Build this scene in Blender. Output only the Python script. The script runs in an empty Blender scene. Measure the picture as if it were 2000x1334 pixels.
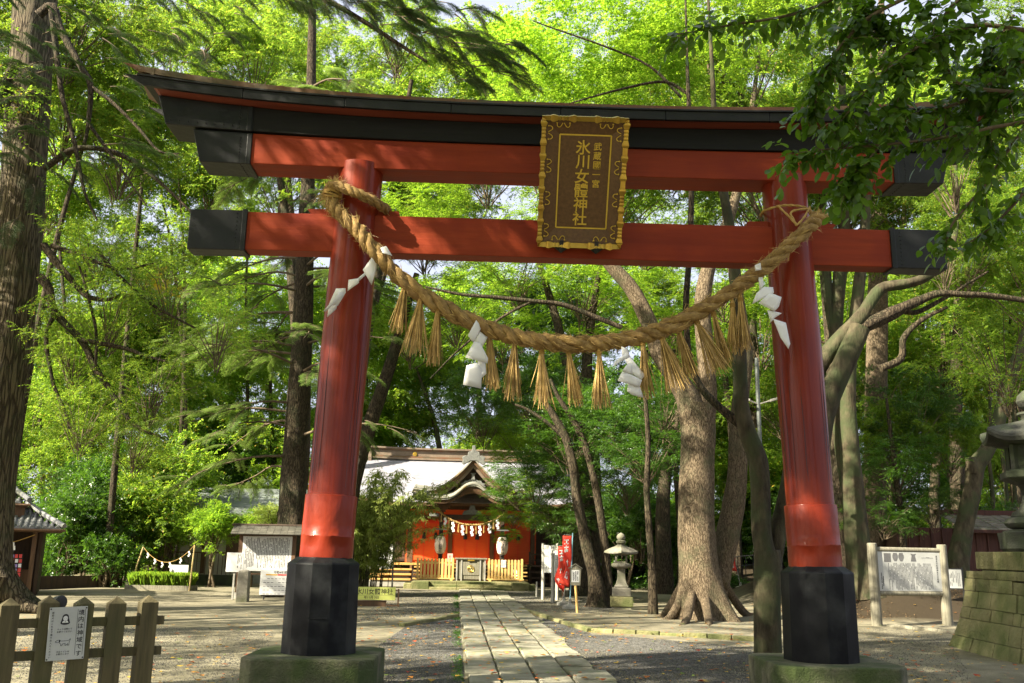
import bpy, math, random
import numpy as np
from mathutils import Vector, Matrix, Euler
PI = math.pi
R = math.radians
scene = bpy.context.scene
COL = scene.collection

# ---------------------------------------------------------------- camera
FPX, PITCH, ROLL = 1800.0, R(12.83), R(1.07)
CAM = Vector((0, -10.5, 1.5))
_f = Vector((0, math.cos(PITCH), math.sin(PITCH)))
_u0 = Vector((0, -math.sin(PITCH), math.cos(PITCH)))
_r0 = Vector((1, 0, 0))
_r = _r0 * math.cos(ROLL) + _u0 * math.sin(ROLL)
_u = -_r0 * math.sin(ROLL) + _u0 * math.cos(ROLL)
cam_d = bpy.data.cameras.new('camera')
cam_d.sensor_width = 36
cam_d.lens = 36 * FPX / 2000
cam_d.clip_start = 0.05
cam_d.clip_end = 1000
cam_o = bpy.data.objects.new('camera', cam_d)
COL.objects.link(cam_o)
cam_o.matrix_world = Matrix(((_r.x, _u.x, -_f.x, CAM.x), (_r.y, _u.y, -_f.y, CAM.y), (_r.z, _u.z, -_f.z, CAM.z), (0, 0, 0, 1)))
scene.camera = cam_o

def at(px, py, Y):
    """world point seen at pixel (px,py) of the 2000x1334 photograph, on the plane y = Y"""
    d = _f + _r * ((px - 1000) / FPX) + _u * ((667 - py) / FPX)
    return CAM + d * ((Y - CAM.y) / d.y)

def gp(px, py, z=0.0):
    d = _f + _r * ((px - 1000) / FPX) + _u * ((667 - py) / FPX)
    return CAM + d * ((z - CAM.z) / d.z)

# ---------------------------------------------------------------- light
SUN = Vector((-0.86, -0.51, 0.0)).normalized()
SUN_EL = R(36)
sunv = Vector((SUN.x * math.cos(SUN_EL), SUN.y * math.cos(SUN_EL), math.sin(SUN_EL)))
world = bpy.data.worlds.new('World')
scene.world = world
world.use_nodes = True
wn = world.node_tree
wn.nodes.clear()
sky = wn.nodes.new('ShaderNodeTexSky')
sky.sky_type = 'NISHITA'
sky.sun_disc = False
sky.sun_elevation = SUN_EL
sky.sun_rotation = math.atan2(SUN.x, SUN.y)
sky.air_density = 0.7
sky.dust_density = 6.0
sky.ozone_density = 1.0
bg = wn.nodes.new('ShaderNodeBackground')
bg.inputs['Strength'].default_value = 0.064
wo = wn.nodes.new('ShaderNodeOutputWorld')
veil = wn.nodes.new('ShaderNodeMix')       # thin bright autumn veil over the whole sky
veil.data_type = 'RGBA'
veil.inputs[0].default_value = 0.62
veil.inputs[7].default_value = (4.6, 4.75, 5.6, 1)
wn.links.new(sky.outputs[0], veil.inputs[6])
wn.links.new(veil.outputs[2], bg.inputs[0])
wn.links.new(bg.outputs[0], wo.inputs[0])
sl = bpy.data.lights.new('sun', 'SUN')
sl.energy = 5.0
sl.angle = R(0.55)
sl.color = (1.0, 0.90, 0.71)
so = bpy.data.objects.new('sun', sl)
COL.objects.link(so)
so.rotation_euler = sunv.to_track_quat('Z', 'Y').to_euler()
so.location = (-20, -20, 30)
vs = scene.view_settings
vs.view_transform = 'Standard'
vs.look = 'None'
vs.exposure = 2.1
vs.gamma = 1.0
vs.use_curve_mapping = False
cy = scene.cycles
cy.max_bounces = 9
cy.diffuse_bounces = 4
cy.glossy_bounces = 3
cy.transmission_bounces = 4
cy.transparent_max_bounces = 6
cy.use_denoising = True
cy.caustics_reflective = False
cy.caustics_refractive = False
cy.sample_clamp_indirect = 8
# ---------------------------------------------------------------- mesh helpers
rnd = random.Random(7)

class MB:
    def __init__(s):
        s.v, s.f, s.m = [], [], []
        s.mi = 0
    def add(s, vs, fs):
        o = len(s.v)
        s.v += [tuple(p) for p in vs]
        s.f += [tuple(i + o for i in f) for f in fs]
        s.m += [s.mi] * len(fs)
        return s
    def box(s, c, d, rot=None, taper=1.0):
        x, y, z = d[0] / 2, d[1] / 2, d[2] / 2
        P = [Vector((sx * x * (taper if sz > 0 else 1), sy * y * (taper if sz > 0 else 1), sz * z)) for sz in (-1, 1) for sx, sy in ((-1, -1), (1, -1), (1, 1), (-1, 1))]
        if rot is not None:
            M = rot if isinstance(rot, Matrix) else Euler(rot).to_matrix()
            P = [M @ p for p in P]
        c = Vector(c)
        return s.add([p + c for p in P], [(3, 2, 1, 0), (4, 5, 6, 7), (0, 1, 5, 4), (1, 2, 6, 5), (2, 3, 7, 6), (3, 0, 4, 7)])
    def b2(s, lo, hi):
        return s.box([(a + b) / 2 for a, b in zip(lo, hi)], [abs(b - a) for a, b in zip(lo, hi)])
    def tube(s, pts, rad, n=8, cap=True, fn=None):
        pts = [Vector(p) for p in pts]
        if not hasattr(rad, '__len__'):
            rad = [rad] * len(pts)
        up = None
        vs = []
        for i, p in enumerate(pts):
            t = (pts[min(i + 1, len(pts) - 1)] - pts[max(i - 1, 0)])
            t = t.normalized() if t.length > 1e-9 else Vector((0, 0, 1))
            if up is None:
                up = Vector((0, 1, 0)) if abs(t.y) < 0.9 else Vector((1, 0, 0))
            a = (up - t * up.dot(t)).normalized()
            up = a
            b = t.cross(a)
            for k in range(n):
                th = 2 * PI * k / n
                r = rad[i] * (fn(i, k, th) if fn else 1)
                vs.append(p + a * (math.cos(th) * r) + b * (math.sin(th) * r))
        fs = []
        for i in range(len(pts) - 1):
            for k in range(n):
                k2 = (k + 1) % n
                fs.append((i * n + k, i * n + k2, (i + 1) * n + k2, (i + 1) * n + k))
        if cap:
            fs.append(tuple(range(n - 1, -1, -1)))
            fs.append(tuple((len(pts) - 1) * n + k for k in range(n)))
        return s.add(vs, fs)
    def bar(s, a, b, w, d=None):
        """rectangular bar from a to b"""
        a, b = Vector(a), Vector(b)
        t = (b - a)
        L = t.length
        q = t.to_track_quat('Z', 'Y').to_matrix()
        return s.box((a + b) / 2, (w, d or w, L), q)
    def lathe(s, prof, n=24, c=(0, 0, 0), fn=None, rot=0.0):
        c = Vector(c)
        vs = []
        for i, (r, z) in enumerate(prof):
            for k in range(n):
                th = 2 * PI * k / n + rot
                rr, zz = (r, z) if fn is None else fn(i, k, th, r, z)
                vs.append(c + Vector((math.cos(th) * rr, math.sin(th) * rr, zz)))
        fs = []
        for i in range(len(prof) - 1):
            for k in range(n):
                k2 = (k + 1) % n
                fs.append((i * n + k, i * n + k2, (i + 1) * n + k2, (i + 1) * n + k))
        fs.append(tuple(range(n - 1, -1, -1)))
        fs.append(tuple((len(prof) - 1) * n + k for k in range(n)))
        return s.add(vs, fs)
    def prism(s, poly, off):
        """polygon (3d points) extruded along the vector off"""
        off = Vector(off)
        n = len(poly)
        A = [Vector(p) for p in poly]
        return s.add(A + [p + off for p in A], [tuple(range(n - 1, -1, -1)), tuple(range(n, 2 * n))] + [(i, (i + 1) % n, (i + 1) % n + n, i + n) for i in range(n)])
    def sweep(s, ts, sec):
        """sec(t) -> list of points of a closed section"""
        S = [sec(t) for t in ts]
        n = len(S[0])
        vs = [p for q in S for p in q]
        fs = []
        for i in range(len(S) - 1):
            for k in range(n):
                k2 = (k + 1) % n
                fs.append((i * n + k, i * n + k2, (i + 1) * n + k2, (i + 1) * n + k))
        fs.append(tuple(range(n - 1, -1, -1)))
        fs.append(tuple((len(S) - 1) * n + k for k in range(n)))
        return s.add(vs, fs)
    def ball(s, c, r, n=10, m=6, sq=1.0):
        pr = [(max(r * math.sin(PI * i / m), 1e-4), -r * sq * math.cos(PI * i / m)) for i in range(m + 1)]
        return s.lathe(pr, n, c)
    def build(s, name, mat, parent=None, smooth=False, bevel=0.0, org=None, ang=40):
        me = bpy.data.meshes.new(name)
        v = s.v if org is None else [(p[0] - org[0], p[1] - org[1], p[2] - org[2]) for p in s.v]
        me.from_pydata(v, [], s.f)
        mats = mat if isinstance(mat, (list, tuple)) else [mat]
        for m in mats:
            me.materials.append(m)
        if len(mats) > 1:
            me.polygons.foreach_set('material_index', s.m)
        me.update()
        fix_normals(me)
        if smooth:
            me.polygons.foreach_set('use_smooth', [True] * len(me.polygons))
            me.set_sharp_from_angle(angle=R(ang))
        o = bpy.data.objects.new(name, me)
        COL.objects.link(o)
        if parent is not None:
            o.parent = parent
        if bevel > 0:
            b = o.modifiers.new('bevel', 'BEVEL')
            b.width = bevel
            b.segments = 2
            b.limit_method = 'ANGLE'
            b.angle_limit = R(35)
        return o

import bmesh
def fix_normals(me):
    if len(me.polygons) > 60000:
        return
    bm = bmesh.new()
    bm.from_mesh(me)
    bmesh.ops.recalc_face_normals(bm, faces=bm.faces)
    bm.to_mesh(me)
    bm.free()

def tag(o, label=None, cat=None, group=None, kind=None):
    if label: o['label'] = label
    if cat: o['category'] = cat
    if group: o['group'] = group
    if kind: o['kind'] = kind
    return o

def thing(name, loc, label, cat, group=None, rz=0.0):
    o = bpy.data.objects.new(name, None)
    COL.objects.link(o)
    o.empty_display_size = 0.1
    o.location = loc
    o.rotation_euler = (0, 0, rz)
    return tag(o, label, cat, group)

def copy_tree(o, parent=None):
    c = o.copy()
    COL.objects.link(c)
    c.parent = parent
    for ch in o.children:
        copy_tree(ch, c)
    return c

def mesh_np(name, verts, faces, mat, parent=None, loc=None, kind=None, smooth=False):
    """verts (n,3) array, faces (m,k) array, all k-gons"""
    me = bpy.data.meshes.new(name)
    n, (m, k) = len(verts), faces.shape
    me.vertices.add(n)
    me.vertices.foreach_set('co', np.ascontiguousarray(verts, dtype=np.float32).ravel())
    me.loops.add(m * k)
    me.loops.foreach_set('vertex_index', np.ascontiguousarray(faces, dtype=np.int32).ravel())
    me.polygons.add(m)
    me.polygons.foreach_set('loop_start', np.arange(0, m * k, k, dtype=np.int32))
    me.polygons.foreach_set('loop_total', np.full(m, k, dtype=np.int32))
    if smooth:
        me.polygons.foreach_set('use_smooth', np.ones(m, dtype=bool))
    me.update(calc_edges=True)
    me.materials.append(mat)
    o = bpy.data.objects.new(name, me)
    COL.objects.link(o)
    if parent is not None: o.parent = parent
    if loc is not None: o.location = loc
    if kind: o['kind'] = kind
    return o

def glyphs(text, size, extrude=0.0):
    """mesh of one run of letters in the xy plane, centred -> (verts, faces)"""
    cu = bpy.data.curves.new('lettering', 'FONT')
    cu.body = text
    cu.size = size
    cu.align_x = 'CENTER'
    cu.align_y = 'CENTER'
    cu.extrude = extrude
    cu.resolution_u = 2
    cu.offset = size * .012
    ob = bpy.data.objects.new('lettering', cu)
    COL.objects.link(ob)
    dg = bpy.context.evaluated_depsgraph_get()
    me = bpy.data.meshes.new_from_object(ob.evaluated_get(dg))
    vs = [v.co.copy() for v in me.vertices]
    fs = [tuple(p.vertices) for p in me.polygons]
    bpy.data.objects.remove(ob)
    bpy.data.curves.remove(cu)
    bpy.data.meshes.remove(me)
    if vs:
        cx = (min(v.x for v in vs) + max(v.x for v in vs)) / 2
        cyy = (min(v.y for v in vs) + max(v.y for v in vs)) / 2
        vs = [Vector((v.x - cx, v.y - cyy, v.z)) for v in vs]
    return vs, fs

def put_text(mb, text, size, o, ex, ey, extrude=0.0, weight=1.0):
    """a run of letters at o with x axis ex and y axis ey"""
    ex, ey = Vector(ex).normalized(), Vector(ey).normalized()
    en = ex.cross(ey)
    vs, fs = glyphs(text, size, extrude)
    mb.add([Vector(o) + ex * v.x * weight + ey * v.y + en * v.z for v in vs], fs)

def put_column(mb, text, size, o, ex, ey, step=None, extrude=0.0):
    """vertical writing: one letter under the other, starting at o"""
    ex, ey = Vector(ex).normalized(), Vector(ey).normalized()
    step = step or size * 1.02
    for i, ch in enumerate(text):
        put_text(mb, ch, size, Vector(o) - ey * (i * step), ex, ey, extrude)

def fine_print(mb, o, ex, ey, cols, height, pitch, seed, w=0.68, gap=0.08):
    """columns of illegible tiny marks (upright running lines of print)"""
    q = random.Random(seed)
    ex, ey = Vector(ex).normalized(), Vector(ey).normalized()
    for c in range(cols):
        y = 0.0 if q.random() > .25 else pitch * q.randint(1, 2)
        end = height * (1 if q.random() > .3 else q.uniform(.45, .95))
        x = c * pitch
        while y < end:
            h = pitch * q.uniform(.4, .85)
            ww = pitch * w * q.uniform(.6, 1)
            if q.random() > gap:
                a = Vector(o) + ex * (x - ww / 2) - ey * y
                t = pitch * .24
                mb.add([a, a + ex * ww, a + ex * ww - ey * t, a - ey * t], [(3, 2, 1, 0)])
                b = a + ex * (ww * q.uniform(.2, .7))
                mb.add([b, b + ex * t, b + ex * t - ey * h, b - ey * h], [(3, 2, 1, 0)]) 
                a2 = a - ey * (h * .8)
                mb.add([a2, a2 + ex * ww, a2 + ex * ww - ey * t, a2 - ey * t], [(3, 2, 1, 0)])
            y += h + pitch * .28
# ---------------------------------------------------------------- materials
def nodes_of(name):
    m = bpy.data.materials.new(name)
    m.use_nodes = True
    nt = m.node_tree
    nt.nodes.clear()
    out = nt.nodes.new('ShaderNodeOutputMaterial')
    return m, nt, out

def N(nt, t, **kw):
    n = nt.nodes.new(t)
    for k, v in kw.items():
        if k in n.inputs.keys() if isinstance(k, str) else False:
            n.inputs[k].default_value = v
        else:
            setattr(n, k, v)
    return n

def ramp(nt, stops, src=None):
    n = nt.nodes.new('ShaderNodeValToRGB')
    e = n.color_ramp.elements
    while len(e) < len(stops): e.new(0.5)
    for x, (p, c) in zip(e, stops):
        x.position = p
        x.color = (*c, 1) if len(c) == 3 else c
    if src is not None: nt.links.new(src, n.inputs[0])
    return n

def surf(name, c1, c2, scale=4.0, stretch=(1, 1, 1), rough=0.7, bump=0.25, bdist=0.01, c3=None, coat=0.0, spec=0.4, metal=0.0, detail=6.0, fine=30.0, wear=None, island=0.0, lo=.35, hi=.65, tex='noise'):
    """weathered surface: two-colour noise (stretched along the grain), fine bump, optional third colour as worn patches"""
    m, nt, out = nodes_of(name)
    L = nt.links.new
    tc = N(nt, 'ShaderNodeTexCoord')
    mp = N(nt, 'ShaderNodeMapping')
    mp.inputs['Scale'].default_value = stretch
    L(tc.outputs['Object'], mp.inputs[0])
    n1 = N(nt, 'ShaderNodeTexNoise')
    n1.inputs['Scale'].default_value = scale
    n1.inputs['Detail'].default_value = detail
    n1.inputs['Roughness'].default_value = 0.65
    L(mp.outputs[0], n1.inputs[0])
    r1 = ramp(nt, [(lo, c1), (hi, c2)], n1.outputs[0])
    col = r1.outputs[0]
    if c3 is not None:
        n2 = N(nt, 'ShaderNodeTexNoise')
        n2.inputs['Scale'].default_value = scale * 0.45
        n2.inputs['Detail'].default_value = 8
        L(tc.outputs['Object'], n2.inputs[0])
        w = wear or (0.52, 0.68)
        r2 = ramp(nt, [(w[0], (0, 0, 0)), (w[1], (1, 1, 1))], n2.outputs[0])
        mx = N(nt, 'ShaderNodeMix', data_type='RGBA')
        L(r2.outputs[0], mx.inputs[0])
        L(col, mx.inputs[6])
        mx.inputs[7].default_value = (*c3, 1)
        col = mx.outputs[2]
    if island > 0:
        ge = N(nt, 'ShaderNodeNewGeometry')
        oi = N(nt, 'ShaderNodeObjectInfo')
        ad = N(nt, 'ShaderNodeMath', operation='ADD')
        L(ge.outputs['Random Per Island'], ad.inputs[0])
        L(oi.outputs['Random'], ad.inputs[1])
        fr = N(nt, 'ShaderNodeMath', operation='FRACT')
        L(ad.outputs[0], fr.inputs[0])
        mr = N(nt, 'ShaderNodeMapRange')
        mr.inputs[3].default_value = 1 - island
        mr.inputs[4].default_value = 1 + island
        L(fr.outputs[0], mr.inputs[0])
        hs = N(nt, 'ShaderNodeHueSaturation')
        L(mr.outputs[0], hs.inputs['Value'])
        L(col, hs.inputs['Color'])
        col = hs.outputs[0]
    b = N(nt, 'ShaderNodeBsdfPrincipled')
    L(col, b.inputs['Base Color'])
    b.inputs['Metallic'].default_value = metal
    b.inputs['Specular IOR Level'].default_value = spec
    b.inputs['Coat Weight'].default_value = coat
    b.inputs['Coat Roughness'].default_value = 0.12
    rr = N(nt, 'ShaderNodeMapRange')
    rr.inputs[3].default_value = max(rough - .12, .03)
    rr.inputs[4].default_value = min(rough + .12, 1)
    L(n1.outputs[0], rr.inputs[0])
    L(rr.outputs[0], b.inputs['Roughness'])
    n3 = N(nt, 'ShaderNodeTexNoise')
    n3.inputs['Scale'].default_value = fine
    n3.inputs['Detail'].default_value = 5
    L(mp.outputs[0], n3.inputs[0])
    ad2 = N(nt, 'ShaderNodeMath', operation='MULTIPLY_ADD')
    L(n3.outputs[0], ad2.inputs[0])
    ad2.inputs[1].default_value = 0.5
    L(n1.outputs[0], ad2.inputs[2])
    bp = N(nt, 'ShaderNodeBump')
    bp.inputs['Strength'].default_value = bump
    bp.inputs['Distance'].default_value = bdist
    L(ad2.outputs[0], bp.inputs['Height'])
    L(bp.outputs[0], b.inputs['Normal'])
    L(b.outputs[0], out.inputs[0])
    return m

def bark(name, c1, c2, c3=None, ridge=9.0, zs=0.13, dist=0.05, strength=1.0):
    m, nt, out = nodes_of(name)
    L = nt.links.new
    tc = N(nt, 'ShaderNodeTexCoord')
    mp = N(nt, 'ShaderNodeMapping')
    mp.inputs['Scale'].default_value = (1, 1, zs)
    L(tc.outputs['Object'], mp.inputs[0])
    nw = N(nt, 'ShaderNodeTexNoise')
    nw.inputs['Scale'].default_value = ridge * .7
    nw.inputs['Detail'].default_value = 3
    L(mp.outputs[0], nw.inputs[0])
    mxv = N(nt, 'ShaderNodeMix', data_type='RGBA')
    mxv.inputs[0].default_value = 0.12
    L(mp.outputs[0], mxv.inputs[6])
    L(nw.outputs[1], mxv.inputs[7])
    vo = N(nt, 'ShaderNodeTexVoronoi', feature='DISTANCE_TO_EDGE')
    vo.inputs['Scale'].default_value = ridge
    L(mxv.outputs[2], vo.inputs[0])
    r1 = ramp(nt, [(0.0, (0, 0, 0)), (0.16, (1, 1, 1))], vo.outputs[0])
    n1 = N(nt, 'ShaderNodeTexNoise')
    n1.inputs['Scale'].default_value = ridge * 2.5
    n1.inputs['Detail'].default_value = 8
    n1.inputs['Roughness'].default_value = .7
    L(mp.outputs[0], n1.inputs[0])
    h = N(nt, 'ShaderNodeMath', operation='MULTIPLY_ADD')
    L(n1.outputs[0], h.inputs[0])
    h.inputs[1].default_value = 0.8
    L(r1.outputs[0], h.inputs[2])
    cr = ramp(nt, [(0.25, tuple(x * .35 for x in c1)), (0.75, c1), (1.45, c2)], None)
    mr = N(nt, 'ShaderNodeMapRange')
    mr.inputs[1].default_value = 0.2
    mr.inputs[2].default_value = 1.6
    L(h.outputs[0], mr.inputs[0])
    cr.color_ramp.elements[0].position = 0.0
    cr.color_ramp.elements[1].position = 0.45
    cr.color_ramp.elements[2].position = 0.95
    L(mr.outputs[0], cr.inputs[0])
    col = cr.outputs[0]
    if c3 is not None:
        n2 = N(nt, 'ShaderNodeTexNoise')
        n2.inputs['Scale'].default_value = 1.3
        n2.inputs['Detail'].default_value = 9
        n2.inputs['Roughness'].default_value = .7
        L(tc.outputs['Object'], n2.inputs[0])
        r2 = ramp(nt, [(.5, (0, 0, 0)), (.66, (.8, .8, .8))], n2.outputs[0])
        mx = N(nt, 'ShaderNodeMix', data_type='RGBA')
        L(r2.outputs[0], mx.inputs[0])
        L(col, mx.inputs[6])
        mx.inputs[7].default_value = (*c3, 1)
        col = mx.outputs[2]
    b = N(nt, 'ShaderNodeBsdfPrincipled')
    L(col, b.inputs['Base Color'])
    b.inputs['Roughness'].default_value = .9
    b.inputs['Specular IOR Level'].default_value = .2
    bp = N(nt, 'ShaderNodeBump')
    bp.inputs['Strength'].default_value = strength
    bp.inputs['Distance'].default_value = dist
    L(h.outputs[0], bp.inputs['Height'])
    L(bp.outputs[0], b.inputs['Normal'])
    L(b.outputs[0], out.inputs[0])
    return m

def leafmat(name, c1, c2, t1, t2, trans=0.45, gloss=0.4, rough=.4, odd=None, oddp=.97):
    """leaf: per-leaf colour between c1 and c2, light shining through in t1..t2"""
    m, nt, out = nodes_of(name)
    L = nt.links.new
    ge = N(nt, 'ShaderNodeNewGeometry')
    oi = N(nt, 'ShaderNodeObjectInfo')
    ad = N(nt, 'ShaderNodeMath', operation='ADD')
    L(ge.outputs['Random Per Island'], ad.inputs[0])
    L(oi.outputs['Random'], ad.inputs[1])
    fr = N(nt, 'ShaderNodeMath', operation='FRACT')
    L(ad.outputs[0], fr.inputs[0])
    st = [(0, c1), (.9, c2)]
    st2 = [(0, t1), (.9, t2)]
    if odd:
        st += [(oddp, c2), (oddp + .005, odd)]
        st2 += [(oddp, t2), (oddp + .005, odd)]
    r1 = ramp(nt, st, fr.outputs[0])
    r2 = ramp(nt, st2, fr.outputs[0])
    hv = []
    for r in (r1, r2):
        mr = N(nt, 'ShaderNodeMapRange')
        mr.inputs[3].default_value = .78
        mr.inputs[4].default_value = 1.22
        L(oi.outputs['Random'], mr.inputs[0])
        hs = N(nt, 'ShaderNodeHueSaturation')
        L(mr.outputs[0], hs.inputs['Value'])
        L(r.outputs[0], hs.inputs['Color'])
        hv.append(hs)
    b = N(nt, 'ShaderNodeBsdfPrincipled')
    L(hv[0].outputs[0], b.inputs['Base Color'])
    b.inputs['Roughness'].default_value = rough
    b.inputs['Specular IOR Level'].default_value = gloss
    t = N(nt, 'ShaderNodeBsdfTranslucent')
    L(hv[1].outputs[0], t.inputs[0])
    mx = N(nt, 'ShaderNodeMixShader')
    mx.inputs[0].default_value = trans
    L(b.outputs[0], mx.inputs[1])
    L(t.outputs[0], mx.inputs[2])
    L(mx.outputs[0], out.inputs[0])
    return m

M = {}
M['red'] = surf('vermilion_paint', (.155, .015, .004), (.22, .025, .006), 2.2, (3, 3, .22), rough=.5, bump=.5, bdist=.007, c3=(.12, .010, .004), wear=(.46, .74), coat=.30, spec=.15, fine=14)
M['redbeam'] = surf('vermilion_beam_paint', (.195, .024, .006), (.27, .038, .009), 2.5, (.25, 3, 3), rough=.55, bump=.5, bdist=.008, c3=(.165, .016, .007), wear=(.50, .75), spec=.2, fine=16)
M['redmetal'] = surf('vermilion_sheet_metal', (.185, .019, .006), (.25, .029, .009), 1.6, (1, 1, .8), rough=.42, bump=.9, bdist=.035, coat=.18, spec=.2, c3=(.15, .013, .005), wear=(.5, .72), detail=2.0, fine=5)
M['black'] = surf('black_sheathing', (.007, .008, .009), (.014, .015, .016), 2.5, rough=.42, bump=.7, bdist=.014, spec=.3, fine=7, detail=3)
M['blackwood'] = surf('black_beam', (.006, .006, .006), (.012, .012, .012), 3, (.3, 3, 3), spec=.2, rough=.6, bump=.3, fine=20)
M['octo'] = surf('black_base_metal', (.0035, .004, .005), (.010, .011, .012), 5, (1, 1, .5), spec=.14, rough=.5, bump=.25, c3=(.035, .038, .038), wear=(.50, .74), fine=60)
M['copper'] = surf('weathered_copper', (.16, .06, .03), (.13, .10, .055), 2.5, rough=.55, bump=.3, metal=.3, c3=(.07, .075, .05))
M['soffit'] = surf('soffit_board', (.13, .025, .012), (.19, .04, .02), 3, (.3, 3, 3), rough=.7)
M['plinth'] = surf('mossy_plinth_stone', (.05, .05, .03), (.15, .145, .095), 5, rough=.95, bump=1.0, bdist=.03, c3=(.05, .072, .02), wear=(.40, .60), fine=50)
M['mossstone'] = surf('mossy_block_stone', (.16, .15, .065), (.26, .24, .115), 3, rough=.95, bump=1.0, bdist=.035, c3=(.10, .115, .038), wear=(.44, .62), fine=24, island=.16)
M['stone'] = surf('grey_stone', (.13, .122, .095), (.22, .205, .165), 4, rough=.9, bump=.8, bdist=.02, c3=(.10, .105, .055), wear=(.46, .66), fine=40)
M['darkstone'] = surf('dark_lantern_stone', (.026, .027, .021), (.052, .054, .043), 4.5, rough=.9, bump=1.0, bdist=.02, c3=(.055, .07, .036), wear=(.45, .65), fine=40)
M['paver'] = surf('paving_stone', (.19, .18, .132), (.285, .27, .205), 4, rough=.9, bump=1.0, bdist=.02, c3=(.13, .135, .07), wear=(.48, .70), fine=45, island=.13)
M['joint'] = surf('joint_soil', (.035, .035, .018), (.07, .065, .035), 12, rough=1, bump=.5)
M['gold'] = surf('gilded_metal', (.42, .26, .045), (.54, .36, .06), 6, rough=.34, bump=.2, metal=.7, c3=(.20, .10, .02), wear=(.62, .74), fine=30)
M['goldtext'] = surf('gilt_letter', (.68, .46, .06), (.78, .55, .09), 8, rough=.38, bump=.05, metal=.35)
M['plaquewood'] = surf('plaque_board', (.10, .05, .02), (.15, .08, .032), 4, (6, 6, .5), rough=.5, bump=.25, bdist=.004, fine=20)
M['iron'] = surf('black_iron', (.015, .015, .015), (.03, .03, .03), 8, rough=.5)
M['straw'] = surf('rice_straw', (.17, .098, .03), (.36, .235, .08), 12, (1, 1, 1), rough=.8, bump=.9, bdist=.012, island=.1, fine=80)
M['strawd'] = surf('rice_straw_tassel', (.30, .19, .055), (.58, .40, .14), 5, (1, 1, 1), rough=.6, bump=.1, island=.45, spec=.4)
M['cord'] = surf('straw_cord', (.33, .20, .05), (.45, .29, .08), 30, rough=.8, bump=.6, bdist=.004)
M['paper'] = surf('white_paper', (.72, .72, .70), (.8, .8, .78), 3, rough=.8, bump=.03)
M['oldwood'] = surf('weathered_fence_wood', (.06, .05, .022), (.115, .095, .046), 3, (8, 8, .6), rough=.9, bump=.7, bdist=.008, c3=(.055, .063, .022), wear=(.48, .66), fine=22, island=.12)
M['logwood'] = surf('grey_post_wood', (.13, .12, .085), (.25, .235, .175), 3, (9, 9, .5), rough=.9, bump=.8, bdist=.012, fine=22, island=.1)
M['boardroof'] = surf('grey_board_roof', (.055, .052, .04), (.095, .09, .07), 4, rough=.8, bump=.4, island=.15)
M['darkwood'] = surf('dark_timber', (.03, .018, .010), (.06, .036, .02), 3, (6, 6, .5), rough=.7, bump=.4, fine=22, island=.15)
M['brownwood'] = surf('brown_timber', (.075, .040, .02), (.13, .07, .034), 3, (6, 6, .5), rough=.65, bump=.35, fine=22, island=.1)
M['hutwood'] = surf('dark_red_hut_board', (.05, .020, .014), (.095, .04, .026), 3, (6, 6, .5), rough=.85, bump=.4, island=.25)
M['lightwood'] = surf('fresh_pine', (.52, .33, .10), (.66, .45, .17), 3, (7, 7, .6), rough=.55, bump=.2, island=.08)
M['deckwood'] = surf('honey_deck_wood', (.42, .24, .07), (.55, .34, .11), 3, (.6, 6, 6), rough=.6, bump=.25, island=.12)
M['orange'] = surf('orange_wall_paint', (.55, .24, .03), (.63, .30, .05), 2, rough=.6)
M['shrinered'] = surf('shrine_red_blind', (.60, .075, .012), (.68, .105, .018), 14, (.2, 1, 6), rough=.6, bump=.5, bdist=.006, fine=60)
M['tassel_red'] = surf('bright_red_cord', (.62, .03, .015), (.7, .05, .02), 10, rough=.6)
M['roofsheet'] = surf('pale_roof_shingle', (.25, .25, .29), (.35, .35, .395), 6, rough=.42, bump=.3, bdist=.01, island=.16, spec=.6)
M['roofedge'] = surf('bronze_roof_trim', (.12, .088, .062), (.19, .145, .105), 4, rough=.5, bump=.2)
M['porchroof'] = surf('porch_copper_roof', (.20, .20, .17), (.32, .31, .26), 4, rough=.45, bump=.3, c3=(.25, .18, .08), wear=(.5, .7))
M['carving'] = surf('grey_carving', (.10, .105, .10), (.19, .195, .18), 12, rough=.7, bump=.6, bdist=.02)
M['tile'] = surf('grey_roof_tile', (.11, .115, .12), (.22, .225, .225), 5, rough=.5, bump=.3, island=.2, c3=(.14, .15, .11))
M['greenroof'] = surf('grey_green_roof', (.13, .155, .14), (.19, .215, .20), 4, rough=.5, bump=.25, island=.1)
M['cream'] = surf('cream_render', (.34, .31, .23), (.42, .39, .30), 2, rough=.9, bump=.15)
M['steel'] = surf('grey_steel', (.10, .115, .105), (.15, .165, .155), 5, rough=.45, metal=.4, bump=.1)
M['white'] = surf('white_sign_panel', (.58, .58, .56), (.66, .66, .64), 2, rough=.4, bump=.03)
M['signgrey'] = surf('faded_sign_panel', (.36, .37, .35), (.47, .48, .455), 2, rough=.35, bump=.03, coat=.2)
M['yellow'] = surf('yellow_sign_panel', (.66, .70, .16), (.72, .76, .21), 2, rough=.5, bump=.03)
M['ink'] = surf('black_ink', (.012, .012, .014), (.02, .02, .024), 4, rough=.6, bump=0)
M['faint'] = surf('faded_ink', (.10, .10, .10), (.15, .15, .15), 4, rough=.6, bump=0)
M['redink'] = surf('red_print', (.5, .04, .03), (.55, .06, .04), 4, rough=.5, bump=0)
M['ochreink'] = surf('ochre_print', (.5, .3, .05), (.55, .33, .06), 4, rough=.5, bump=0)
M['banner'] = surf('red_banner_cloth', (.62, .035, .02), (.72, .06, .03), 3, rough=.75, bump=.2)
M['bluepole'] = surf('pale_blue_pole', (.25, .50, .58), (.3, .56, .64), 4, rough=.4)
M['lanternpaper'] = surf('lantern_paper', (.70, .58, .46), (.78, .66, .54), 4, (1, 1, 9), rough=.7, bump=.2)
M['concrete'] = surf('pale_concrete', (.24, .235, .205), (.33, .32, .28), 6, rough=.9, bump=.4)
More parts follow.
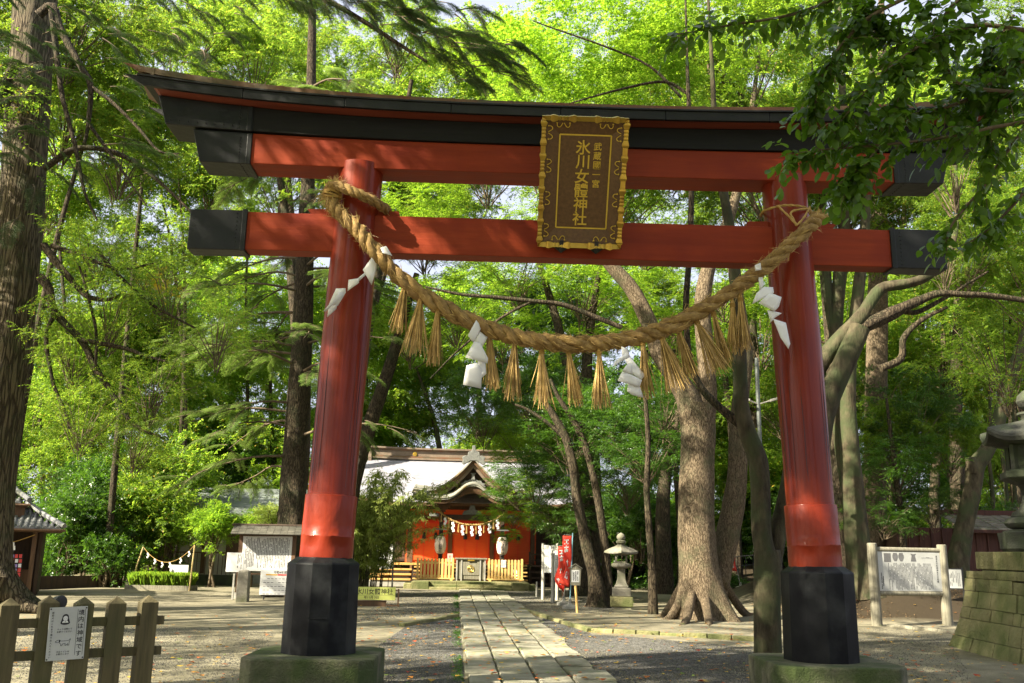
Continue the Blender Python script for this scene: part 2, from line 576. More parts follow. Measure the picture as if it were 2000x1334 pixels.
M['pebble'] = surf('grey_pebble', (.05, .05, .046), (.135, .132, .122), 9, rough=.85, bump=.2, island=.45)
M['fallen'] = leafmat('fallen_leaf', (.42, .035, .015), (.55, .40, .05), (.4, .06, .02), (.5, .35, .05), trans=.2, rough=.7, odd=(.16, .22, .04), oddp=.85)
M['fallen'].node_tree.nodes  # colours vary leaf by leaf
M['bark_cedar'] = bark('cedar_bark', (.075, .058, .036), (.155, .125, .08), (.07, .08, .04), ridge=15, zs=.09, dist=.05)
M['bark_camphor'] = bark('camphor_bark', (.09, .066, .040), (.175, .135, .088), (.08, .082, .045), ridge=26, zs=.24, dist=.016, strength=.8)
M['bark_smooth'] = surf('smooth_bark', (.024, .019, .011), (.092, .078, .046), 6, (1, 1, .35), rough=.9, bump=1.0, bdist=.03, c3=(.045, .055, .024), wear=(.42, .62), fine=26, spec=.2)
M['bark_dark'] = bark('dark_bark', (.042, .032, .02), (.09, .07, .044), (.042, .05, .024), ridge=22, zs=.2, dist=.02)
M['twig'] = surf('twig_bark', (.07, .05, .03), (.15, .115, .07), 6, rough=.9, bump=.3)
M['leaf_maple'] = leafmat('maple_leaf', (.06, .135, .016), (.12, .20, .028), (.24, .50, .025), (.52, .70, .05), trans=.55, gloss=.2, rough=.5)
M['leaf_broad'] = leafmat('broad_leaf', (.055, .12, .012), (.11, .18, .022), (.20, .42, .025), (.50, .66, .06), trans=.5, gloss=.3, rough=.45, odd=(.45, .33, .04))
M['leaf_dark'] = leafmat('evergreen_leaf', (.026, .070, .012), (.055, .115, .018), (.09, .26, .015), (.20, .38, .025), trans=.38, gloss=.5, rough=.36)
M['leaf_near'] = leafmat('glossy_near_leaf', (.032, .072, .008), (.055, .11, .012), (.13, .30, .012), (.22, .40, .02), trans=.42, gloss=.3, rough=.34)
M['leaf_conifer'] = leafmat('cedar_needle', (.05, .11, .028), (.09, .16, .045), (.20, .38, .05), (.42, .56, .10), trans=.42, gloss=.25, rough=.5)
M['leaf_conifer_dark'] = leafmat('dark_needle', (.02, .045, .012), (.035, .07, .018), (.05, .12, .02), (.09, .18, .025), trans=.3, gloss=.3, rough=.45)
M['leaf_bamboo'] = leafmat('bamboo_leaf', (.20, .27, .05), (.34, .40, .10), (.36, .50, .08), (.54, .62, .14), trans=.45, gloss=.3, rough=.5)
M['leaf_yellow'] = leafmat('yellow_autumn_leaf', (.40, .33, .03), (.50, .40, .04), (.6, .45, .03), (.7, .55, .05), trans=.5)
M['litter'] = leafmat('brown_leaf_litter', (.10, .06, .03), (.20, .13, .06), (.1, .06, .02), (.2, .12, .05), trans=.15, rough=.8, odd=(.3, .06, .02))
M['grass'] = leafmat('rice_grass', (.13, .25, .02), (.22, .34, .03), (.3, .48, .03), (.4, .55, .05), trans=.45)
M['lowgreen'] = leafmat('ground_fern', (.03, .085, .015), (.055, .12, .02), (.08, .22, .02), (.14, .3, .03), trans=.35)
# ---------------------------------------------------------------- ground
def sstep(a, b, x):
    t = min(max((x - a) / (b - a), 0), 1)
    return t * t * (3 - 2 * t)

def hgt(x, y):
    z = .018 * math.sin(x * .9 + 1.3 * math.sin(y * .4)) + .014 * math.sin(y * 1.7 + x * .35)
    z *= sstep(1.6, 3.5, abs(x + .055 * y - .4) + max(0, -y) * 0)
    # bank of earth behind the information board, rising to the right
    z += .85 * sstep(12.2, 15.5, y - .16 * (x - 9)) * sstep(7.6, 10, x) * (1 - sstep(24, 30, y))
    # slope up to the orange hall far right
    z += 1.6 * sstep(27, 44, y) * sstep(5, 10, x)
    # wood floor rising gently behind the shrine and to the left
    z += .9 * sstep(40, 60, y) * (1 - sstep(4, 9, x))
    return z

def ground_axis(lo, hi, n, k):
    return [math.sinh(k * (i / n * 2 - 1)) / math.sinh(k) for i in range(n + 1)], lo, hi

nx, ny = 170, 190
xs = [2 + 260 * math.sinh(4.6 * (2 * i / nx - 1)) / math.sinh(4.6) for i in range(nx + 1)]
ys = [14 + 270 * math.sinh(4.4 * (2 * j / ny - 1)) / math.sinh(4.4) for j in range(ny + 1)]
gv = np.array([(x, y, hgt(x, y)) for y in ys for x in xs])
ii = np.arange(ny)[:, None] * (nx + 1) + np.arange(nx)[None, :]
gf = np.stack([ii, ii + 1, ii + nx + 2, ii + nx + 1], -1).reshape(-1, 4)

def ground_mat():
    m, nt, out = nodes_of('trodden_earth')
    L = nt.links.new
    tc = N(nt, 'ShaderNodeTexCoord')
    def noise(s, d=6, ro=.6):
        n = N(nt, 'ShaderNodeTexNoise')
        n.inputs['Scale'].default_value = s
        n.inputs['Detail'].default_value = d
        n.inputs['Roughness'].default_value = ro
        L(tc.outputs['Object'], n.inputs[0])
        return n
    a, b2, c = noise(.35), noise(3.0, 8), noise(60, 5, .7)
    r1 = ramp(nt, [(.38, (.175, .158, .105)), (.62, (.272, .25, .182))], a.outputs[0])
    r2 = ramp(nt, [(.3, (.62, .62, .60)), (.7, (1.1, 1.08, 1.04))], b2.outputs[0])
    mu = N(nt, 'ShaderNodeMix', data_type='RGBA', blend_type='MULTIPLY')
    mu.inputs[0].default_value = .8
    L(r1.outputs[0], mu.inputs[6]); L(r2.outputs[0], mu.inputs[7])
    r3 = ramp(nt, [(.3, (.55, .55, .55)), (.62, (1.15, 1.15, 1.15))], c.outputs[0])
    mu2 = N(nt, 'ShaderNodeMix', data_type='RGBA', blend_type='MULTIPLY')
    mu2.inputs[0].default_value = .7
    L(mu.outputs[2], mu2.inputs[6]); L(r3.outputs[0], mu2.inputs[7])
    # moss and leaf litter where nobody walks (patchy)
    d = noise(.22, 7)
    sp = N(nt, 'ShaderNodeSeparateXYZ')
    L(tc.outputs['Object'], sp.inputs[0])
    mr = N(nt, 'ShaderNodeMapRange')
    mr.inputs[1].default_value = 24; mr.inputs[2].default_value = 44
    L(sp.outputs[1], mr.inputs[0])
    ad = N(nt, 'ShaderNodeMath', operation='MULTIPLY_ADD')
    L(mr.outputs[0], ad.inputs[0]); ad.inputs[1].default_value = .35
    L(d.outputs[0], ad.inputs[2])
    r4 = ramp(nt, [(.62, (0, 0, 0)), (.8, (1, 1, 1))], ad.outputs[0])
    mx = N(nt, 'ShaderNodeMix', data_type='RGBA')
    L(r4.outputs[0], mx.inputs[0]); L(mu2.outputs[2], mx.inputs[6])
    mx.inputs[7].default_value = (.11, .09, .045, 1)
    # dark leaf mould on the bank
    fx = N(nt, 'ShaderNodeMapRange'); fx.inputs[1].default_value = 7.6; fx.inputs[2].default_value = 8.6
    fy = N(nt, 'ShaderNodeMapRange'); fy.inputs[1].default_value = 12.3; fy.inputs[2].default_value = 13.0
    nb = N(nt, 'ShaderNodeMath', operation='MULTIPLY_ADD')
    L(a.outputs[0], nb.inputs[0]); nb.inputs[1].default_value = 3.0; L(sp.outputs[0], nb.inputs[2])
    L(nb.outputs[0], fx.inputs[0]); fx.inputs[1].default_value = 9.0; fx.inputs[2].default_value = 10.2
    L(sp.outputs[1], fy.inputs[0])
    ml = N(nt, 'ShaderNodeMath', operation='MULTIPLY'); L(fx.outputs[0], ml.inputs[0]); L(fy.outputs[0], ml.inputs[1])
    mx3 = N(nt, 'ShaderNodeMix', data_type='RGBA')
    L(ml.outputs[0], mx3.inputs[0]); L(mx.outputs[2], mx3.inputs[6]); mx3.inputs[7].default_value = (.036, .027, .016, 1)
    b = N(nt, 'ShaderNodeBsdfPrincipled')
    L(mx3.outputs[2], b.inputs['Base Color'])
    b.inputs['Roughness'].default_value = .95
    b.inputs['Specular IOR Level'].default_value = .15
    ah = N(nt, 'ShaderNodeMath', operation='MULTIPLY_ADD')
    L(c.outputs[0], ah.inputs[0]); ah.inputs[1].default_value = .35
    L(b2.outputs[0], ah.inputs[2])
    bp = N(nt, 'ShaderNodeBump')
    bp.inputs['Strength'].default_value = .7
    bp.inputs['Distance'].default_value = .03
    L(ah.outputs[0], bp.inputs['Height']); L(bp.outputs[0], b.inputs['Normal'])
    L(b.outputs[0], out.inputs[0])
    return m
M['earth'] = ground_mat()
g = mesh_np('ground', gv, gf, M['earth'], smooth=True)
tag(g, 'sandy trodden earth of the shrine precinct', kind='structure')

# ---------------------------------------------------------------- paved approach path
PD = Vector((-.056, 1, 0)).normalized()
PN = Vector((PD.y, -PD.x, 0))
P0 = Vector((.40, .93, 0))
def pp(s, t, z=0): return P0 + PD * s + PN * t + Vector((0, 0, z))
bed = MB()
bed.add([pp(-6, -.84, .012), pp(-6, .84, .012), pp(25.2, .84, .012), pp(25.2, -.84, .012)], [(0, 1, 2, 3)])
path = bed.build('path', M['joint'])
tag(path, 'paved stone approach running through the gate to the shrine', kind='structure')
q = random.Random(11)
colw = [(-.87, -.46), (-.45, -.03), (-.015, .40), (.415, .87)]
for c, (t0, t1) in enumerate(colw):
    s = -5.0 - q.random() * .5
    while s < 25.0:
        ln = q.uniform(.40, .85)
        if 24.6 < s + ln: ln = 25.25 - s
        if ln < .25: break
        z = .045 + q.uniform(-.016, .016)
        g1 = .010
        tl, tr = t0 + g1 * q.uniform(.2, 1.6), t1 - g1 * q.uniform(.2, 1.6)
        if c == 0: tl += q.uniform(-.05, .05)
        if c == 3: tr += q.uniform(-.05, .05)
        s0, s1 = s + .024 * q.uniform(.4, 1.5), s + ln - .024 * q.uniform(.4, 1.5)
        jt = lambda k=.03: q.uniform(-k, k)
        cor = [(s0 + jt(), tl), (s0 + jt(), tr), (s1 + jt(), tr), (s1 + jt(), tl)]
        mid = ((s0 + s1) / 2, (tl + tr) / 2)
        e = .016
        def ins(p, k): 
            return (p[0] + math.copysign(k, mid[0] - p[0]), p[1] + math.copysign(k, mid[1] - p[1]))
        tilt = [z + q.uniform(-.012, .012) for _ in range(4)]
        vs = [pp(a, b, -.02) for a, b in cor] + [pp(a, b, zz - e * .9) for (a, b), zz in zip(cor, tilt)] + [pp(*ins(p, e), zz) for p, zz in zip(cor, tilt)]
        fs = [(0, 1, 5, 4), (1, 2, 6, 5), (2, 3, 7, 6), (3, 0, 4, 7), (4, 5, 9, 8), (5, 6, 10, 9), (6, 7, 11, 10), (7, 4, 8, 11), (8, 9, 10, 11)]
        MB().add(vs, fs).build('paving_stone', M['paver'], path)
        s += ln

# kerb stones of the old gravel borders
kb = MB()
def kerb(name, a, b, n, seed, lab):
    qq = random.Random(seed)
    a, b = Vector(a), Vector(b)
    base = MB()
    d = (b - a)
    base.bar(a + Vector((0, 0, -.03)), b + Vector((0, 0, -.03)), .06, .10)
    k = base.build(name, M['mossstone'])
    tag(k, lab, kind='structure')
    t = d.normalized()
    for i in range(n):
        p0, p1 = a + d * (i / n) + t * .012, a + d * ((i + 1) / n) - t * .012
        p0.z = p1.z = .0 + qq.uniform(-.012, .014)
        off = Vector((-t.y, t.x, 0)) * qq.uniform(-.012, .012)
        MB().bar(p0 + off, p1 + off, .13, .15).build('kerb_stone', M['mossstone'], k, bevel=.012)
kerb('kerb', gp(1018, 1192), gp(1152, 1235), 6, 3, 'low stone kerb along the right gravel border')
kerb('kerb', gp(783, 1224), gp(893, 1206), 4, 4, 'low stone kerb crossing left of the path')
kerb('kerb', gp(1150, 1235) + Vector((.05, 0, 0)), gp(1480, 1252), 7, 5, 'half buried stone kerb before the camphor tree')

# gravel: loose grey stones either side of the path
def gravel(name, poly, n, seed, lab, big=(.008, .022)):
    r = np.random.default_rng(seed)
    xs_ = [p[0] for p in poly]; ys_ = [p[1] for p in poly]
    pts = []
    P = [(p[0], p[1]) for p in poly]
    while len(pts) < n:
        X = r.uniform(min(xs_), max(xs_), 4000); Y = r.uniform(min(ys_), max(ys_), 4000)
        ins_ = np.zeros(4000, bool)
        for (x0, y0), (x1, y1) in zip(P, P[1:] + P[:1]):
            c = ((y0 > Y) != (y1 > Y)) & (X < (x1 - x0) * (Y - y0) / (y1 - y0 + 1e-12) + x0)
            ins_ ^= c
        dens = .5 + .5 * np.sin(X * 1.7 + 2 * np.sin(Y * .8)) * np.sin(Y * 1.1 + X * .5)
        ins_ &= r.random(4000) < .35 + .65 * dens
        pts += list(zip(X[ins_], Y[ins_]))
    pts = np.array(pts[:n])
    z = np.array([hgt(a, b) for a, b in pts])
    sz = r.uniform(big[0], big[1], n) 
    octv = np.array([(1, 0, 0), (0, 1, 0), (-1, 0, 0), (0, -1, 0), (0, 0, .75), (0, 0, -.6)], float)
    octf = np.array([(0, 1, 4), (1, 2, 4), (2, 3, 4), (3, 0, 4), (1, 0, 5), (2, 1, 5), (3, 2, 5), (0, 3, 5)])
    V = octv[None] * r.uniform(.55, 1.35, (n, 6, 1)) * sz[:, None, None]
    th = r.uniform(0, 2 * PI, n)
    c, s = np.cos(th)[:, None], np.sin(th)[:, None]
    Vx = V[..., 0] * c - V[..., 1] * s
    Vy = V[..., 0] * s + V[..., 1] * c
    V = np.stack([Vx + pts[:, 0:1], Vy + pts[:, 1:2], V[..., 2] + z[:, None] + .004], -1)
    F = (octf[None] + 6 * np.arange(n)[:, None, None]).reshape(-1, 3)
    return tag(mesh_np(name, V.reshape(-1, 3), F, M['pebble']), lab, kind='stuff')
pr_ = lambda s: pp(s, .86); pl_ = lambda s: pp(s, -.88)
gravel('gravel', [pr_(-3), pr_(9), gp(1060, 1205), gp(1160, 1240), gp(1470, 1262), gp(1480, 1334), (3.2, -2.5)], 60000, 1, 'loose grey gravel right of the paved path', (.005, .012))
gravel('gravel', [pl_(-3), pl_(11.5), gp(790, 1226), gp(740, 1260), gp(700, 1334), (-1.6, -2.5)], 40000, 2, 'loose grey gravel left of the paved path', (.005, .012))
gravel('gravel', [gp(320, 1225), gp(540, 1235), gp(480, 1334), gp(0, 1334), gp(0, 1225)], 14000, 3, 'grit scattered over the earth behind the picket fence', (.004, .009))
gravel('gravel', [gp(1540, 1225), gp(1850, 1230), gp(1900, 1334), gp(1480, 1334)], 8000, 5, 'grit scattered over the earth right of the gate', (.004, .010))
gravel('gravel', [pr_(9.5), pr_(25), gp(1190, 1150), gp(1200, 1200), gp(1050, 1195)], 16000, 6, 'gravel bed between the path and the red banners', (.006, .014))
gravel('gravel', [pl_(12.5), pl_(25), gp(760, 1152), gp(700, 1215)], 9000, 7, 'gravel bed left of the path before the shrine', (.006, .014))

# fallen leaves
def litter(n, seed, region, name, lab):
    r = np.random.default_rng(seed)
    u, v = r.uniform(region[0], region[2], n), r.uniform(region[1], region[3], n)
    P = np.array([tuple(gp(a, b)) for a, b in zip(u, v)])
    keep = (P[:, 1] < 40)
    P = P[keep]; n = len(P)
    onp = np.abs((P[:, 0] - P0.x) * PN.x + (P[:, 1] - P0.y) * PN.y) < .88
    z = np.array([hgt(a, b) for a, b in P[:, :2]]) + np.where(onp, .06, .016)
    sz = r.uniform(.028, .06, n) 
    th = r.uniform(0, 2 * PI, n)
    tl = r.uniform(-.5, .5, (n, 2))
    loc = np.array([(1, 0), (.15, .5), (-.8, 0), (.1, -.5)])
    X = loc[None, :, 0] * sz[:, None]; Y = loc[None, :, 1] * sz[:, None]
    Z = X * tl[:, :1] + np.abs(Y) * (.25 + tl[:, 1:])
    c, s = np.cos(th)[:, None], np.sin(th)[:, None]
    V = np.stack([P[:, 0:1] + X * c - Y * s, P[:, 1:2] + X * s + Y * c, z[:, None] + np.abs(Z)], -1)
    F = np.arange(n * 4).reshape(n, 4)
    return tag(mesh_np(name, V.reshape(-1, 3), F, M['fallen']), lab, kind='stuff')
litter(1100, 5, (0, 1200, 2000, 1340), 'fallen_leaves', 'red and yellow leaves fallen on gravel and paving')
litter(700, 6, (600, 1165, 1500, 1260), 'fallen_leaves', 'small red leaves fallen along the approach')
# ---------------------------------------------------------------- torii gate
TX, TR = .715, .028
tor = thing('torii_gate', (TX, 0, 0), 'big vermilion and black torii gate standing over the paved path', 'torii gate', rz=TR)

def beam(name, mat, half_b, half_t, zb, zt, y0, y1, a=-1.0, b=1.0, n=28, bevel=.008):
    """curved beam: half lengths at bottom and top, zb(x), zt(x)"""
    mb = MB()
    def sec(t):
        xb, xt = half_b * t, half_t * t
        return [(xb, y0, zb(xb)), (xb, y1, zb(xb)), (xt, y1, zt(xt)), (xt, y0, zt(xt))]
    mb.sweep([a + (b - a) * i / n for i in range(n + 1)], sec)
    return mb.build(name, mat, tor, bevel=bevel)

cub = lambda k, p=2.9, h=5.0: (lambda x: k * (abs(x) / h) ** p)
r_red, r_blk, r_kas = cub(.05), cub(.13), cub(.22)
zr0 = lambda x: 5.905 + r_red(x)
zr1 = lambda x: 6.262 + r_blk(x) * .8
zk0 = lambda x: 6.265 + r_blk(x)
zk1 = lambda x: 6.53 + r_kas(x)
# lower of the two upper beams (shimaki), red with black sheathed ends
beam('lintel_beam', M['redbeam'], 3.90, 3.90, zr0, zr1, -.20, .20)
for sg in (-1, 1):
    mb = MB()
    def sec(t):
        xb, xt = sg * (3.885 + .575 * t), sg * (3.885 + .685 * t)
        return [(xb, -.212, zr0(xb) - .012), (xb, .212, zr0(xb) - .012), (xt, .212, zr1(xt)), (xt, -.212, zr1(xt))]
    mb.sweep([i / 6 for i in range(7)], sec)
    cap = mb.build('end_cap', M['black'], tor, bevel=.01)
    mb = MB()
    x0 = sg * 3.89
    mb.b2((x0 - .03, -.222, zr0(x0) - .02), (x0 + .03, .222, zr1(x0) - .004))
    mb.build('cap_seam', M['black'], cap, bevel=.008)
    mb = MB()
    for k in range(9):
        mb.ball((sg * 4.0, -.213, zr0(4) + .02 + k * .037), .008, 6, 4)
    for k in range(7):
        mb.ball((sg * 3.98, -.18 + k * .06, zr0(4) - .014), .008, 6, 4)
    mb.build('rivet', M['black'], cap)['kind'] = 'stuff'
# upper black beam
beam('top_beam', M['blackwood'], 3.87, 3.87, zk0, zk1, -.235, .235)
for sg in (-1, 1):
    mb = MB()
    def sec(t):
        xb, xt = sg * (3.86 + 1.03 * t), sg * (3.86 + 1.15 * t)
        return [(xb, -.245, zk0(xb) - .008), (xb, .245, zk0(xb) - .008), (xt, .245, zk1(xt)), (xt, -.245, zk1(xt))]
    mb.sweep([i / 8 for i in range(9)], sec)
    cap = mb.build('end_cap', M['black'], tor, bevel=.01)
    mb = MB()
    x0 = sg * 3.90
    mb.b2((x0 - .03, -.255, zk0(x0) - .012), (x0 + .03, .255, zk1(x0) - .004))
    mb.build('cap_seam', M['black'], cap, bevel=.008)
    mb = MB()
    for k in range(8):
        mb.ball((sg * 4.02, -.246, zk0(4) + .03 + k * .04), .008, 6, 4)
    for k in range(8):
        xx = 4.1 + k * .105
        mb.ball((sg * xx, -.247, zk0(xx) + .045), .008, 6, 4)
    mb.build('rivet', M['black'], cap)['kind'] = 'stuff'
# roof boards over the beam: brown soffit, black fascia boards, copper sheet
zf = lambda x: 6.535 + r_kas(x)
beam('soffit', M['soffit'], 4.98, 5.04, lambda x: zf(x), lambda x: zf(x) + .03, -.40, .40, n=30, bevel=0)
def fascia_run(side):
    edges = [-5.13, -3.95, -2.75, -1.5, -.2, 1.05, 2.3, 3.55, 4.5, 5.13]
    for a, b in zip(edges, edges[1:]):
        mb = MB()
        d = rnd.uniform(-.004, .004)
        def sec(t):
            x = a + .003 + (b - a - .006) * t
            xt = x * (1 + .045 * (abs(x) > 5.06))
            return [(x, side * (.40 + d), zf(x) + .0), (x, side * (.445 + d), zf(x) + .0), (xt, side * (.455 + d), zf(xt) + .105), (xt, side * (.40 + d), zf(xt) + .105)]
        mb.sweep([i / 5 for i in range(6)], sec)
        mb.build('fascia_board', M['black'], tor, bevel=.004)
fascia_run(-1)
fascia_run(1)
mb = MB()
def sec(t):
    x = 5.20 * t
    z = zf(x) + .105 
    return [(x, -.475, z), (x, -.475, z + .022), (x, .475, z + .022), (x, .475, z)]
mb.sweep([-1 + i / 15 for i in range(31)], sec)
mb.build('drip_edge', M['black'], tor, bevel=.004)
mb = MB()
def sec(t):
    x = 5.40 * t
    z = zf(5.2 * t) + .128 + .03 * abs(t) ** 6
    lip = .042 + .07 * abs(t) ** 2.2
    w = .455
    return [(5.20 * t, -w, z), (x, -w, z + lip), (x, 0, z + lip + .17), (x, w, z + lip), (5.20 * t, w, z)]
mb.sweep([-1 + i / 20 for i in range(41)], sec)
cop = mb.build('copper_roof', M['copper'], tor)
mb = MB()
for k in range(-7, 8):
    x = k * .72 + rnd.uniform(-.1, .1)
    z = zf(x * .963) + .128 + .03 * abs(x / 5.40) ** 6
    lip = .042 + .07 * abs(x / 5.40) ** 2.2
    mb.add([(x - .02, -.459, z), (x + .02, -.459, z), (x + .02, -.459, z + lip + .004), (x - .02, -.459, z + lip + .004), (x - .02, 0, z + lip + .176), (x + .02, 0, z + lip + .176)], [(0, 1, 2, 3), (3, 2, 5, 4)])
mb.build('sheet_seam', M['copper'], cop)['kind'] = 'stuff'
# tie beam through the pillars
mb = MB(); mb.b2((-3.90, -.12, 4.885), (3.83, .12, 5.35))
mb.build('tie_beam', M['redbeam'], tor, bevel=.008)
for a, b in ((-4.53, -3.89), (3.82, 4.46)):
    mb = MB(); mb.b2((a, -.135, 4.87), (b, .135, 5.362))
    cap = mb.build('end_cap', M['black'], tor, bevel=.01)
    x0 = b if a < 0 else a
    mb = MB(); mb.b2((x0 - .03, -.146, 4.86), (x0 + .03, .146, 5.372))
    mb.build('cap_seam', M['black'], cap, bevel=.008)
    mb = MB()
    for k in range(9):
        mb.ball((x0 - math.copysign(.09, x0) * -1, -.137, 4.92 + k * .05), .008, 6, 4)
    mb.build('rivet', M['black'], cap)['kind'] = 'stuff'
# pillars
for sg in (-1, 1):
    b0, b1 = Vector((sg * 2.75, 0, .40)), Vector((sg * 2.577, 0, 6.03))
    pt = lambda z: b0 + (b1 - b0) * ((z - .4) / 5.63)
    mb = MB()
    zs = [1.9 + i * (5.995 - 1.9) / 16 for i in range(17)]
    mb.tube([pt(z) for z in zs], [.268 + .006 * math.sin(z * 2) for z in zs], 40)
    pil = mb.build('pillar', M['red'], tor, smooth=True)
    mb = MB()
    qq = random.Random(5 + sg)
    # long drying cracks down the lower half of the pillar
    for k in range(7):
        th = qq.uniform(-2.9, -.25)
        z0 = 2.08 + qq.random() * .3
        z1 = z0 + qq.uniform(.5, 2.6)
        pts = []
        for i in range(9):
            z = z0 + (z1 - z0) * i / 8
            t2 = th + .012 * math.sin(i * 1.3 + k)
            p = pt(z)
            pts.append((p.x + .2715 * math.cos(t2), p.y + .2715 * math.sin(t2), z))
        mb.tube(pts, [.001] + [qq.uniform(.0012, .003)] * 7 + [.0005], 4)
    mb.build('crack', M['ink'], pil)['kind'] = 'stuff'
    # beaten sheet-metal sleeve
    mb = MB()
    zz = [1.375, 1.38, 1.50, 1.615, 1.62, 1.635, 1.64, 1.75, 1.9, 2.06, 2.07, 2.075]
    rr_ = [.262, .288, .288, .288, .291, .291, .287, .289, .287, .287, .285, .262]
    def dent(i, k, th):
        return 1 + (.006 * math.sin(th * 5 + i * 1.7) + .004 * math.sin(th * 9 - i * 2.3)) * (1 if 1 < i < 10 else 0)
    mb.tube([pt(z) for z in zz], rr_, 48, fn=dent)
    mb.build('metal_sleeve', M['redmetal'], pil, smooth=True, ang=55)
    # twelve-sided black base
    mb = MB()
    c = pt(.9)
    mb.lathe([(.405, .40), (.405, .42), (.397, 1.33), (.385, 1.345), (.30, 1.40), (.27, 1.405)], 12, (c.x, 0, 0), rot=R(15 + 7))
    bs = mb.build('faceted_base', M['octo'], pil, bevel=.006)
    mb = MB()
    if sg < 0:
        mb.box((c.x + .03, -.392, .78), (.2, .012, .012))
        mb.build('weld_seam', M['octo'], bs)
    # plinth stone
    mb = MB()
    h, k = .68, .14
    poly = [(-h, -h + k), (-h + k, -h), (h - k, -h), (h, -h + k), (h, h - k), (h - k, h), (-h + k, h), (-h, h - k)]
    px_ = sg * 2.755
    mb.prism([(px_ + x * 1.0, y, -.05) for x, y in poly], (0, 0, .455))
    mb.build('plinth', M['plinth'], pil, bevel=.02)
    # wedges either side of the pillar on the tie beam
    for s2 in (-1, 1):
        p = pt(5.35)
        x0, x1 = p.x + s2 * .20, p.x + s2 * .52
        out_ = (s2 == sg)
        e = .06 if out_ else -.015
        mb = MB()
        mb.prism([(x0, -.075, 5.351), (x1, -.075, 5.351), (x1 + s2 * e, -.075, 5.425), (x0, -.075, 5.435)], (0, .15, 0))
        mb.build('wedge', M['redbeam'], tor, bevel=.004)

# ---------------------------------------------------------------- hanging name plaque
bl, br_, tl, tr_ = at(1046, 478, -.20), at(1208, 485, -.20), at(1062, 226, -.95), at(1232, 230, -.95)
PO = (bl + br_ + tl + tr_) / 4
pex = ((br_ - bl) + (tr_ - tl)).normalized()
pey = ((tl - bl) + (tr_ - br_))
pey = (pey - pex * pey.dot(pex)).normalized()
pen = pex.cross(pey)          # faces the camera and down
PW, PH = (br_ - bl).length, ((tl + tr_) / 2 - (bl + br_) / 2).length
plq = thing('name_plaque', PO, 'carved shrine name plaque with wavy gilt border hanging from the gate beams', 'plaque')
plq.matrix_world = Matrix(((pex.x, pey.x, pen.x, PO.x), (pex.y, pey.y, pen.y, PO.y), (pex.z, pey.z, pen.z, PO.z), (0, 0, 0, 1)))
w, h = PW / 2, PH / 2
mb = MB(); mb.b2((-w + .02, -h + .02, -.075), (w - .02, h - .02, -.05))
mb.build('back_board', M['blackwood'], plq, bevel=.004)
iw, ih = w * .60, h * .71
ix = 0.015
mb = MB(); mb.b2((-iw + ix, -ih, -.049), (iw + ix, ih + .01, -.036))
mb.build('board', M['plaquewood'], plq, bevel=.002)
# four sloping wooden frame boards
fr = .028
O_ = [(-w, -h, fr), (w, -h, fr), (w, h, fr), (-w, h, fr)]
I_ = [(-iw + ix, -ih, -.034), (iw + ix, -ih, -.034), (iw + ix, ih + .01, -.034), (-iw + ix, ih + .01, -.034)]
for k in range(4):
    a, b = O_[k], O_[(k + 1) % 4]
    c, d = I_[(k + 1) % 4], I_[k]
    sh = lambda p: (p[0] * .96, p[1] * .965, p[2])
    mb = MB()
    mb.prism([sh(a), sh(b), c, d], (0, 0, -.02))
    mb.build('frame_board', M['plaquewood'], plq)
mb = MB()
for a, b in zip(I_, I_[1:] + I_[:1]):
    mb.bar((a[0], a[1], -.03), (b[0], b[1], -.03), .016, .008)
mb.build('gilt_line', M['goldtext'], plq)
# wavy gilt border: profile of lobes swept along each side
def lobed(L, n, seed):
    """outline depth along a side of length L with n bundles of ribs"""
    pts = []
    for i in range(int(L / .006) + 1):
        s = i * .006
        u = s / L
        d = .054
        for k in range(n):
            c = (k + .5 + (.0 if n > 2 else 0)) / n
            x = (u - c) * L
            if abs(x) < .062:
                d = .040 + .010 * abs(math.sin(x / .062 * PI * 1.5 + PI / 2))
            elif abs(x) < .14:
                d = .052 + .028 * max(0, 1 - abs(abs(x) - .115) / .05)
        pts.append((s, d))
    return pts
for k in range(4):
    a, b = Vector(O_[k]), Vector(O_[(k + 1) % 4])
    L_ = (b - a).length
    t = (b - a).normalized()
    inn = Vector((-t.y, t.x, 0))
    nb = 2 if k in (0, 2) else 4
    pr0 = lobed(L_, nb, k)
    mb = MB()
    def sec(i):
        s, d = pr0[i]
        corner = min(s, L_ - s)
        d2 = min(d, max(corner, .001))
        z = fr + .012 + (d - .05) * .5
        p = a + t * s - inn * max(0, d - .046) * .45 * (1 if corner > .05 else 0)
        return [p + Vector((0, 0, -.06)), p + Vector((0, 0, z)), p + inn * d2 + Vector((0, 0, z - .022)), p + inn * d2 + Vector((0, 0, -.005))]
    mb.sweep(range(len(pr0)), sec)
    mb.build('gilt_border', M['gold'], plq, smooth=True, ang=30)
# scroll tendrils
def tendril(c, ang, parent):
    mb = MB()
    ca, sa = math.cos(ang), math.sin(ang)
    for s2 in (-1, 1):
        pts, rad = [], []
        for i in range(15):
            u = i / 14
            th = u * 3.9
            x = .055 * math.sin(th * .8) * (1 - .25 * u)
            y = s2 * (.008 + .085 * u * (1 if u < .8 else 1) - .02 * max(0, u - .75) * 4)
            if u > .75: x -= .0
            X, Y = c[0] + ca * x - sa * y, c[1] + sa * x + ca * y
            pts.append((X, Y, c[2])); rad.append(.0055 * (1 - .3 * u))
        mb.tube(pts, rad, 5)
        mb.ball(pts[-1], .011, 8, 5)
    mb.build('scroll', M['goldtext'], parent, smooth=True)
for k in range(4):
    y = -h + PH * (k + .5) / 4
    tendril((-w + .075, y, .012), 0, plq)
    tendril((w - .075, y, .012), PI, plq)
for k in range(2):
    x = -w + PW * (k + .5) / 2
    tendril((x, h - .075, .012), -PI / 2, plq)
    tendril((x, -h + .075, .012), PI / 2, plq)
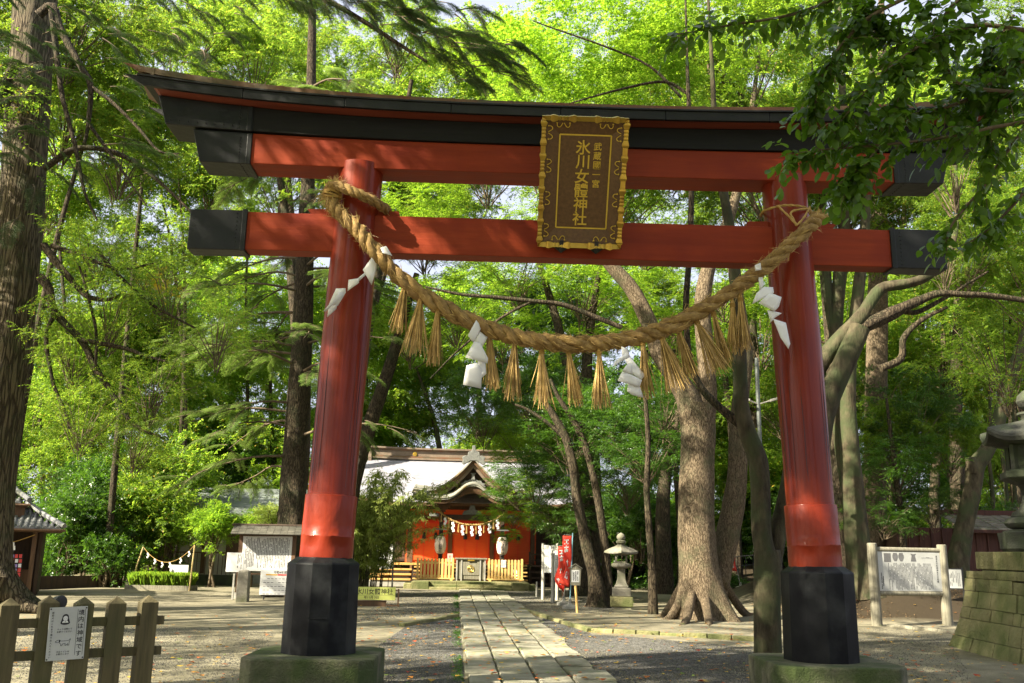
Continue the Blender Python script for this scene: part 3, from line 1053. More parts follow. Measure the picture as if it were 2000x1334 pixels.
# raised letters, one part each
def chars(text, size, x, y0, step):
    for i, ch in enumerate(text):
        mb = MB()
        put_text(mb, ch, size, (x - .004 * i * 0, y0 - i * step, -.033), (1, 0, 0), (0, 1, 0), .006)
        c = mb.build('character', M['goldtext'], plq)
chars('氷川女體神社', .172, -.005, ih - .128, .163)
chars('武蔵國一宮', .095, .160, ih - .115, .105)
for s2 in (-1, 1):
    mb = MB()
    x = s2 * w * .42
    mb.b2((x - .022, -h - .03, .03), (x + .022, -h + .075, .055))
    mb.b2((x - .022, -h - .045, -.10), (x + .022, -h - .02, .055))
    mb.prism([(x - .085, -h - .02, .0), (x, -h - .085, .0), (x + .085, -h - .02, .0)], (0, 0, -.03))
    mb.build('bracket', M['iron'], plq, bevel=.003)
# ---------------------------------------------------------------- straw rope, tassels, paper streamers
RY = -.42
def smooth_path(pts, n):
    """Catmull-Rom through points"""
    P = [Vector(p) for p in pts]
    P = [P[0] * 2 - P[1]] + P + [P[-1] * 2 - P[-2]]
    out = []
    seg = len(P) - 3
    for i in range(n + 1):
        u = i / n * seg
        k = min(int(u), seg - 1)
        t = u - k
        a, b, c, d = P[k:k + 4]
        out.append(.5 * ((2 * b) + (c - a) * t + (2 * a - 5 * b + 4 * c - d) * t * t + (3 * b - 3 * c + d - a) * t ** 3))
    return out
def frames(pts):
    out, up = [], Vector((0, 1, 0))
    for i in range(len(pts)):
        t = (pts[min(i + 1, len(pts) - 1)] - pts[max(i - 1, 0)]).normalized()
        up = (up - t * up.dot(t)).normalized()
        out.append((t, up, t.cross(up)))
    return out
main_px = [(648, 372, -.36), (650, 400, -.42), (672, 425, -.46), (700, 450, -.48), (738, 497, -.47), (785, 545, -.42), (850, 592, -.42), (928, 633, -.42), (1000, 657, -.42), (1060, 668, -.42), (1120, 672, -.42), (1185, 668, -.42), (1250, 657, -.42), (1310, 637, -.42), (1375, 603, -.42), (1440, 562, -.42), (1495, 522, -.44), (1540, 482, -.46), (1575, 448, -.45), (1598, 424, -.36)]
RP = smooth_path([at(*p) for p in main_px], 260)
RF = frames(RP)
ro = thing('straw_rope', RP[130], 'thick twisted straw rope slung in a curve between the gate pillars', 'straw rope')
org = RP[130]
def strand_tube(P, Fm, rad, k, turns, sr, n=7, ph=0.0, nstr=3):
    mb = MB()
    pts, rr = [], []
    for i, p in enumerate(P):
        u = i / (len(P) - 1)
        th = 2 * PI * (turns * u + k / nstr) + ph + .55 * math.sin(u * 31) + .3 * math.sin(u * 77)
        r = rad(u)
        pts.append(p + Fm[i][1] * (math.cos(th) * r * .52) + Fm[i][2] * (math.sin(th) * r * .52))
        rr.append(r * sr)
    q = random.Random(k)
    mb.tube(pts, rr, n, fn=lambda i, kk, th: 1 + .13 * math.sin(kk * 2.3 + i * 1.1) + .07 * math.sin(i * 3.7 + kk) + .08 * math.sin(i * .37 + k * 2))
    return mb, pts, rr
def main_r(u):
    return .082 + .012 * math.sin(u * 40) * .3 + (.012 if .25 < u < .75 else 0) - .02 * max(0, .08 - u) / .08
fz = MB()
q = random.Random(3)
for k in range(3):
    mb, pts, rr = strand_tube(RP, RF, main_r, k, 13, .56, 9)
    mb.build('strand', M['straw'], ro, smooth=True, org=org, ang=60)
    # straws lying along and sticking out of the strand
    for _ in range(900):
        i = q.randrange(2, len(pts) - 8)
        th = q.uniform(0, 2 * PI)
        T, A, B = RF[i]
        rad = rr[i] * 1.0
        tw = (pts[i + 3] - pts[i]).normalized()
        nrm = (A * math.cos(th) + B * math.sin(th))
        a = pts[i] + nrm * rad * .96
        L = q.uniform(.03, .13)
        lift = abs(q.gauss(0, .28)) if q.random() < .75 else q.uniform(.3, 1.3)
        d = (tw * q.choice((1, 1, -1)) + nrm * lift + A * q.gauss(0, .16) + B * q.gauss(0, .16)).normalized()
        b = a + d * L * .55
        c = b + (d + Vector((0, 0, -.15 * lift))).normalized() * L * .45
        fz.tube([a - d * .01, b, c], [.0026, .0022, .0008], 3, cap=False)
# thinner piece that goes round the left pillar
lp = [at(640, 375, -.40), at(652, 362, -.47), at(690, 374, -.50), at(725, 390, -.42), at(752, 408, -.20), at(750, 412, .1), at(720, 405, .33), at(680, 395, .33), at(655, 385, .05), at(644, 378, -.25)]
LP = smooth_path(lp, 90)
LF = frames(LP)
for k in range(3):
    mb, pts, rr = strand_tube(LP, LF, lambda u: .058, k, 7, .58, 7)
    mb.build('strand', M['straw'], ro, smooth=True, org=org, ang=60)
    for _ in range(110):
        i = q.randrange(2, len(pts) - 8)
        th = q.uniform(0, 2 * PI)
        T, A, B = LF[i]
        nrm = (A * math.cos(th) + B * math.sin(th))
        a = pts[i] + nrm * rr[i] * .95
        d = (T + nrm * abs(q.gauss(0, .3)) + A * q.gauss(0, .2)).normalized()
        L = q.uniform(.03, .1)
        fz.tube([a, a + d * L * .5, a + d * L], [.0022, .002, .0007], 3, cap=False)
# frayed end standing above the knot
for c0, n_, up_ in ((at(655, 364, -.40), 150, Vector((.05, -.1, 1))), (at(643, 380, -.40), 130, Vector((-.9, -.1, -.5))), (at(1598, 424, -.36), 120, Vector((.8, -.2, .45)))):
    for _ in range(n_):
        a = c0 + Vector((q.gauss(0, .05), q.gauss(0, .04), q.gauss(0, .03)))
        d = (up_ + Vector((q.gauss(0, .55), q.gauss(0, .4), q.gauss(0, .45)))).normalized()
        L = q.uniform(.04, .15)
        fz.tube([a, a + d * L * .6, a + d * L + Vector((0, 0, -.02))], [.0026, .002, .0008], 3, cap=False)
# wrappings at intervals
fz.build('frayed_straw', M['strawd'], ro, org=org)['kind'] = 'stuff'
kn = MB()
for i in range(7):
    c = at(650, 372 + i * 2, -.40)
    pts = [c + Vector((.10 * math.cos(t), .09 * math.sin(t), .03 * math.sin(t + i))) for t in [2 * PI * j / 16 for j in range(17)]]
    kn.tube(pts, .012, 5)
kn.build('knot', M['cord'], ro, smooth=True, org=org)
# thin cord round the right pillar that holds the rope end
c_px = [(1556, 440, -.50), (1545, 415, -.36), (1575, 408, -.30), (1584, 412, -.05), (1582, 418, .2), (1540, 412, .34), (1495, 416, .22), (1486, 422, -.0), (1492, 412, -.2), (1520, 403, -.31), (1545, 401, -.33), (1572, 405, -.27), (1583, 414, -.08)]
mb = MB()
CP = smooth_path([at(*p) for p in c_px], 90)
mb.tube(CP, .014, 6, fn=lambda i, k, th: 1 + .25 * math.sin(i * 1.7 + k * 2))
mb.tube(smooth_path([at(1519, 402, -.34), at(1540, 422, -.44), at(1556, 440, -.52)], 14), .012, 6, fn=lambda i, k, th: 1 + .2 * math.sin(i * 1.7 + k * 2))
mb.tube(smooth_path([at(1582, 404, -.24), at(1570, 425, -.44), at(1556, 440, -.52)], 14), .012, 6, fn=lambda i, k, th: 1 + .2 * math.sin(i * 1.7 + k * 2))
mb.build('tie_cord', M['cord'], ro, smooth=True, org=org)

tass = [((793, 548), (776, 650), 22, 'left end, first and steepest of the row'), ((822, 577), (806, 690), 28, 'second from the left pillar'), ((856, 600), (847, 710), 25, 'third from the left pillar'),
        ((955, 642), (962, 757), 20, 'beside the zigzag paper left of the middle'), ((1006, 664), (1000, 778), 24, 'second right of the left hanging paper'), ((1058, 684), (1063, 795), 24, 'left neighbour of the centre tassel'),
        ((1110, 684), (1125, 792), 28, 'longest, in the centre below the name plaque'), ((1170, 686), (1173, 795), 26, 'just left of the blown paper right of the middle'), ((1255, 668), (1264, 775), 22, 'just right of the blown paper'),
        ((1291, 655), (1326, 760), 36, 'widest and fanned out, right of the blown paper'), ((1324, 642), (1350, 735), 24, 'thin, between two wide fanned tassels'), ((1360, 626), (1408, 730), 34, 'slanting most, blown to the right'),
        ((1393, 610), (1418, 712), 24, 'third from the right pillar'), ((1430, 592), (1436, 690), 20, 'second from the right pillar'), ((1446, 582), (1455, 682), 20, 'nearest the right pillar')]
def tassel(i, a, b, wpx, where):
    q = random.Random(100 + i)
    A, B = at(*a, RY + .02 * q.uniform(-1, 1)), at(*b, RY + .05 * q.uniform(-1, 1))
    t = thing('straw_tassel', A, 'straw tassel on the gate rope, ' + where, 'tassel', 'straw tassels hanging from the gate rope')
    ax = B - A
    L = ax.length
    ax.normalize()
    s1 = Vector((1, 0, 0)); s1 = (s1 - ax * s1.dot(ax)).normalized(); s2 = ax.cross(s1)
    W = wpx * .0038 * q.uniform(.85, 1.2)
    mb = MB()
    for k in range(62):
        rr = math.sqrt(q.random())
        th = q.uniform(0, 2 * PI)
        o = s1 * math.cos(th) * rr + s2 * math.sin(th) * rr
        p0 = o * .022 - ax * .03
        ln = L * (q.uniform(.86, 1.06) if q.random() > .12 else q.uniform(.6, .9))
        fan = W * (1 if q.random() > .06 else 1.6)
        bend = q.gauss(0, .012)
        pts = [p0, o * .026 + ax * ln * .12, o * (fan * .55) + ax * ln * .55 + s1 * bend, o * fan + ax * ln + s1 * bend * 2]
        r = q.uniform(.0034, .0056)
        mb.tube(pts, [r, r, r * .95, r * .7], 4)
    mb.build('straw', M['strawd'], t)['kind'] = 'stuff'
    mb = MB()
    for k in range(4):
        pts = [(s1 * math.cos(u) + s2 * math.sin(u)) * .029 + ax * (.005 + k * .012) for u in [2 * PI * j / 12 for j in range(13)]]
        mb.tube(pts, .006, 4)
    pts = [Vector((0, 0, 0)) - ax * x for x in (-.01, .03, .06)]
    mb.tube(pts, [.024, .02, .016], 6)
    mb.build('binding', M['cord'], t, smooth=True)
for i, tt in enumerate(tass):
    tassel(i, *tt)

def paper(label, o, polys):
    """folded paper: polygons in photograph pixels with a depth per corner"""
    P = [[at(x, y, Y) for x, y, Y in pl] for pl in polys]
    t = thing('paper_streamer', P[0][0], label, 'paper streamer', 'white zigzag papers on the gate rope')
    for pl in P:
        mb = MB()
        n = len(pl)
        # bend every panel gently and give it the thickness of stiff paper
        c = sum(pl, Vector()) / n
        nn = (pl[1] - pl[0]).cross(pl[2] - pl[0]).normalized()
        if nn.y > 0: nn = -nn
        ring = []
        for k in range(n):
            a, b = pl[k], pl[(k + 1) % n]
            ring += [a, a + (b - a) * .5]
        c = c + nn * .006
        mid = [(r + c) / 2 + nn * .004 for r in ring]
        m_ = len(ring)
        mb.add(ring + mid + [c], [(i, (i + 1) % m_, m_ + (i + 1) % m_, m_ + i) for i in range(m_)] + [(m_ + i, m_ + (i + 1) % m_, 2 * m_) for i in range(m_)])
        o_ = mb.build('folded_panel', M['paper'], t, smooth=True, org=P[0][0])
        so_ = o_.modifiers.new('thickness', 'SOLIDIFY')
        so_.thickness = .0015
def zz(sx, x0, y0, pts, Y):
    return [(x0 + x * sx, y0 + y * sx, Y + (dy if len(p) > 2 else 0)) for p in pts for x, y, dy in [(p + (0,))[:3]]]
Z4 = lambda pts, Y: zz(.2998, 600, 320, pts, Y)
paper('white zigzag paper blown flat against the left red pillar', None, [
    Z4([(475, 545), (515, 535, -.04), (555, 600, .0), (490, 580, -.05)], -.53),
    Z4([(435, 590), (470, 625, .05), (420, 790, .0), (362, 690, -.03)], -.50),
    Z4([(378, 705, .0), (390, 718, .02), (336, 765), (330, 745, -.02)], -.52),
    Z4([(270, 755), (335, 745, -.05), (338, 775, -.03), (262, 830, .02)], -.55),
    Z4([(188, 812), (250, 810, -.03), (252, 838), (200, 925, .03), (140, 915)], -.52),
    Z4([(215, 830), (240, 850, .03), (120, 965, .0), (105, 960, -.03)], -.56),
    Z4([(140, 925), (195, 915), (190, 945, .05), (130, 1000)], -.50)])
Z5 = lambda pts, Y: zz(.25, 850, 580, pts, Y)
paper('white zigzag paper hanging straight down left of the rope middle', None, [
    Z5([(320, 180), (365, 235, .03), (300, 360), (255, 300, -.04)], -.53),
    Z5([(350, 270), (410, 315, .04), (370, 390), (310, 340, -.02)], -.50),
    Z5([(305, 345), (350, 355), (414, 480, .02), (408, 520, .03), (235, 472, -.06)], -.54),
    Z5([(332, 500), (392, 512, .03), (400, 600, .02), (348, 645)], -.50),
    Z5([(244, 535, -.04), (325, 512), (365, 560, .03), (360, 716, .04), (218, 686, -.05)], -.55)])
paper('white zigzag paper curled up by the wind right of the rope middle', None, [
    Z5([(1455, 388), (1500, 402, .03), (1525, 470, .03), (1462, 470)], -.50),
    Z5([(1490, 440), (1522, 470, .03), (1455, 502), (1390, 545, -.06), (1402, 505, -.04)], -.55),
    Z5([(1480, 480), (1525, 470, .03), (1642, 610, .06), (1612, 648, .03), (1535, 600)], -.50),
    Z5([(1465, 572, -.03), (1500, 525), (1540, 528, .02), (1538, 605, .02), (1480, 592)], -.56),
    Z5([(1460, 582, -.03), (1540, 610), (1616, 650, .03), (1597, 706, .03), (1425, 655, -.05)], -.54),
    Z5([(1510, 675, -.02), (1600, 700, .02), (1628, 788, .05), (1535, 765), (1497, 735, -.03)], -.51)])
Z6 = lambda pts, Y: zz(.2999, 1300, 350, pts, Y)
paper('white zigzag paper blown against the right red pillar', None, [
    Z6([(580, 560), (618, 545, -.03), (624, 590), (584, 597, -.03)], -.57),
    Z6([(605, 640), (632, 638, .02), (640, 690), (612, 735)], -.50),
    Z6([(640, 700), (700, 703, .02), (706, 740), (645, 770, -.03), (562, 815, -.06), (592, 742, -.03)], -.53),
    Z6([(605, 806, -.03), (680, 738), (756, 768, .05), (738, 830, .04), (708, 862, .02), (660, 835)], -.55),
    Z6([(662, 850, -.02), (712, 862), (758, 872, .02), (708, 905), (684, 935, -.02)], -.51),
    Z6([(700, 908), (784, 935, .04), (812, 1072, .06), (800, 1106, .04), (748, 1030)], -.54)])
# ---------------------------------------------------------------- picket fence with notice, near left
FA = Vector((-3.665, -3.43, 0))
fd = Vector((math.cos(R(35)), math.sin(R(35)), 0))
fn_ = Vector((fd.y, -fd.x, 0))          # front normal
pf = thing('picket_fence', FA, 'low weathered wooden picket fence with pointed posts at lower left', 'fence', rz=R(35))
# local x along the fence, local -y towards the viewer
ZT = 1.085
pks = [-.25, 0, .262, .508, .745, .985]
for i, x in enumerate(pks):
    mb = MB()
    s = .064
    qq = random.Random(i)
    top = ZT + qq.uniform(-.008, .008) + .02
    tw = R(qq.uniform(-2, 2))
    mb.lathe([(s * 1.414, -.1), (s * 1.414, top - .052), (.004, top)], 4, (x, 0, 0), rot=PI / 4 + tw)
    mb.build('picket', M['oldwood'], pf, bevel=.006)
for z in (.915, .685):
    mb = MB()
    mb.b2((-.45, -.03, z - .033), (1.115, .012, z + .033))
    mb.build('rail', M['oldwood'], pf, bevel=.005)

sgc = [at(98, 1187, -3.47), at(172, 1184, -3.33), at(163, 1286, -3.33), at(88, 1292, -3.47)]
def pic_on_fence(px, py):
    d = at(px, py, 0) - CAM
    o = FA + fn_ * .082
    t = (o - CAM).dot(fn_) / d.dot(fn_)
    return CAM + d * t
sgc = [pic_on_fence(*p) for p in ((98, 1187), (172, 1184), (163, 1286), (88, 1292))]
so_ = sum(sgc, Vector()) / 4
ex = ((sgc[1] - sgc[0]) + (sgc[2] - sgc[3])).normalized()
ey = (sgc[0] - sgc[3]) + (sgc[1] - sgc[2]); ey = (ey - ex * ey.dot(ex)).normalized()
en = ex.cross(ey)
SW, SH = (sgc[1] - sgc[0]).length, (sgc[0] - sgc[3]).length
ns = thing('notice_sign', so_, 'small white notice with a dog drawing fixed to the picket fence', 'sign')
ns.matrix_world = Matrix(((ex.x, ey.x, en.x, so_.x), (ex.y, ey.y, en.y, so_.y), (ex.z, ey.z, en.z, so_.z), (0, 0, 0, 1)))
mb = MB(); mb.b2((-SW / 2, -SH / 2, -.004), (SW / 2, SH / 2, 0))
mb.build('panel', M['signgrey'], ns, bevel=.0015)
mb = MB()
X = (1, 0, 0); Yv = (0, 1, 0)
u = SW
put_column(mb, '境内は神域です', u * .165, (u * .345, SH * .385, .0012), X, Yv, SH * .129)
put_column(mb, '補助犬はこれまで通りお入りください', u * .062, (-u * .405, SH * .40, .0012), X, Yv, SH * .052)
for t_, y in (('ペットは抱いて', .085), ('お参りください', .035), ('犬のトイレは', -.34), ('お断りします', -.385)):
    put_text(mb, t_, u * .058, (-u * .07, SH * y, .0012), X, Yv)
for xx in (.245, .445):
    mb.b2((u * xx - .0012, -SH * .42, .0008), (u * xx + .0012, SH * .45, .0014))
mb.build('lettering', M['ink'], ns)
# drawings: a seated figure with long hair, and a dog in outline
mb = MB()
cx, cyy = -u * .07, SH * .26
def ring2(c, rx, ry, r2=.0, n=20):
    return [(c[0] + rx * math.cos(2 * PI * k / n), c[1] + ry * math.sin(2 * PI * k / n), .0012) for k in range(n)]
mb.add(ring2((cx, cyy + u * .07), u * .085, u * .085), [tuple(range(20))])
mb.add([(cx - u * .085, cyy + u * .06, .0012), (cx + u * .085, cyy + u * .06, .0012), (cx + u * .125, cyy - u * .09, .0012), (cx - u * .125, cyy - u * .09, .0012)], [(3, 2, 1, 0)])
mb.add(ring2((cx, cyy - u * .09), u * .125, u * .05), [tuple(range(20))])
mb.build('drawing', M['ink'], ns)
mb = MB()
f = ring2((cx, cyy + u * .035), u * .062, u * .07)
mb.add([(a, b, .0018) for a, b, c in f], [tuple(range(20))])
mb.add([(cx - u * .06, cyy - u * .03, .0018), (cx + u * .06, cyy - u * .03, .0018), (cx + u * .085, cyy - u * .085, .0018), (cx - u * .085, cyy - u * .085, .0018)], [(3, 2, 1, 0)])
mb.build('drawing', M['white'], ns)
mb = MB()
for sx in (-1, 1):
    mb.b2((cx + sx * u * .026 - .0022, cyy + u * .035, .0018), (cx + sx * u * .026 + .0022, cyy + u * .041, .0024))
mb.b2((cx - .0012, cyy - u * .02, .0018), (cx + .0012, cyy - u * .07, .0024))
dy = -SH * .17
dog = [(-.22, .03), (-.16, .075), (-.10, .075), (-.07, .045), (.06, .045), (.13, .05), (.17, .10), (.18, .085), (.15, .02), (.145, -.08), (.115, -.085), (.11, -.03), (.07, -.08), (.04, -.08), (.05, -.03), (-.02, -.03), (-.04, -.085), (-.07, -.085), (-.07, -.03), (-.10, -.02), (-.10, .02), (-.17, .005), (-.22, .03)]
pts = [(cx + a * u * 1.0, dy + b * u * 1.0, .002) for a, b in dog]
for a, b in zip(pts, pts[1:]):
    mb.bar(a, b, .0024, .0012)
mb.add([(a, b, .002) for a, b, c in ring2((cx - u * .105, dy + u * .045), u * .018, u * .028)], [tuple(range(20))])
mb.build('drawing', M['ink'], ns)
for sx, sy in ((-1, 1), (1, 1), (1, -1), (-1, -1)):
    mb = MB(); mb.ball((sx * (SW / 2 - .009), sy * (SH / 2 - .011), .001), .006, 8, 4, .6)
    mb.build('screw', M['iron'], ns)

# dark round spotlight behind the fence
c = at(112, 1176, -2.6)
sp = thing('spotlight', (c.x, c.y, 0), 'small round black spotlight on a stake behind the picket fence', 'spotlight')
mb = MB(); mb.tube([(0, 0, -.05), (0, 0, c.z - .05)], .012, 8)
mb.build('stake', M['iron'], sp)
mb = MB(); mb.tube([(-.05, .03, c.z), (.0, 0, c.z), (.045, -.028, c.z), (.05, -.03, c.z)], [.035, .05, .056, .045], 16)
mb.build('housing', M['iron'], sp, smooth=True)

# ---------------------------------------------------------------- big stone lantern on block pedestal, right edge
LC = Vector((9.19, 4.85, 0))
PZ = 1.64
ped = thing('stone_pedestal', LC, 'flared mossy block-stone pedestal at the right edge carrying the big lantern', 'pedestal', rz=R(-4))
def half(z):
    # flared foot
    u = max(0, 1 - z / 1.33)
    return 1.24 + .30 * u ** 1.7
courses = [(-.06, .22, 7), (.225, .52, 5), (.525, .71, 7), (.715, .985, 5), (.99, 1.19, 6), (1.195, 1.335, 4)]
qq = random.Random(21)
core = MB()
core.lathe([(1.13 * 1.414 + (.30 * max(0, 1 - z / 1.33) ** 1.7) * 1.3, z) for z in (-.1, .2, .4, .7, 1.0, 1.3)] , 4, rot=PI / 4)
core.b2((-1.04, -1.04, 1.2), (1.04, 1.04, 1.60))
core.build('core', M['joint'], ped)
for ci, (z0, z1, n) in enumerate(courses):
    for side in range(2):           # front and left faces
        cuts = [-1.0]
        ws = [qq.uniform(.6, 1.4) for _ in range(n)]
        tot = sum(ws)
        for w_ in ws: cuts.append(cuts[-1] + 2 * w_ / tot)
        for a, b in zip(cuts, cuts[1:]):
            p = qq.uniform(-.012, .016)
            g1 = .006
            def P_(u, z, off):
                hw = half(z) + p + off
                c = (u * half(z), -hw) if side == 0 else (-hw, -u * half(z))
                return Vector((c[0], c[1], z))
            aa, bb = a + g1, b - g1
            dz = qq.uniform(-.02, .02) if qq.random() < .4 else 0
            zz1 = z1 - .004 + min(dz, 0)
            vs = []
            nu, nz = 3, 3
            for j in range(nz + 1):
                for i in range(nu + 1):
                    edge = i in (0, nu) or j in (0, nz)
                    vs.append(P_(aa + (bb - aa) * i / nu, z0 + (zz1 - z0) * j / nz, (-.012 if edge else qq.uniform(-.004, .010))))
            nfront = len(vs)
            for j in (0, nz):
                for i in (0, nu):
                    vs.append(P_(aa + (bb - aa) * i / nu, z0 + (zz1 - z0) * j / nz, -.12))
            k = nu + 1
            fs = [(j * k + i, j * k + i + 1, (j + 1) * k + i + 1, (j + 1) * k + i) for j in range(nz) for i in range(nu)]
            bl_, br2, tl_, tr2 = nfront, nfront + 1, nfront + 2, nfront + 3
            fs += [tuple([bl_, br2] + [i for i in range(nu, -1, -1)]), tuple([tr2, tl_] + [nz * k + i for i in range(0, nu + 1)])]
            fs += [tuple([tl_, bl_] + [j * k for j in range(nz + 1)]), tuple([br2, tr2] + [j * k + nu for j in range(nz, -1, -1)])]
            MB().add(vs, fs).build('block', M['mossstone'], ped, smooth=True, ang=50)
for a, b in ((-1.10, -.30), (-.29, .45), (.46, 1.10)):
    mb = MB(); mb.b2((a, -1.10, 1.345), (b, -.6, PZ)); mb.build('cap_block', M['mossstone'], ped, bevel=.015)
mb = MB(); mb.b2((-1.10, -.59, 1.345), (1.10, 1.10, PZ)); mb.build('cap_block', M['mossstone'], ped, bevel=.015)

bigl = thing('stone_lantern', Vector((8.86, 4.85, PZ)), 'large dark stone lantern cut by the right edge on its block pedestal', 'stone lantern', rz=R(10))
bigl.scale = (.74, .74, .87)
def hexring(prof, name, mat, lift=None, n=6, smooth=False, bevel=.01, parent=None, rot=0.0):
    mb = MB()
    mb.lathe(prof, n, rot=rot, fn=lift)
    return mb.build(name, mat, parent, smooth=smooth, bevel=bevel)
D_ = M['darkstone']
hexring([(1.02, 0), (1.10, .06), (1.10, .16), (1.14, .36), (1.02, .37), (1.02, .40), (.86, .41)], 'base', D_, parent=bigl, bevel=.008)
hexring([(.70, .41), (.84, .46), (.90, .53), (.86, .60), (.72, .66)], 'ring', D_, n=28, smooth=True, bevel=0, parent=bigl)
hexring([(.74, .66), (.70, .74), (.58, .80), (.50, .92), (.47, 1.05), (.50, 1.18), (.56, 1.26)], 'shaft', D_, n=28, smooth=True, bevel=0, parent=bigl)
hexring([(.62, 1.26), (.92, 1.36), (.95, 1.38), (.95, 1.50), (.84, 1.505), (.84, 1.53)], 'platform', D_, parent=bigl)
# firebox: six corner posts, sills and heads round dark openings
mb = MB()
r0 = .70
for k in range(6):
    th = PI / 3 * k
    p = Vector((r0 * math.cos(th), r0 * math.sin(th), 0))
    mb.bar(p + Vector((0, 0, 1.53)), p + Vector((0, 0, 2.0)), .13)
for z0, z1 in ((1.53, 1.61), (1.92, 2.0)):
    mb.lathe([(.69, z0), (.69, z1)], 6)
for k in range(6):
    th = PI / 3 * k + PI / 6
    if k % 2: 
        c = Vector((.585 * math.cos(th), .585 * math.sin(th), 1.765))
        mb.box(c, (.05, .62, .34), Euler((0, 0, th)).to_matrix())
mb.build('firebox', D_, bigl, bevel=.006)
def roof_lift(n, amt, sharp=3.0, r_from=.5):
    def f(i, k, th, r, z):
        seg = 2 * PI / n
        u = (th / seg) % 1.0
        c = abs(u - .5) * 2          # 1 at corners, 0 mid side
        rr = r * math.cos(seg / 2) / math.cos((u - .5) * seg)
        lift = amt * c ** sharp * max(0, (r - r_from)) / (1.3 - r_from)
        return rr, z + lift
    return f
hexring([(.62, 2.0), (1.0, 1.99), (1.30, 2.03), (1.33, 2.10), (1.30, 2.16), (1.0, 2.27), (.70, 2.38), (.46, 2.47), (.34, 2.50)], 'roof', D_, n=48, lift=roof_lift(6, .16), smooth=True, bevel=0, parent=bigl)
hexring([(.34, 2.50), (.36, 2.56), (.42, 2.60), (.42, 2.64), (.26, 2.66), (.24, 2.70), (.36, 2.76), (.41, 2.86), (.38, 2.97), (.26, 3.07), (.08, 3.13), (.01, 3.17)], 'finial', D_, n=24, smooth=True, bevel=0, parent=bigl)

# ---------------------------------------------------------------- information board, right
a, b = gp(1713, 1222), gp(1852, 1222)
b.y = a.y + .45
an = math.atan2(b.y - a.y, b.x - a.x)
W_ = (b - a).length
ib = thing('information_board', (a + b) / 2, 'large history board with rows of print between two grey log posts', 'information board', rz=an)
for sx in (-1, 1):
    mb = MB(); mb.tube([(sx * W_ / 2, 0, -.2), (sx * W_ / 2, 0, .9), (sx * W_ / 2, 0, 1.83), (sx * W_ / 2, 0, 1.845)], [.125, .115, .11, .09], 14, fn=lambda i, k, th: 1 + .04 * math.sin(k * 2.1))
    mb.build('post', M['logwood'], ib, smooth=True, ang=50)
for z in (1.70, .72):
    mb = MB(); mb.tube([(-W_ / 2 + .08, 0, z), (W_ / 2 - .08, 0, z)], .062, 10)
    mb.build('rail', M['logwood'], ib, smooth=True, ang=50)
bw = W_ / 2 - .10
mb = MB(); mb.b2((-bw, -.045, .77), (bw, -.015, 1.655))
pnl = mb.build('panel', M['signgrey'], ib, bevel=.004)
mb = MB()
fine_print(mb, (bw * .70, -.0465, 1.40), (-1, 0, 0), (0, 0, 1), 33, .58, .036, 3)
mb.build('print', M['faint'], pnl)
mb = MB()
put_column(mb, '見沼氷川女体神社の文化財', .05, (bw * .88, -.0465, 1.56), (1, 0, 0), (0, 0, 1), .052)
fine_print(mb, (-bw * .86, -.0465, 1.18), (-1, 0, 0), (0, 0, 1), 2, .35, .04, 8)
mb.build('lettering', M['ink'], pnl)
# pictures printed along the top: two jars, a vessel, a long blade
for cx in (-.42, -.24):
    mb = MB()
    c = bw * cx * 1.05
    prof = [(.03, .0), (.055, .04), (.075, .09), (.07, .14), (.05, .17), (.055, .19)]
    pl = [(c + r, -.0465, 1.44 + z) for r, z in prof] + [(c - r, -.0465, 1.44 + z) for r, z in reversed(prof)]
    mb.add(pl, [tuple(range(len(pl) - 1, -1, -1))])
    mb.build('picture', M['faint'], pnl)
mb = MB()
c = bw * .14
pl = [(c - .075, 1.44), (c + .075, 1.44), (c + .055, 1.53), (c + .045, 1.57), (c + .08, 1.62), (c, 1.605), (c - .08, 1.62), (c - .045, 1.57), (c - .055, 1.53)]
mb.add([(x, -.0465, z) for x, z in pl], [tuple(range(len(pl)))])
mb.build('picture', M['faint'], pnl)
mb = MB()
c = bw * .58
mb.b2((c - .16, -.0475, 1.522), (c + .16, -.046, 1.53))
mb.b2((c - .03, -.0475, 1.53), (c + .06, -.046, 1.54))
mb.build('picture', M['faint'], pnl)
mb = MB()
mb.add([(x, -.0465, z) for x, z in ((-bw * .80, 1.42), (-bw * .58, 1.42), (-bw * .58, 1.62), (-bw * .80, 1.62))], [(0, 1, 2, 3)])
mb.build('picture', M['faint'], pnl)

a, b = gp(1848, 1185), gp(1880, 1190)
p0 = at(1862, 1180, 14.2); z0 = hgt(p0.x, p0.y)
sb = thing('notice_sign', (p0.x, p0.y, z0), 'small white panel on thin dark posts behind the history board', 'sign')
zt = at(1862, 1110, 14.2).z - z0
mb = MB()
hw = .27
for sx in (-.30, .30):
    mb = MB(); mb.b2((sx - .018, -.018, -.3), (sx + .018, .018, zt + .02)); mb.build('post', M['iron'], sb)
mb = MB(); mb.b2((-.29, -.03, zt - .53), (.29, -.012, zt)); mb.build('frame', M['iron'], sb)
mb = MB(); mb.b2((-.26, -.038, zt - .50), (.26, -.028, zt - .03)); pn = mb.build('panel', M['signgrey'], sb)
mb = MB(); fine_print(mb, (.2, -.0395, zt - .08), (-1, 0, 0), (0, 0, 1), 10, .36, .04, 9); mb.build('print', M['faint'], pn)

# log edging at the foot of the bank
a, b = gp(1735, 1226), gp(1900, 1243)
lg = thing('log_edging', a, 'half buried log edging along the foot of the bank', 'log edging')
d = b - a
for u0, u1 in ((0, .33), (.335, .62), (.625, 1)):
    mb = MB(); mb.tube([d * u0 + Vector((0, 0, .03)), d * ((u0 + u1) / 2) + Vector((0, .02, .045)), d * u1 + Vector((0, 0, .03))], .055, 10)
    mb.build('log', M['logwood'], lg, smooth=True)
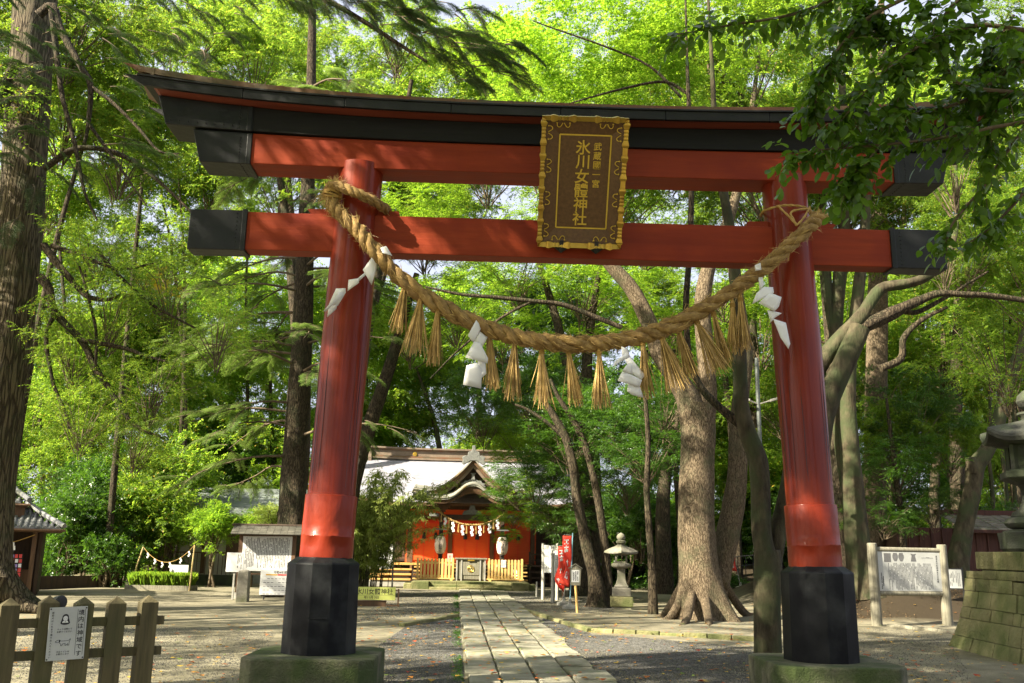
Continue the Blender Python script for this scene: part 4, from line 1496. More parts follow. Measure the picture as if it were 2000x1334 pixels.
# ---------------------------------------------------------------- shrine hall
SX, SY, SR = -1.43, 26.5, .045
S = thing('shrine_hall', (SX, SY, 0), 'red walled shrine hall with pale roof and gabled porch at the path end', 'shrine', rz=SR)
SM = Matrix.Translation((SX, SY, 0)) @ Matrix.Rotation(SR, 4, 'Z')
def sw(x, y, z=0): return SM @ Vector((x, y, z))
# main roof: stepped shingle courses, concave slope
def slope(u):      # u 0 eave .. 1 ridge -> (y, z)
    return 3.5 + 6.1 * u, 3.50 + 2.42 * (.72 * u + .28 * u * u)
mb = MB()
nc = 34
for c in range(nc):
    u0, u1 = c / nc, (c + 1.25) / nc
    y0, z0 = slope(u0); y1, z1 = slope(min(u1, 1))
    hw0 = 5.45 - .25 * u0
    nseg = 22
    for k in range(nseg):
        xa, xb = -hw0 + 2 * hw0 * k / nseg, -hw0 + 2 * hw0 * (k + 1) / nseg
        def lift(x): return .35 * max(0, (abs(x) - 3.2) / 2.2) ** 2 * (1 - u0)
        off = (c % 2) * 0.0
        mb.add([(xa, y0, z0 + .035 + lift(xa)), (xb, y0, z0 + .035 + lift(xb)), (xb, y1, z1 + lift(xb)), (xa, y1, z1 + lift(xa)), (xa, y0, z0 + .0 + lift(xa)), (xb, y0, z0 + .0 + lift(xb))], [(0, 1, 2, 3), (4, 5, 1, 0)])
roof = mb.build('roof', M['roofsheet'], S)
mb = MB()
hw = 5.45
for k in range(22):
    xa, xb = -hw + 2 * hw * k / 22, -hw + 2 * hw * (k + 1) / 22
    lf = lambda x: .35 * max(0, (abs(x) - 3.2) / 2.2) ** 2
    mb.prism([(xa, 3.48, 3.36 + lf(xa)), (xb, 3.48, 3.36 + lf(xb)), (xb, 3.48, 3.50 + lf(xb)), (xa, 3.48, 3.50 + lf(xa))], (0, .12, .03))
mb.build('eave_board', M['brownwood'], roof)
mb = MB()   # back slope closes the roof
mb.add([(-5.2, 9.6, 5.92), (5.2, 9.6, 5.92), (5.4, 15.5, 3.5), (-5.4, 15.5, 3.5)], [(0, 1, 2, 3)])
mb.add([(-5.3, 3.6, 3.45), (5.3, 3.6, 3.45), (5.3, 15.4, 3.45), (-5.3, 15.4, 3.45)], [(0, 1, 2, 3)])
for sx in (-1, 1):
    pts = [(sx * (5.4 - .25 * u), *slope(u)) for u in [i / 8 for i in range(9)]] + [(sx * 5.4, 15.5, 3.5)]
    mb.add(pts, [tuple(range(len(pts)))])
mb.build('gable_end', M['brownwood'], roof)
# ridge
for z0, z1, w, d, m_ in ((5.86, 5.94, 5.18, .34, 'roofedge'), (5.94, 6.02, 5.05, .28, 'copper'), (6.02, 6.30, 5.02, .22, 'roofedge'), (6.30, 6.37, 5.12, .30, 'copper'), (6.37, 6.45, 5.25, .36, 'roofedge')):
    mb = MB()
    cv = lambda x: .07 * (abs(x) / 5) ** 3
    n_ = 10
    mb.sweep([-1 + 2 * i / n_ for i in range(n_ + 1)], lambda t: [(w * t, 9.6 - d, z0 + cv(w * t)), (w * t, 9.6 + d, z0 + cv(w * t)), (w * t, 9.6 + d, z1 + cv(w * t)), (w * t, 9.6 - d, z1 + cv(w * t))])
    mb.build('ridge', M[m_], roof)
for sx in (-1, 1):
    mb = MB()
    mb.prism([(sx * 5.04, 9.25, 5.6), (sx * 5.04, 9.2, 5.95), (sx * 5.04, 9.28, 6.45), (sx * 5.04, 9.9, 6.45), (sx * 5.04, 9.95, 5.6)], (sx * .16, 0, 0))
    mb.build('ridge_end', M['roofedge'], roof)
for x in (-2.9, 2.9):
    mb = MB(); mb.lathe([(.11, 0), (.11, .03), (.05, .04)], 14)
    o = mb.build('crest', M['gold'], roof); o.location = (x, 9.375, 6.16); o.rotation_euler = (PI / 2, 0, 0)
# walls
mb = MB(); mb.b2((-2.9, 5.06, .95), (2.9, 5.3, 3.5)); mb.build('wall', M['shrinered'], S)
for sx in (-1, 1):
    mb = MB(); mb.b2((sx * 2.82, 5.32, .95), (sx * 5.0, 5.5, 3.5))
    dw = mb.build('side_wall', M['darkwood'], S)
    for k in range(9):
        mb = MB(); mb.b2((sx * 2.86, 5.29, 1.0 + k * .24), (sx * 4.96, 5.318, 1.0 + k * .24 + .225)); mb.build('board', M['darkwood'], dw)
mb = MB(); mb.b2((-5.0, 5.5, 0), (5.0, 13.6, 3.45)); mb.build('rear_hall', M['darkwood'], S)
posts = (-2.74, -.93, .93, 2.74)
for x in posts:
    mb = MB(); mb.b2((x - .09, 4.95, .95), (x + .09, 5.13, 3.45)); mb.build('post', M['brownwood'], S, bevel=.01)
for a, b in zip(posts, posts[1:]):
    # blind with bright braided cords
    mb = MB(); mb.b2((a + .10, 5.02, 1.06), (b - .10, 5.045, 2.78))
    bl0 = mb.build('blind', M['shrinered'], S)
    mb = MB()
    for k in range(int((b - a) / .03)):
        pass
    n_ = 4
    for k in range(n_):
        x = a + .14 + (b - a - .28) * k / (n_ - 1)
        for j in range(26):
            mb.b2((x - .018, 5.008, 1.08 + j * .065), (x + .018, 5.019, 1.08 + j * .065 + .045))
    mb.build('braid', M['tassel_red'], bl0)['kind'] = 'stuff'
    for k in (1, 2):
        x = a + .14 + (b - a - .28) * k / 3
        mb = MB(); mb.lathe([(.03, .28), (.07, .24), (.06, .16), (.085, .14), (.09, 0), (.05, 0)], 10)
        o = mb.build('blind_tassel', [M['iron'], M['tassel_red']], bl0); o.location = (x, 4.94, 1.98)
    mb = MB(); mb.b2((a + .1, 4.99, 2.66), (b - .1, 5.018, 2.80)); mb.build('valance', M['tassel_red'], bl0)
for z, h_, d, m_ in ((2.86, .14, .12, 'brownwood'), (3.05, .22, .08, 'shrinered'), (3.28, .16, .16, 'darkwood')):
    mb = MB(); mb.b2((-2.95, 4.95 - d, z), (2.95, 4.95, z + h_)); mb.build('lintel', M[m_], S)
# veranda
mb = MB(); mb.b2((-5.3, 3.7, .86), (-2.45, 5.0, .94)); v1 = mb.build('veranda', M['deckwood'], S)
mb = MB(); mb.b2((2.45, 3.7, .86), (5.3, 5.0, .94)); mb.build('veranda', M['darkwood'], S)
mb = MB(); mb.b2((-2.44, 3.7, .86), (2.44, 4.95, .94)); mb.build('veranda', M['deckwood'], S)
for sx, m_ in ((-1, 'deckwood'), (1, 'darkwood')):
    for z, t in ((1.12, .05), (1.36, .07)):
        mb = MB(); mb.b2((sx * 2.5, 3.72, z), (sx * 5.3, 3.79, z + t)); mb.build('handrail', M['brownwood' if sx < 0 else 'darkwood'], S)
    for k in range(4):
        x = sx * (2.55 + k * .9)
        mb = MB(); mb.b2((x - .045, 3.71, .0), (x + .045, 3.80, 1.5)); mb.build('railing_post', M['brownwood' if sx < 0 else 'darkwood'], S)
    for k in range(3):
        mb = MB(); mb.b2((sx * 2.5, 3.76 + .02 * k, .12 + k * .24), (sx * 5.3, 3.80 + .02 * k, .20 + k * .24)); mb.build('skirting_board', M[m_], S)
# wooden stairs up to the veranda, left of the fence and behind the offering box
for k in range(4):
    z = .36 + k * .15
    mb = MB(); mb.b2((-2.4, 2.5 + k * .3, z - .05), (2.4, 2.84 + k * .3, z)); mb.build('stair_tread', M['deckwood'], S)
for k in range(3):
    mb = MB(); mb.b2((-4.2, 2.9 + k * .28, .24 + k * .2), (-2.5, 3.25 + k * .28, .31 + k * .2)); mb.build('stair_tread', M['deckwood'], S, bevel=.006)
mb = MB(); mb.b2((-4.4, 2.95, 0), (-2.42, 3.7, .22)); mb.build('stair_block', M['concrete'], S)
# red offering shelves shining between the slats
mb = MB(); mb.b2((.75, 2.25, .34), (2.1, 2.45, 1.02)); sh = mb.build('shelf', M['tassel_red'], S)
for i in range(6):
    for j in range(3):
        mb = MB(); mb.lathe([(.055, 0), (.07, .05), (.06, .15), (.045, .17)], 8); o = mb.build('jar', M['lanternpaper'], sh); o.location = (.85 + i * .22, 2.20, .38 + j * .22)
mb = MB(); mb.b2((-2.1, 2.3, .34), (-.75, 2.45, .95)); mb.build('shelf', M['tassel_red'], S)
# stone platform with three steps between cheek blocks
mb = MB(); mb.b2((-2.28, .95, -.05), (2.28, 3.3, .31)); pl0 = mb.build('platform', M['mossstone'], S, bevel=.02)
for sx in (-1, 1):
    for a, b, z1 in ((1.62, 2.30, .305), ):
        mb = MB(); mb.b2((sx * a, .12, -.05), (sx * b, .94, z1)); mb.build('cheek_block', M['mossstone'], pl0, bevel=.03)
    mb = MB(); mb.b2((sx * 2.31, .35, -.05), (sx * 2.62, 1.6, .22)); mb.build('cheek_block', M['mossstone'], pl0, bevel=.03)
for k in range(3):
    for a, b in ((-1.61, -.55), (-.54, .5), (.51, 1.61)):
        mb = MB(); mb.b2((a, .0 + k * .31, -.05), (b, .36 + k * .31, .10 + k * .10)); mb.build('step', M['mossstone'], pl0, bevel=.012)
# porch: black posts, beams, brackets
for x in (-1.27, 1.27):
    mb = MB(); mb.b2((x - .085, 1.95, .31), (x + .085, 2.12, 3.05)); mb.build('porch_post', M['darkwood'], S, bevel=.012)
    mb = MB()
    for k, w_ in enumerate((.16, .24, .34)):
        mb.b2((x - w_, 1.9, 3.06 + k * .09), (x + w_, 2.16, 3.06 + k * .09 + .075))
    mb.build('bracket', M['brownwood'], S)
    mb = MB(); mb.b2((x - math.copysign(.1, x) * -1, 1.98, 2.86), (x + math.copysign(.5, x), 2.08, 3.0)); mb.build('beam_nose', M['carving'], S, bevel=.02)
mb = MB(); mb.b2((-1.185, 1.97, 2.74), (1.185, 2.10, 2.95)); mb.build('porch_beam', M['darkwood'], S, bevel=.015)
mb = MB()
mb.prism([(-.42, 2.0, 2.955), (.42, 2.0, 2.955), (.34, 2.0, 3.12), (.14, 2.0, 3.16), (.10, 2.0, 3.34), (-.10, 2.0, 3.34), (-.14, 2.0, 3.16), (-.34, 2.0, 3.12)], (0, .12, 0))
mb.build('frog_leg_strut', M['carving'], S, bevel=.01)
mb = MB(); mb.b2((-1.9, 2.0, 3.345), (1.9, 2.14, 3.43)); mb.build('porch_beam', M['brownwood'], S)
# cusped porch roof
def kz(x):
    a = abs(x)
    bump = .58 * math.exp(-(a / .62) ** 2.4)
    return 3.46 + bump + .16 * max(0, (a - 1.25) / 1.2) ** 2
def kroof(name, y0, y1, dz0, dz1, th, m_, wd=2.45, parent=S, n=44, smooth=True):
    mb = MB()
    mb.sweep([-1 + 2 * i / n for i in range(n + 1)], lambda t: [(wd * t, y0, kz(wd * t) + dz0), (wd * t, y1, kz(wd * t) * .6 + 1.45 + dz1), (wd * t, y1, kz(wd * t) * .6 + 1.45 + dz1 + th), (wd * t, y0, kz(wd * t) + dz0 + th)])
    return mb.build(name, M[m_], parent, smooth=smooth, ang=50)
pr0 = kroof('porch_roof', 1.25, 3.9, .12, .62, .05, 'porchroof', 2.5)
kroof('porch_roof_layer', 1.28, 3.7, .055, .50, .06, 'porchroof', 2.46, pr0)
kroof('bargeboard', 1.36, 1.46, -.09, -.08, .13, 'brownwood', 2.40, pr0)
# curved gable over the porch
def gz(x):      # bargeboard line
    a = abs(x)
    return 5.22 - 1.36 * (1 - (1 - min(a / 1.75, 1)) ** 1.55) 
mb = MB(); n = 26
mb.sweep([-1 + 2 * i / n for i in range(n + 1)], lambda t: [(1.86 * t, 2.0, gz(1.86 * t) + .05), (1.86 * t, 8.6, gz(1.86 * t) + .05), (1.86 * t, 8.6, gz(1.86 * t) + .13), (1.86 * t, 2.0, gz(1.86 * t) + .13)])
gr = mb.build('gable_roof', M['porchroof'], S, smooth=True, ang=50)
for sx in (-1, 1):
    for w0, w1, yy, dz, m_ in ((0, 1.80, 2.06, -.12, 'brownwood'), (.0, 1.62, 2.16, -.30, 'roofedge')):
        mb = MB()
        mb.sweep([i / 14 for i in range(15)], lambda t: [(sx * w1 * t, yy, gz(w1 * t) + dz), (sx * w1 * t, yy + .08, gz(w1 * t) + dz), (sx * w1 * t, yy + .08, gz(w1 * t) + .045 + (dz + .12)), (sx * w1 * t, yy, gz(w1 * t) + .045 + (dz + .12))])
        mb.build('bargeboard', M[m_], gr)
mb = MB(); mb.add([(-1.5, 2.42, 3.9), (1.5, 2.42, 3.9), (.7, 2.42, 4.45), (0, 2.42, 5.0), (-.7, 2.42, 4.45)], [(0, 1, 2, 3, 4)])
mb.build('gable_panel', M['darkwood'], gr)
# carving in the gable: scalloped fan with pendant
mb = MB()
pts = []
for i in range(29):
    th = PI * i / 28
    rr = .50 + .035 * math.cos(i * PI / 2)
    pts.append((rr * math.cos(th) * 1.05, 2.24, 4.12 + rr * .62 * math.sin(th)))
mb.prism(pts, (0, .12, 0))
mb.prism([(-.09, 2.2, 4.42), (.09, 2.2, 4.42), (.05, 2.2, 4.62), (.12, 2.2, 4.70), (-.12, 2.2, 4.70), (-.05, 2.2, 4.62)], (0, .1, 0))
mb.build('carving', M['carving'], gr, bevel=.015)
mb = MB(); mb.sweep([-1 + 2 * i / 10 for i in range(11)], lambda t: [(.42 * t, 1.9, 4.06 - .05 * t * t), (.42 * t, 2.2, 4.06 - .05 * t * t), (.42 * t, 2.2, 4.20 - .06 * t * t), (.42 * t, 1.9, 4.20 - .06 * t * t)])
mb.build('saddle', M['roofedge'], gr, smooth=True)
# ridge ornament
mb = MB()
out_ = [(-.12, 5.20), (-.42, 5.02), (-.50, 5.10), (-.44, 5.22), (-.50, 5.34), (-.36, 5.42), (-.26, 5.40), (-.24, 5.56), (-.12, 5.60), (-.07, 5.66), (-.07, 5.84), (.07, 5.84), (.07, 5.66), (.12, 5.60), (.24, 5.56), (.26, 5.40), (.36, 5.42), (.50, 5.34), (.44, 5.22), (.50, 5.10), (.42, 5.02), (.12, 5.20)]
mb.prism([(x, 1.98, z) for x, z in out_], (0, .16, 0))
mb.build('ridge_ornament', M['carving'], gr, bevel=.02)
mb = MB(); mb.b2((-.10, 2.14, 5.26), (.10, 8.8, 5.46)); mb.build('gable_ridge', M['roofedge'], gr)

# offering box
ob = thing('offering_box', sw(0.0, 1.45, .31), 'grey wooden offering box with round gilt crest between the two pine fences', 'offering box', rz=SR)
mb = MB(); mb.b2((-.56, .04, .06), (.56, .70, .84)); mb.build('body', M['logwood'], ob)
mb = MB(); mb.b2((-.66, -.03, .845), (.66, .76, .90)); mb.build('lid', M['logwood'], ob, bevel=.006)
for x in (-.57, -.38, .38, .57):
    mb = MB(); mb.b2((x - .03, .0, 0), (x + .03, .05, .842)); mb.build('leg', M['concrete'], ob)
mb = MB(); mb.b2((-.34, .02, .22), (.34, .045, .74)); mb.build('front_panel', M['logwood'], ob, bevel=.01)
mb = MB(); mb.tube([(.13 * math.cos(t), .01, .47 + .13 * math.sin(t)) for t in [2 * PI * i / 24 for i in range(25)]], .012, 6, cap=False)
for t0 in range(3):
    a = t0 * 2.1
    mb.tube([(.10 * math.cos(a + u * 2.2) * (1 - .55 * u), .012, .47 + .10 * math.sin(a + u * 2.2) * (1 - .55 * u)) for u in [i / 8 for i in range(9)]], .016, 6)
mb.build('crest', M['gold'], ob)
mb = MB(); mb.b2((-.14, -.035, .78), (.14, -.02, .835)); mb.build('clasp', M['gold'], ob)

# pine fences
def pine_fence(x0, x1, lab, note=False):
    t = thing('pine_fence', sw((x0 + x1) / 2, 1.45, .31), lab, 'fence', 'yellow pine fences beside the offering box', rz=SR)
    w = (x1 - x0) / 2
    n = 11
    for k in range(n):
        x = -w + .05 + (2 * w - .1) * k / (n - 1)
        hh = .86 if k not in (0, n - 1) else .90
        mb = MB(); mb.prism([(x - .045, 0, .07), (x + .045, 0, .07), (x + .045, 0, hh - .03), (x + .02, 0, hh), (x - .02, 0, hh), (x - .045, 0, hh - .03)], (0, .022, 0))
        mb.build('slat', M['lightwood'], t)
    for z in (.14, .66):
        mb = MB(); mb.b2((-w, .024, z), (w, .06, z + .07)); mb.build('rail', M['lightwood'], t)
    mb = MB(); mb.b2((-w - .03, -.03, .05), (w + .03, .10, .11)); mb.build('sill', M['lightwood'], t)
    for s2 in (-1, 1):
        mb = MB(); mb.b2((s2 * (w - .1) - .05, -.14, 0), (s2 * (w - .1) + .05, .2, .05)); mb.build('foot', M['lightwood'], t)
pine_fence(-2.20, -.68, 'sunlit pine slat fence left of the offering box')
pine_fence(.68, 2.12, 'pine slat fence with white note right of the offering box')
nt_ = thing('paper_note', sw(1.32, 1.43, .88), 'white paper note hung on the right pine fence', 'notice', rz=SR)
mb = MB(); mb.b2((-.10, -.008, -.02), (.10, .0, .27)); pnl = mb.build('sheet', M['white'], nt_)
mb = MB(); fine_print(mb, (.07, -.0095, .24), (-1, 0, 0), (0, 0, 1), 4, .2, .045, 2); mb.build('print', M['faint'], pnl)

# paper lanterns on the porch posts
for i, (x, lab) in enumerate(((-1.27, 'white paper lantern with black letters on the left porch post'), (1.27, 'white paper lantern below maple leaves on the right porch post'))):
    t = thing('paper_lantern', sw(x, 1.72, 1.36), lab, 'lantern', 'paper lanterns on the porch posts', rz=SR)
    mb = MB(); mb.lathe([(.12, .0)] + [(.13 + .105 * math.sin(PI * (k + .5) / 13) ** .55 + (.004 if k % 2 else -.004), .03 + .64 * k / 12) for k in range(13)] + [(.12, .70)], 22)
    mb.build('shade', M['lanternpaper'], t, smooth=True, ang=60)
    for z in (-.03, .70):
        mb = MB(); mb.lathe([(.125, z), (.125, z + .035)], 18); mb.build('rim', M['iron'], t)
    mb = MB(); mb.b2((-.05, .0, -.30), (.05, .06, -.04)); mb.build('bracket', M['iron'], t)
    mb = MB(); mb.tube([(0, .0, .73), (0, .02, .92), (0, .2, .95)], .012, 6); mb.build('hook', M['iron'], t)
    mb = MB(); mb.prism([(-.26, -.16, .95), (.26, -.16, .95), (.20, .1, 1.0), (-.20, .1, 1.0)], (0, 0, .015)); mb.build('rain_cap', M['steel'], t)
    mb = MB()
    for j, ch in enumerate('氷川女體神社'):
        vs, fs = glyphs(ch, .118)
        zc = .61 - j * .104
        mb.add([(v.x, -.5, zc + v.y) for v in vs], fs)
    # wrap the letters round the paper
    out_ = []
    for v in mb.v:
        k = min(max((v[2] - .03) / .64 * 12, 0), 12)
        r = .137 + .105 * max(math.sin(PI * (k + .5) / 13), 0) ** .55
        th = v[0] / r * 1.25
        out_.append((r * math.sin(th), -r * math.cos(th), v[2]))
    mb.v = out_
    mb.build('lettering', M['ink'], t)

# straw rope of the porch with papers
pts = smooth_path([sw(-1.50, 1.75, 3.22), sw(-1.1, 1.75, 2.86), sw(-.55, 1.75, 2.60), sw(0, 1.75, 2.53), sw(.55, 1.75, 2.60), sw(1.1, 1.75, 2.86), sw(1.5, 1.75, 3.2)], 60)
prp = thing('straw_rope', pts[30], 'thin straw rope hung across the red front of the shrine porch', 'straw rope')
Fp = frames(pts)
for k in range(2):
    mb, _, _ = strand_tube(pts, Fp, lambda u: .05, k, 16, .6, 6, nstr=2)
    mb.build('strand', M['straw'], prp, smooth=True, org=pts[30])
qq = random.Random(4)
for i, u in enumerate((.17, .28, .39, .5, .61, .72, .83)):
    p = pts[int(u * 60)]
    t = thing('paper_streamer', p, ('first', 'second', 'third', 'middle', 'third last', 'second last', 'last')[i] + ' small zigzag paper from the left on the porch rope', 'paper streamer', 'small zigzag papers on the shrine porch rope', rz=SR)
    for k in range(4):
        mb = MB(); x = -.02 + .035 * (k % 2)
        mb.prism([(x - .05, -.05 - .015 * (k % 2), -.06 - k * .095), (x + .05, -.05, -.04 - k * .095), (x + .06, -.05, -.15 - k * .095), (x - .04, -.05 - .01, -.17 - k * .095)], (0, .003, 0))
        mb.build('folded_panel', M['paper'], t)
for i, u in enumerate((.10, .225, .335, .445, .555, .665, .775)):
    p = pts[int(u * 60)]
    t = thing('straw_tassel', p, ('first', 'second', 'third', 'middle', 'third last', 'second last', 'last')[i] + ' small straw tassel from the left on the porch rope', 'tassel', 'small straw tassels on the shrine porch rope', rz=SR)
    mb = MB()
    for k in range(16):
        th = qq.uniform(0, 2 * PI); r = qq.random() ** .5
        mb.tube([(.01 * math.cos(th), .01 * math.sin(th), .02), (.045 * r * math.cos(th), .045 * r * math.sin(th), -.36 + qq.uniform(-.02, .03))], .006, 3)
    mb.build('straw', M['strawd'], t)['kind'] = 'stuff'
# pink notices by the door
for x, y, w_, h_ in ((-1.02, 2.1, .17, .5), ):
    t = thing('pink_notice', sw(x + .16, 1.62, .95), 'narrow pink notice standing beside the left lantern post', 'notice', rz=SR)
    mb = MB(); mb.b2((-.11, -.005, -.2), (.11, .005, .42)); mb.build('panel', surf('pink_paper', (.62, .35, .30), (.66, .39, .33), 3, rough=.7, bump=.02), t)
    mb = MB(); put_column(mb, '初穂料', .10, (0, -.0065, .3), (1, 0, 0), (0, 0, 1), .12); mb.build('lettering', M['redink'], t)
# ---------------------------------------------------------------- left side: notice board, signs, rice bed, buildings
# roofed notice board behind the left pillar
nb0 = thing('notice_board', (-7.15, 17.6, 0), 'roofed notice board full of print, half behind the left gate pillar', 'notice board', rz=R(4))
for x in (-.78, .78):
    mb = MB(); mb.b2((x - .055, -.055, .1), (x + .055, .055, 1.86)); mb.build('post', M['brownwood'], nb0, bevel=.006)
    mb = MB(); mb.box((x, 0, .06), (.24, .24, .24), None, .8); mb.build('footing', M['concrete'], nb0, bevel=.01)
mb = MB(); mb.b2((-.72, -.05, .80), (.72, -.02, 1.82)); pnl = mb.build('panel', M['white'], nb0, bevel=.004)
mb = MB(); fine_print(mb, (.63, -.0515, 1.76), (-1, 0, 0), (0, 0, 1), 28, .84, .046, 31); mb.build('print', M['ink'], pnl)
for z in (.74, 1.84):
    mb = MB(); mb.b2((-.725, -.05, z - .04), (.725, .04, z + .0)); mb.build('rail', M['brownwood'], nb0)
rf = MB()
for sy in (-1, 1):
    for c in range(5):
        u0, u1 = c / 5, (c + 1.15) / 5
        for k in range(10):
            xa, xb = -1.02 + .204 * k, -1.02 + .204 * (k + 1) - .008
            dz = (c * 7 + k * 3) % 4 * .002
            rf.add([(xa, sy * .42 * (1 - u0), 1.86 + .26 * u0 + .012 + dz), (xb, sy * .42 * (1 - u0), 1.86 + .26 * u0 + .012 + dz), (xb, sy * .42 * (1 - min(u1, 1)), 1.86 + .26 * min(u1, 1) + dz), (xa, sy * .42 * (1 - min(u1, 1)), 1.86 + .26 * min(u1, 1) + dz), (xa, sy * .42 * (1 - u0), 1.86 + .26 * u0 - .004), (xb, sy * .42 * (1 - u0), 1.86 + .26 * u0 - .004)], [(0, 1, 2, 3), (4, 5, 1, 0)])
r_ = rf.build('roof', M['boardroof'], nb0)
mb = MB(); mb.prism([(-1.0, -.40, 1.845), (-1.0, .40, 1.845), (-1.0, 0, 2.10)], (2.0, 0, 0)); mb.build('roof_core', M['darkwood'], r_)
mb = MB(); mb.tube([(-1.08, 0, 2.13), (1.08, 0, 2.13)], .04, 8); mb.build('ridge', M['darkwood'], r_)

sch = thing('schedule_board', (-6.55, 16.9, 0), 'white schedule board with red and ochre headings beneath the notice board', 'sign', rz=R(6))
mb = MB(); mb.b2((-.55, -.015, .16), (.55, .01, .86)); pnl = mb.build('panel', M['white'], sch, bevel=.004)
for x in (-.42, .42):
    mb = MB(); mb.b2((x - .02, .012, -.05), (x + .02, .05, .84)); mb.build('leg', M['iron'], sch)
mb = MB(); put_text(mb, '令和4年度', .085, (0, -.0165, .79), (1, 0, 0), (0, 0, 1)); mb.build('lettering', M['ink'], pnl)
for x0, x1, m_ in ((-.40, -.08, 'ochreink'), (-.07, .18, 'redink'), (.19, .48, 'ochreink')):
    mb = MB(); mb.b2((x0, -.0175, .70), (x1, -.0155, .74)); mb.build('heading_bar', M[m_], pnl)
mb = MB()
for j in range(5):
    mb.b2((-.50, -.0168, .66 - j * .105), (.50, -.0158, .663 - j * .105))
    for k in range(9):
        if (j * 5 + k * 3) % 7:
            mb.b2((-.46 + k * .105, -.0168, .60 - j * .105), (-.46 + k * .105 + .075, -.0158, .618 - j * .105))
mb.build('print', M['faint'], pnl)

ws = thing('notice_sign', tuple(gp(453, 1172)), 'small white sign on a thin white post left of the stone marker', 'sign')
mb = MB(); mb.b2((-.025, 0, -.1), (.025, .05, 1.15)); mb.build('post', M['concrete'], ws)
mb = MB(); mb.b2((-.24, -.03, .78), (.24, -.005, 1.32)); pnl = mb.build('panel', M['white'], ws, bevel=.004)
mb = MB(); fine_print(mb, (.19, -.0315, 1.27), (-1, 0, 0), (0, 0, 1), 3, .4, .05, 12); mb.build('print', M['faint'], pnl)

smk = thing('stone_marker', tuple(gp(473, 1175)), 'short upright grey stone marker post beside the notice board', 'stone post')
mb = MB(); mb.lathe([(.23, -.1), (.225, .1), (.21, .78), (.20, .83), (.08, .86)], 4, rot=PI / 4 + .1, fn=lambda i, k, th, r, z: (r * (1 + .05 * math.sin(k * 3 + i)), z))
mb.build('shaft', M['stone'], smk, bevel=.02)

# yellow sign with black letters right of the left pillar
ysn = thing('yellow_sign', (-3.62, 15.1, 0), 'long yellow sign with black lettering low behind the left pillar', 'sign', rz=R(3))
mb = MB(); mb.b2((-.62, -.02, .17), (.62, 0, .50)); pnl = mb.build('panel', M['yellow'], ysn, bevel=.003)
mb = MB(); put_text(mb, '氷川女體神社', .165, (.06, -.0215, .385), (1, 0, 0), (0, 0, 1)); put_text(mb, '年11月 3日', .085, (-.02, -.0215, .235), (1, 0, 0), (0, 0, 1)); mb.build('lettering', M['ink'], pnl)
mb = MB(); mb.b2((-.62, -.0216, .285), (.62, -.0206, .289)); mb.build('rule', M['ink'], pnl)
mb = MB(); mb.b2((-.75, .02, -.05), (.38, .12, .15)); mb.build('base_board', M['brownwood'], ysn)
for x in (.70, ):
    mb = MB(); mb.b2((x - .02, 0, -.05), (x + .02, .04, .46)); mb.b2((x - .08, -.01, .41), (x + .02, .03, .44)); mb.b2((x - .3, 0, .02), (x + .05, .04, .05)); mb.build('stand', M['brownwood'], ysn)

# signboard half hidden behind the bamboo
p = at(752, 1152, 24.5)
sgb = thing('notice_board', (p.x, 24.5, 0), 'white lettered board on a black post half hidden by bamboo beside the shrine', 'notice board', rz=R(2))
mb = MB(); mb.b2((.22, 0, -.1), (.28, .06, 1.75)); mb.build('post', M['iron'], sgb)
mb = MB(); mb.b2((-.92, 0, -.1), (-.86, .06, 1.75)); mb.build('post', M['iron'], sgb)
mb = MB(); mb.b2((-.86, -.02, .78), (.22, .02, 1.68)); pnl = mb.build('panel', M['white'], sgb)
mb = MB(); fine_print(mb, (.12, -.0215, 1.60), (-1, 0, 0), (0, 0, 1), 7, .75, .13, 14); mb.build('print', M['ink'], pnl)

# grey-roofed cream building behind the trees, left
gb = thing('storehouse', (-11.6, 28, 0), 'cream walled storehouse with grey green roof behind bright shrubs', 'building', rz=R(3))
mb = MB(); mb.b2((-1.9, .5, 0), (2.4, 4.5, 2.75)); mb.build('wall', M['cream'], gb)
mb = MB()
for c in range(16):
    u0, u1 = c / 16, (c + 1.1) / 16
    mb.add([(-2.35 + .25 * u0, -.1 + 2.6 * u0, 2.78 + 1.05 * u0 + .02), (2.9 - .1 * u0, -.1 + 2.6 * u0, 2.78 + 1.05 * u0 + .02), (2.9 - .1 * u0, -.1 + 2.6 * u1, 2.78 + 1.05 * u1), (-2.35 + .25 * u0, -.1 + 2.6 * u1, 2.78 + 1.05 * u1), (-2.35 + .25 * u0, -.1 + 2.6 * u0, 2.78 + 1.05 * u0), (2.9 - .1 * u0, -.1 + 2.6 * u0, 2.78 + 1.05 * u0)], [(0, 1, 2, 3), (4, 5, 1, 0)])
mb.add([(-2.1, 2.5, 3.83), (2.8, 2.5, 3.83), (2.8, 5.1, 2.78), (-2.1, 5.1, 2.78)], [(0, 1, 2, 3)])
r_ = mb.build('roof', M['greenroof'], gb)
mb = MB(); mb.b2((-2.2, 2.36, 3.80), (2.85, 2.64, 3.98)); mb.build('ridge', M['greenroof'], r_)
mb = MB(); mb.b2((-2.4, -.16, 2.66), (2.9, -.08, 2.78)); mb.build('fascia', M['concrete'], r_)
for x in (-.9, .9):
    mb = MB(); mb.b2((x - .08, .44, .4), (x + .08, .5, 2.6)); mb.build('wall_pillar', M['brownwood'], gb)
mb = MB(); mb.b2((-1.92, .42, 0), (2.42, .5, .35)); mb.build('plinth', M['concrete'], gb)
mb = MB(); mb.b2((.0, .46, .6), (.7, .5, 2.2)); mb.build('door', M['brownwood'], gb)

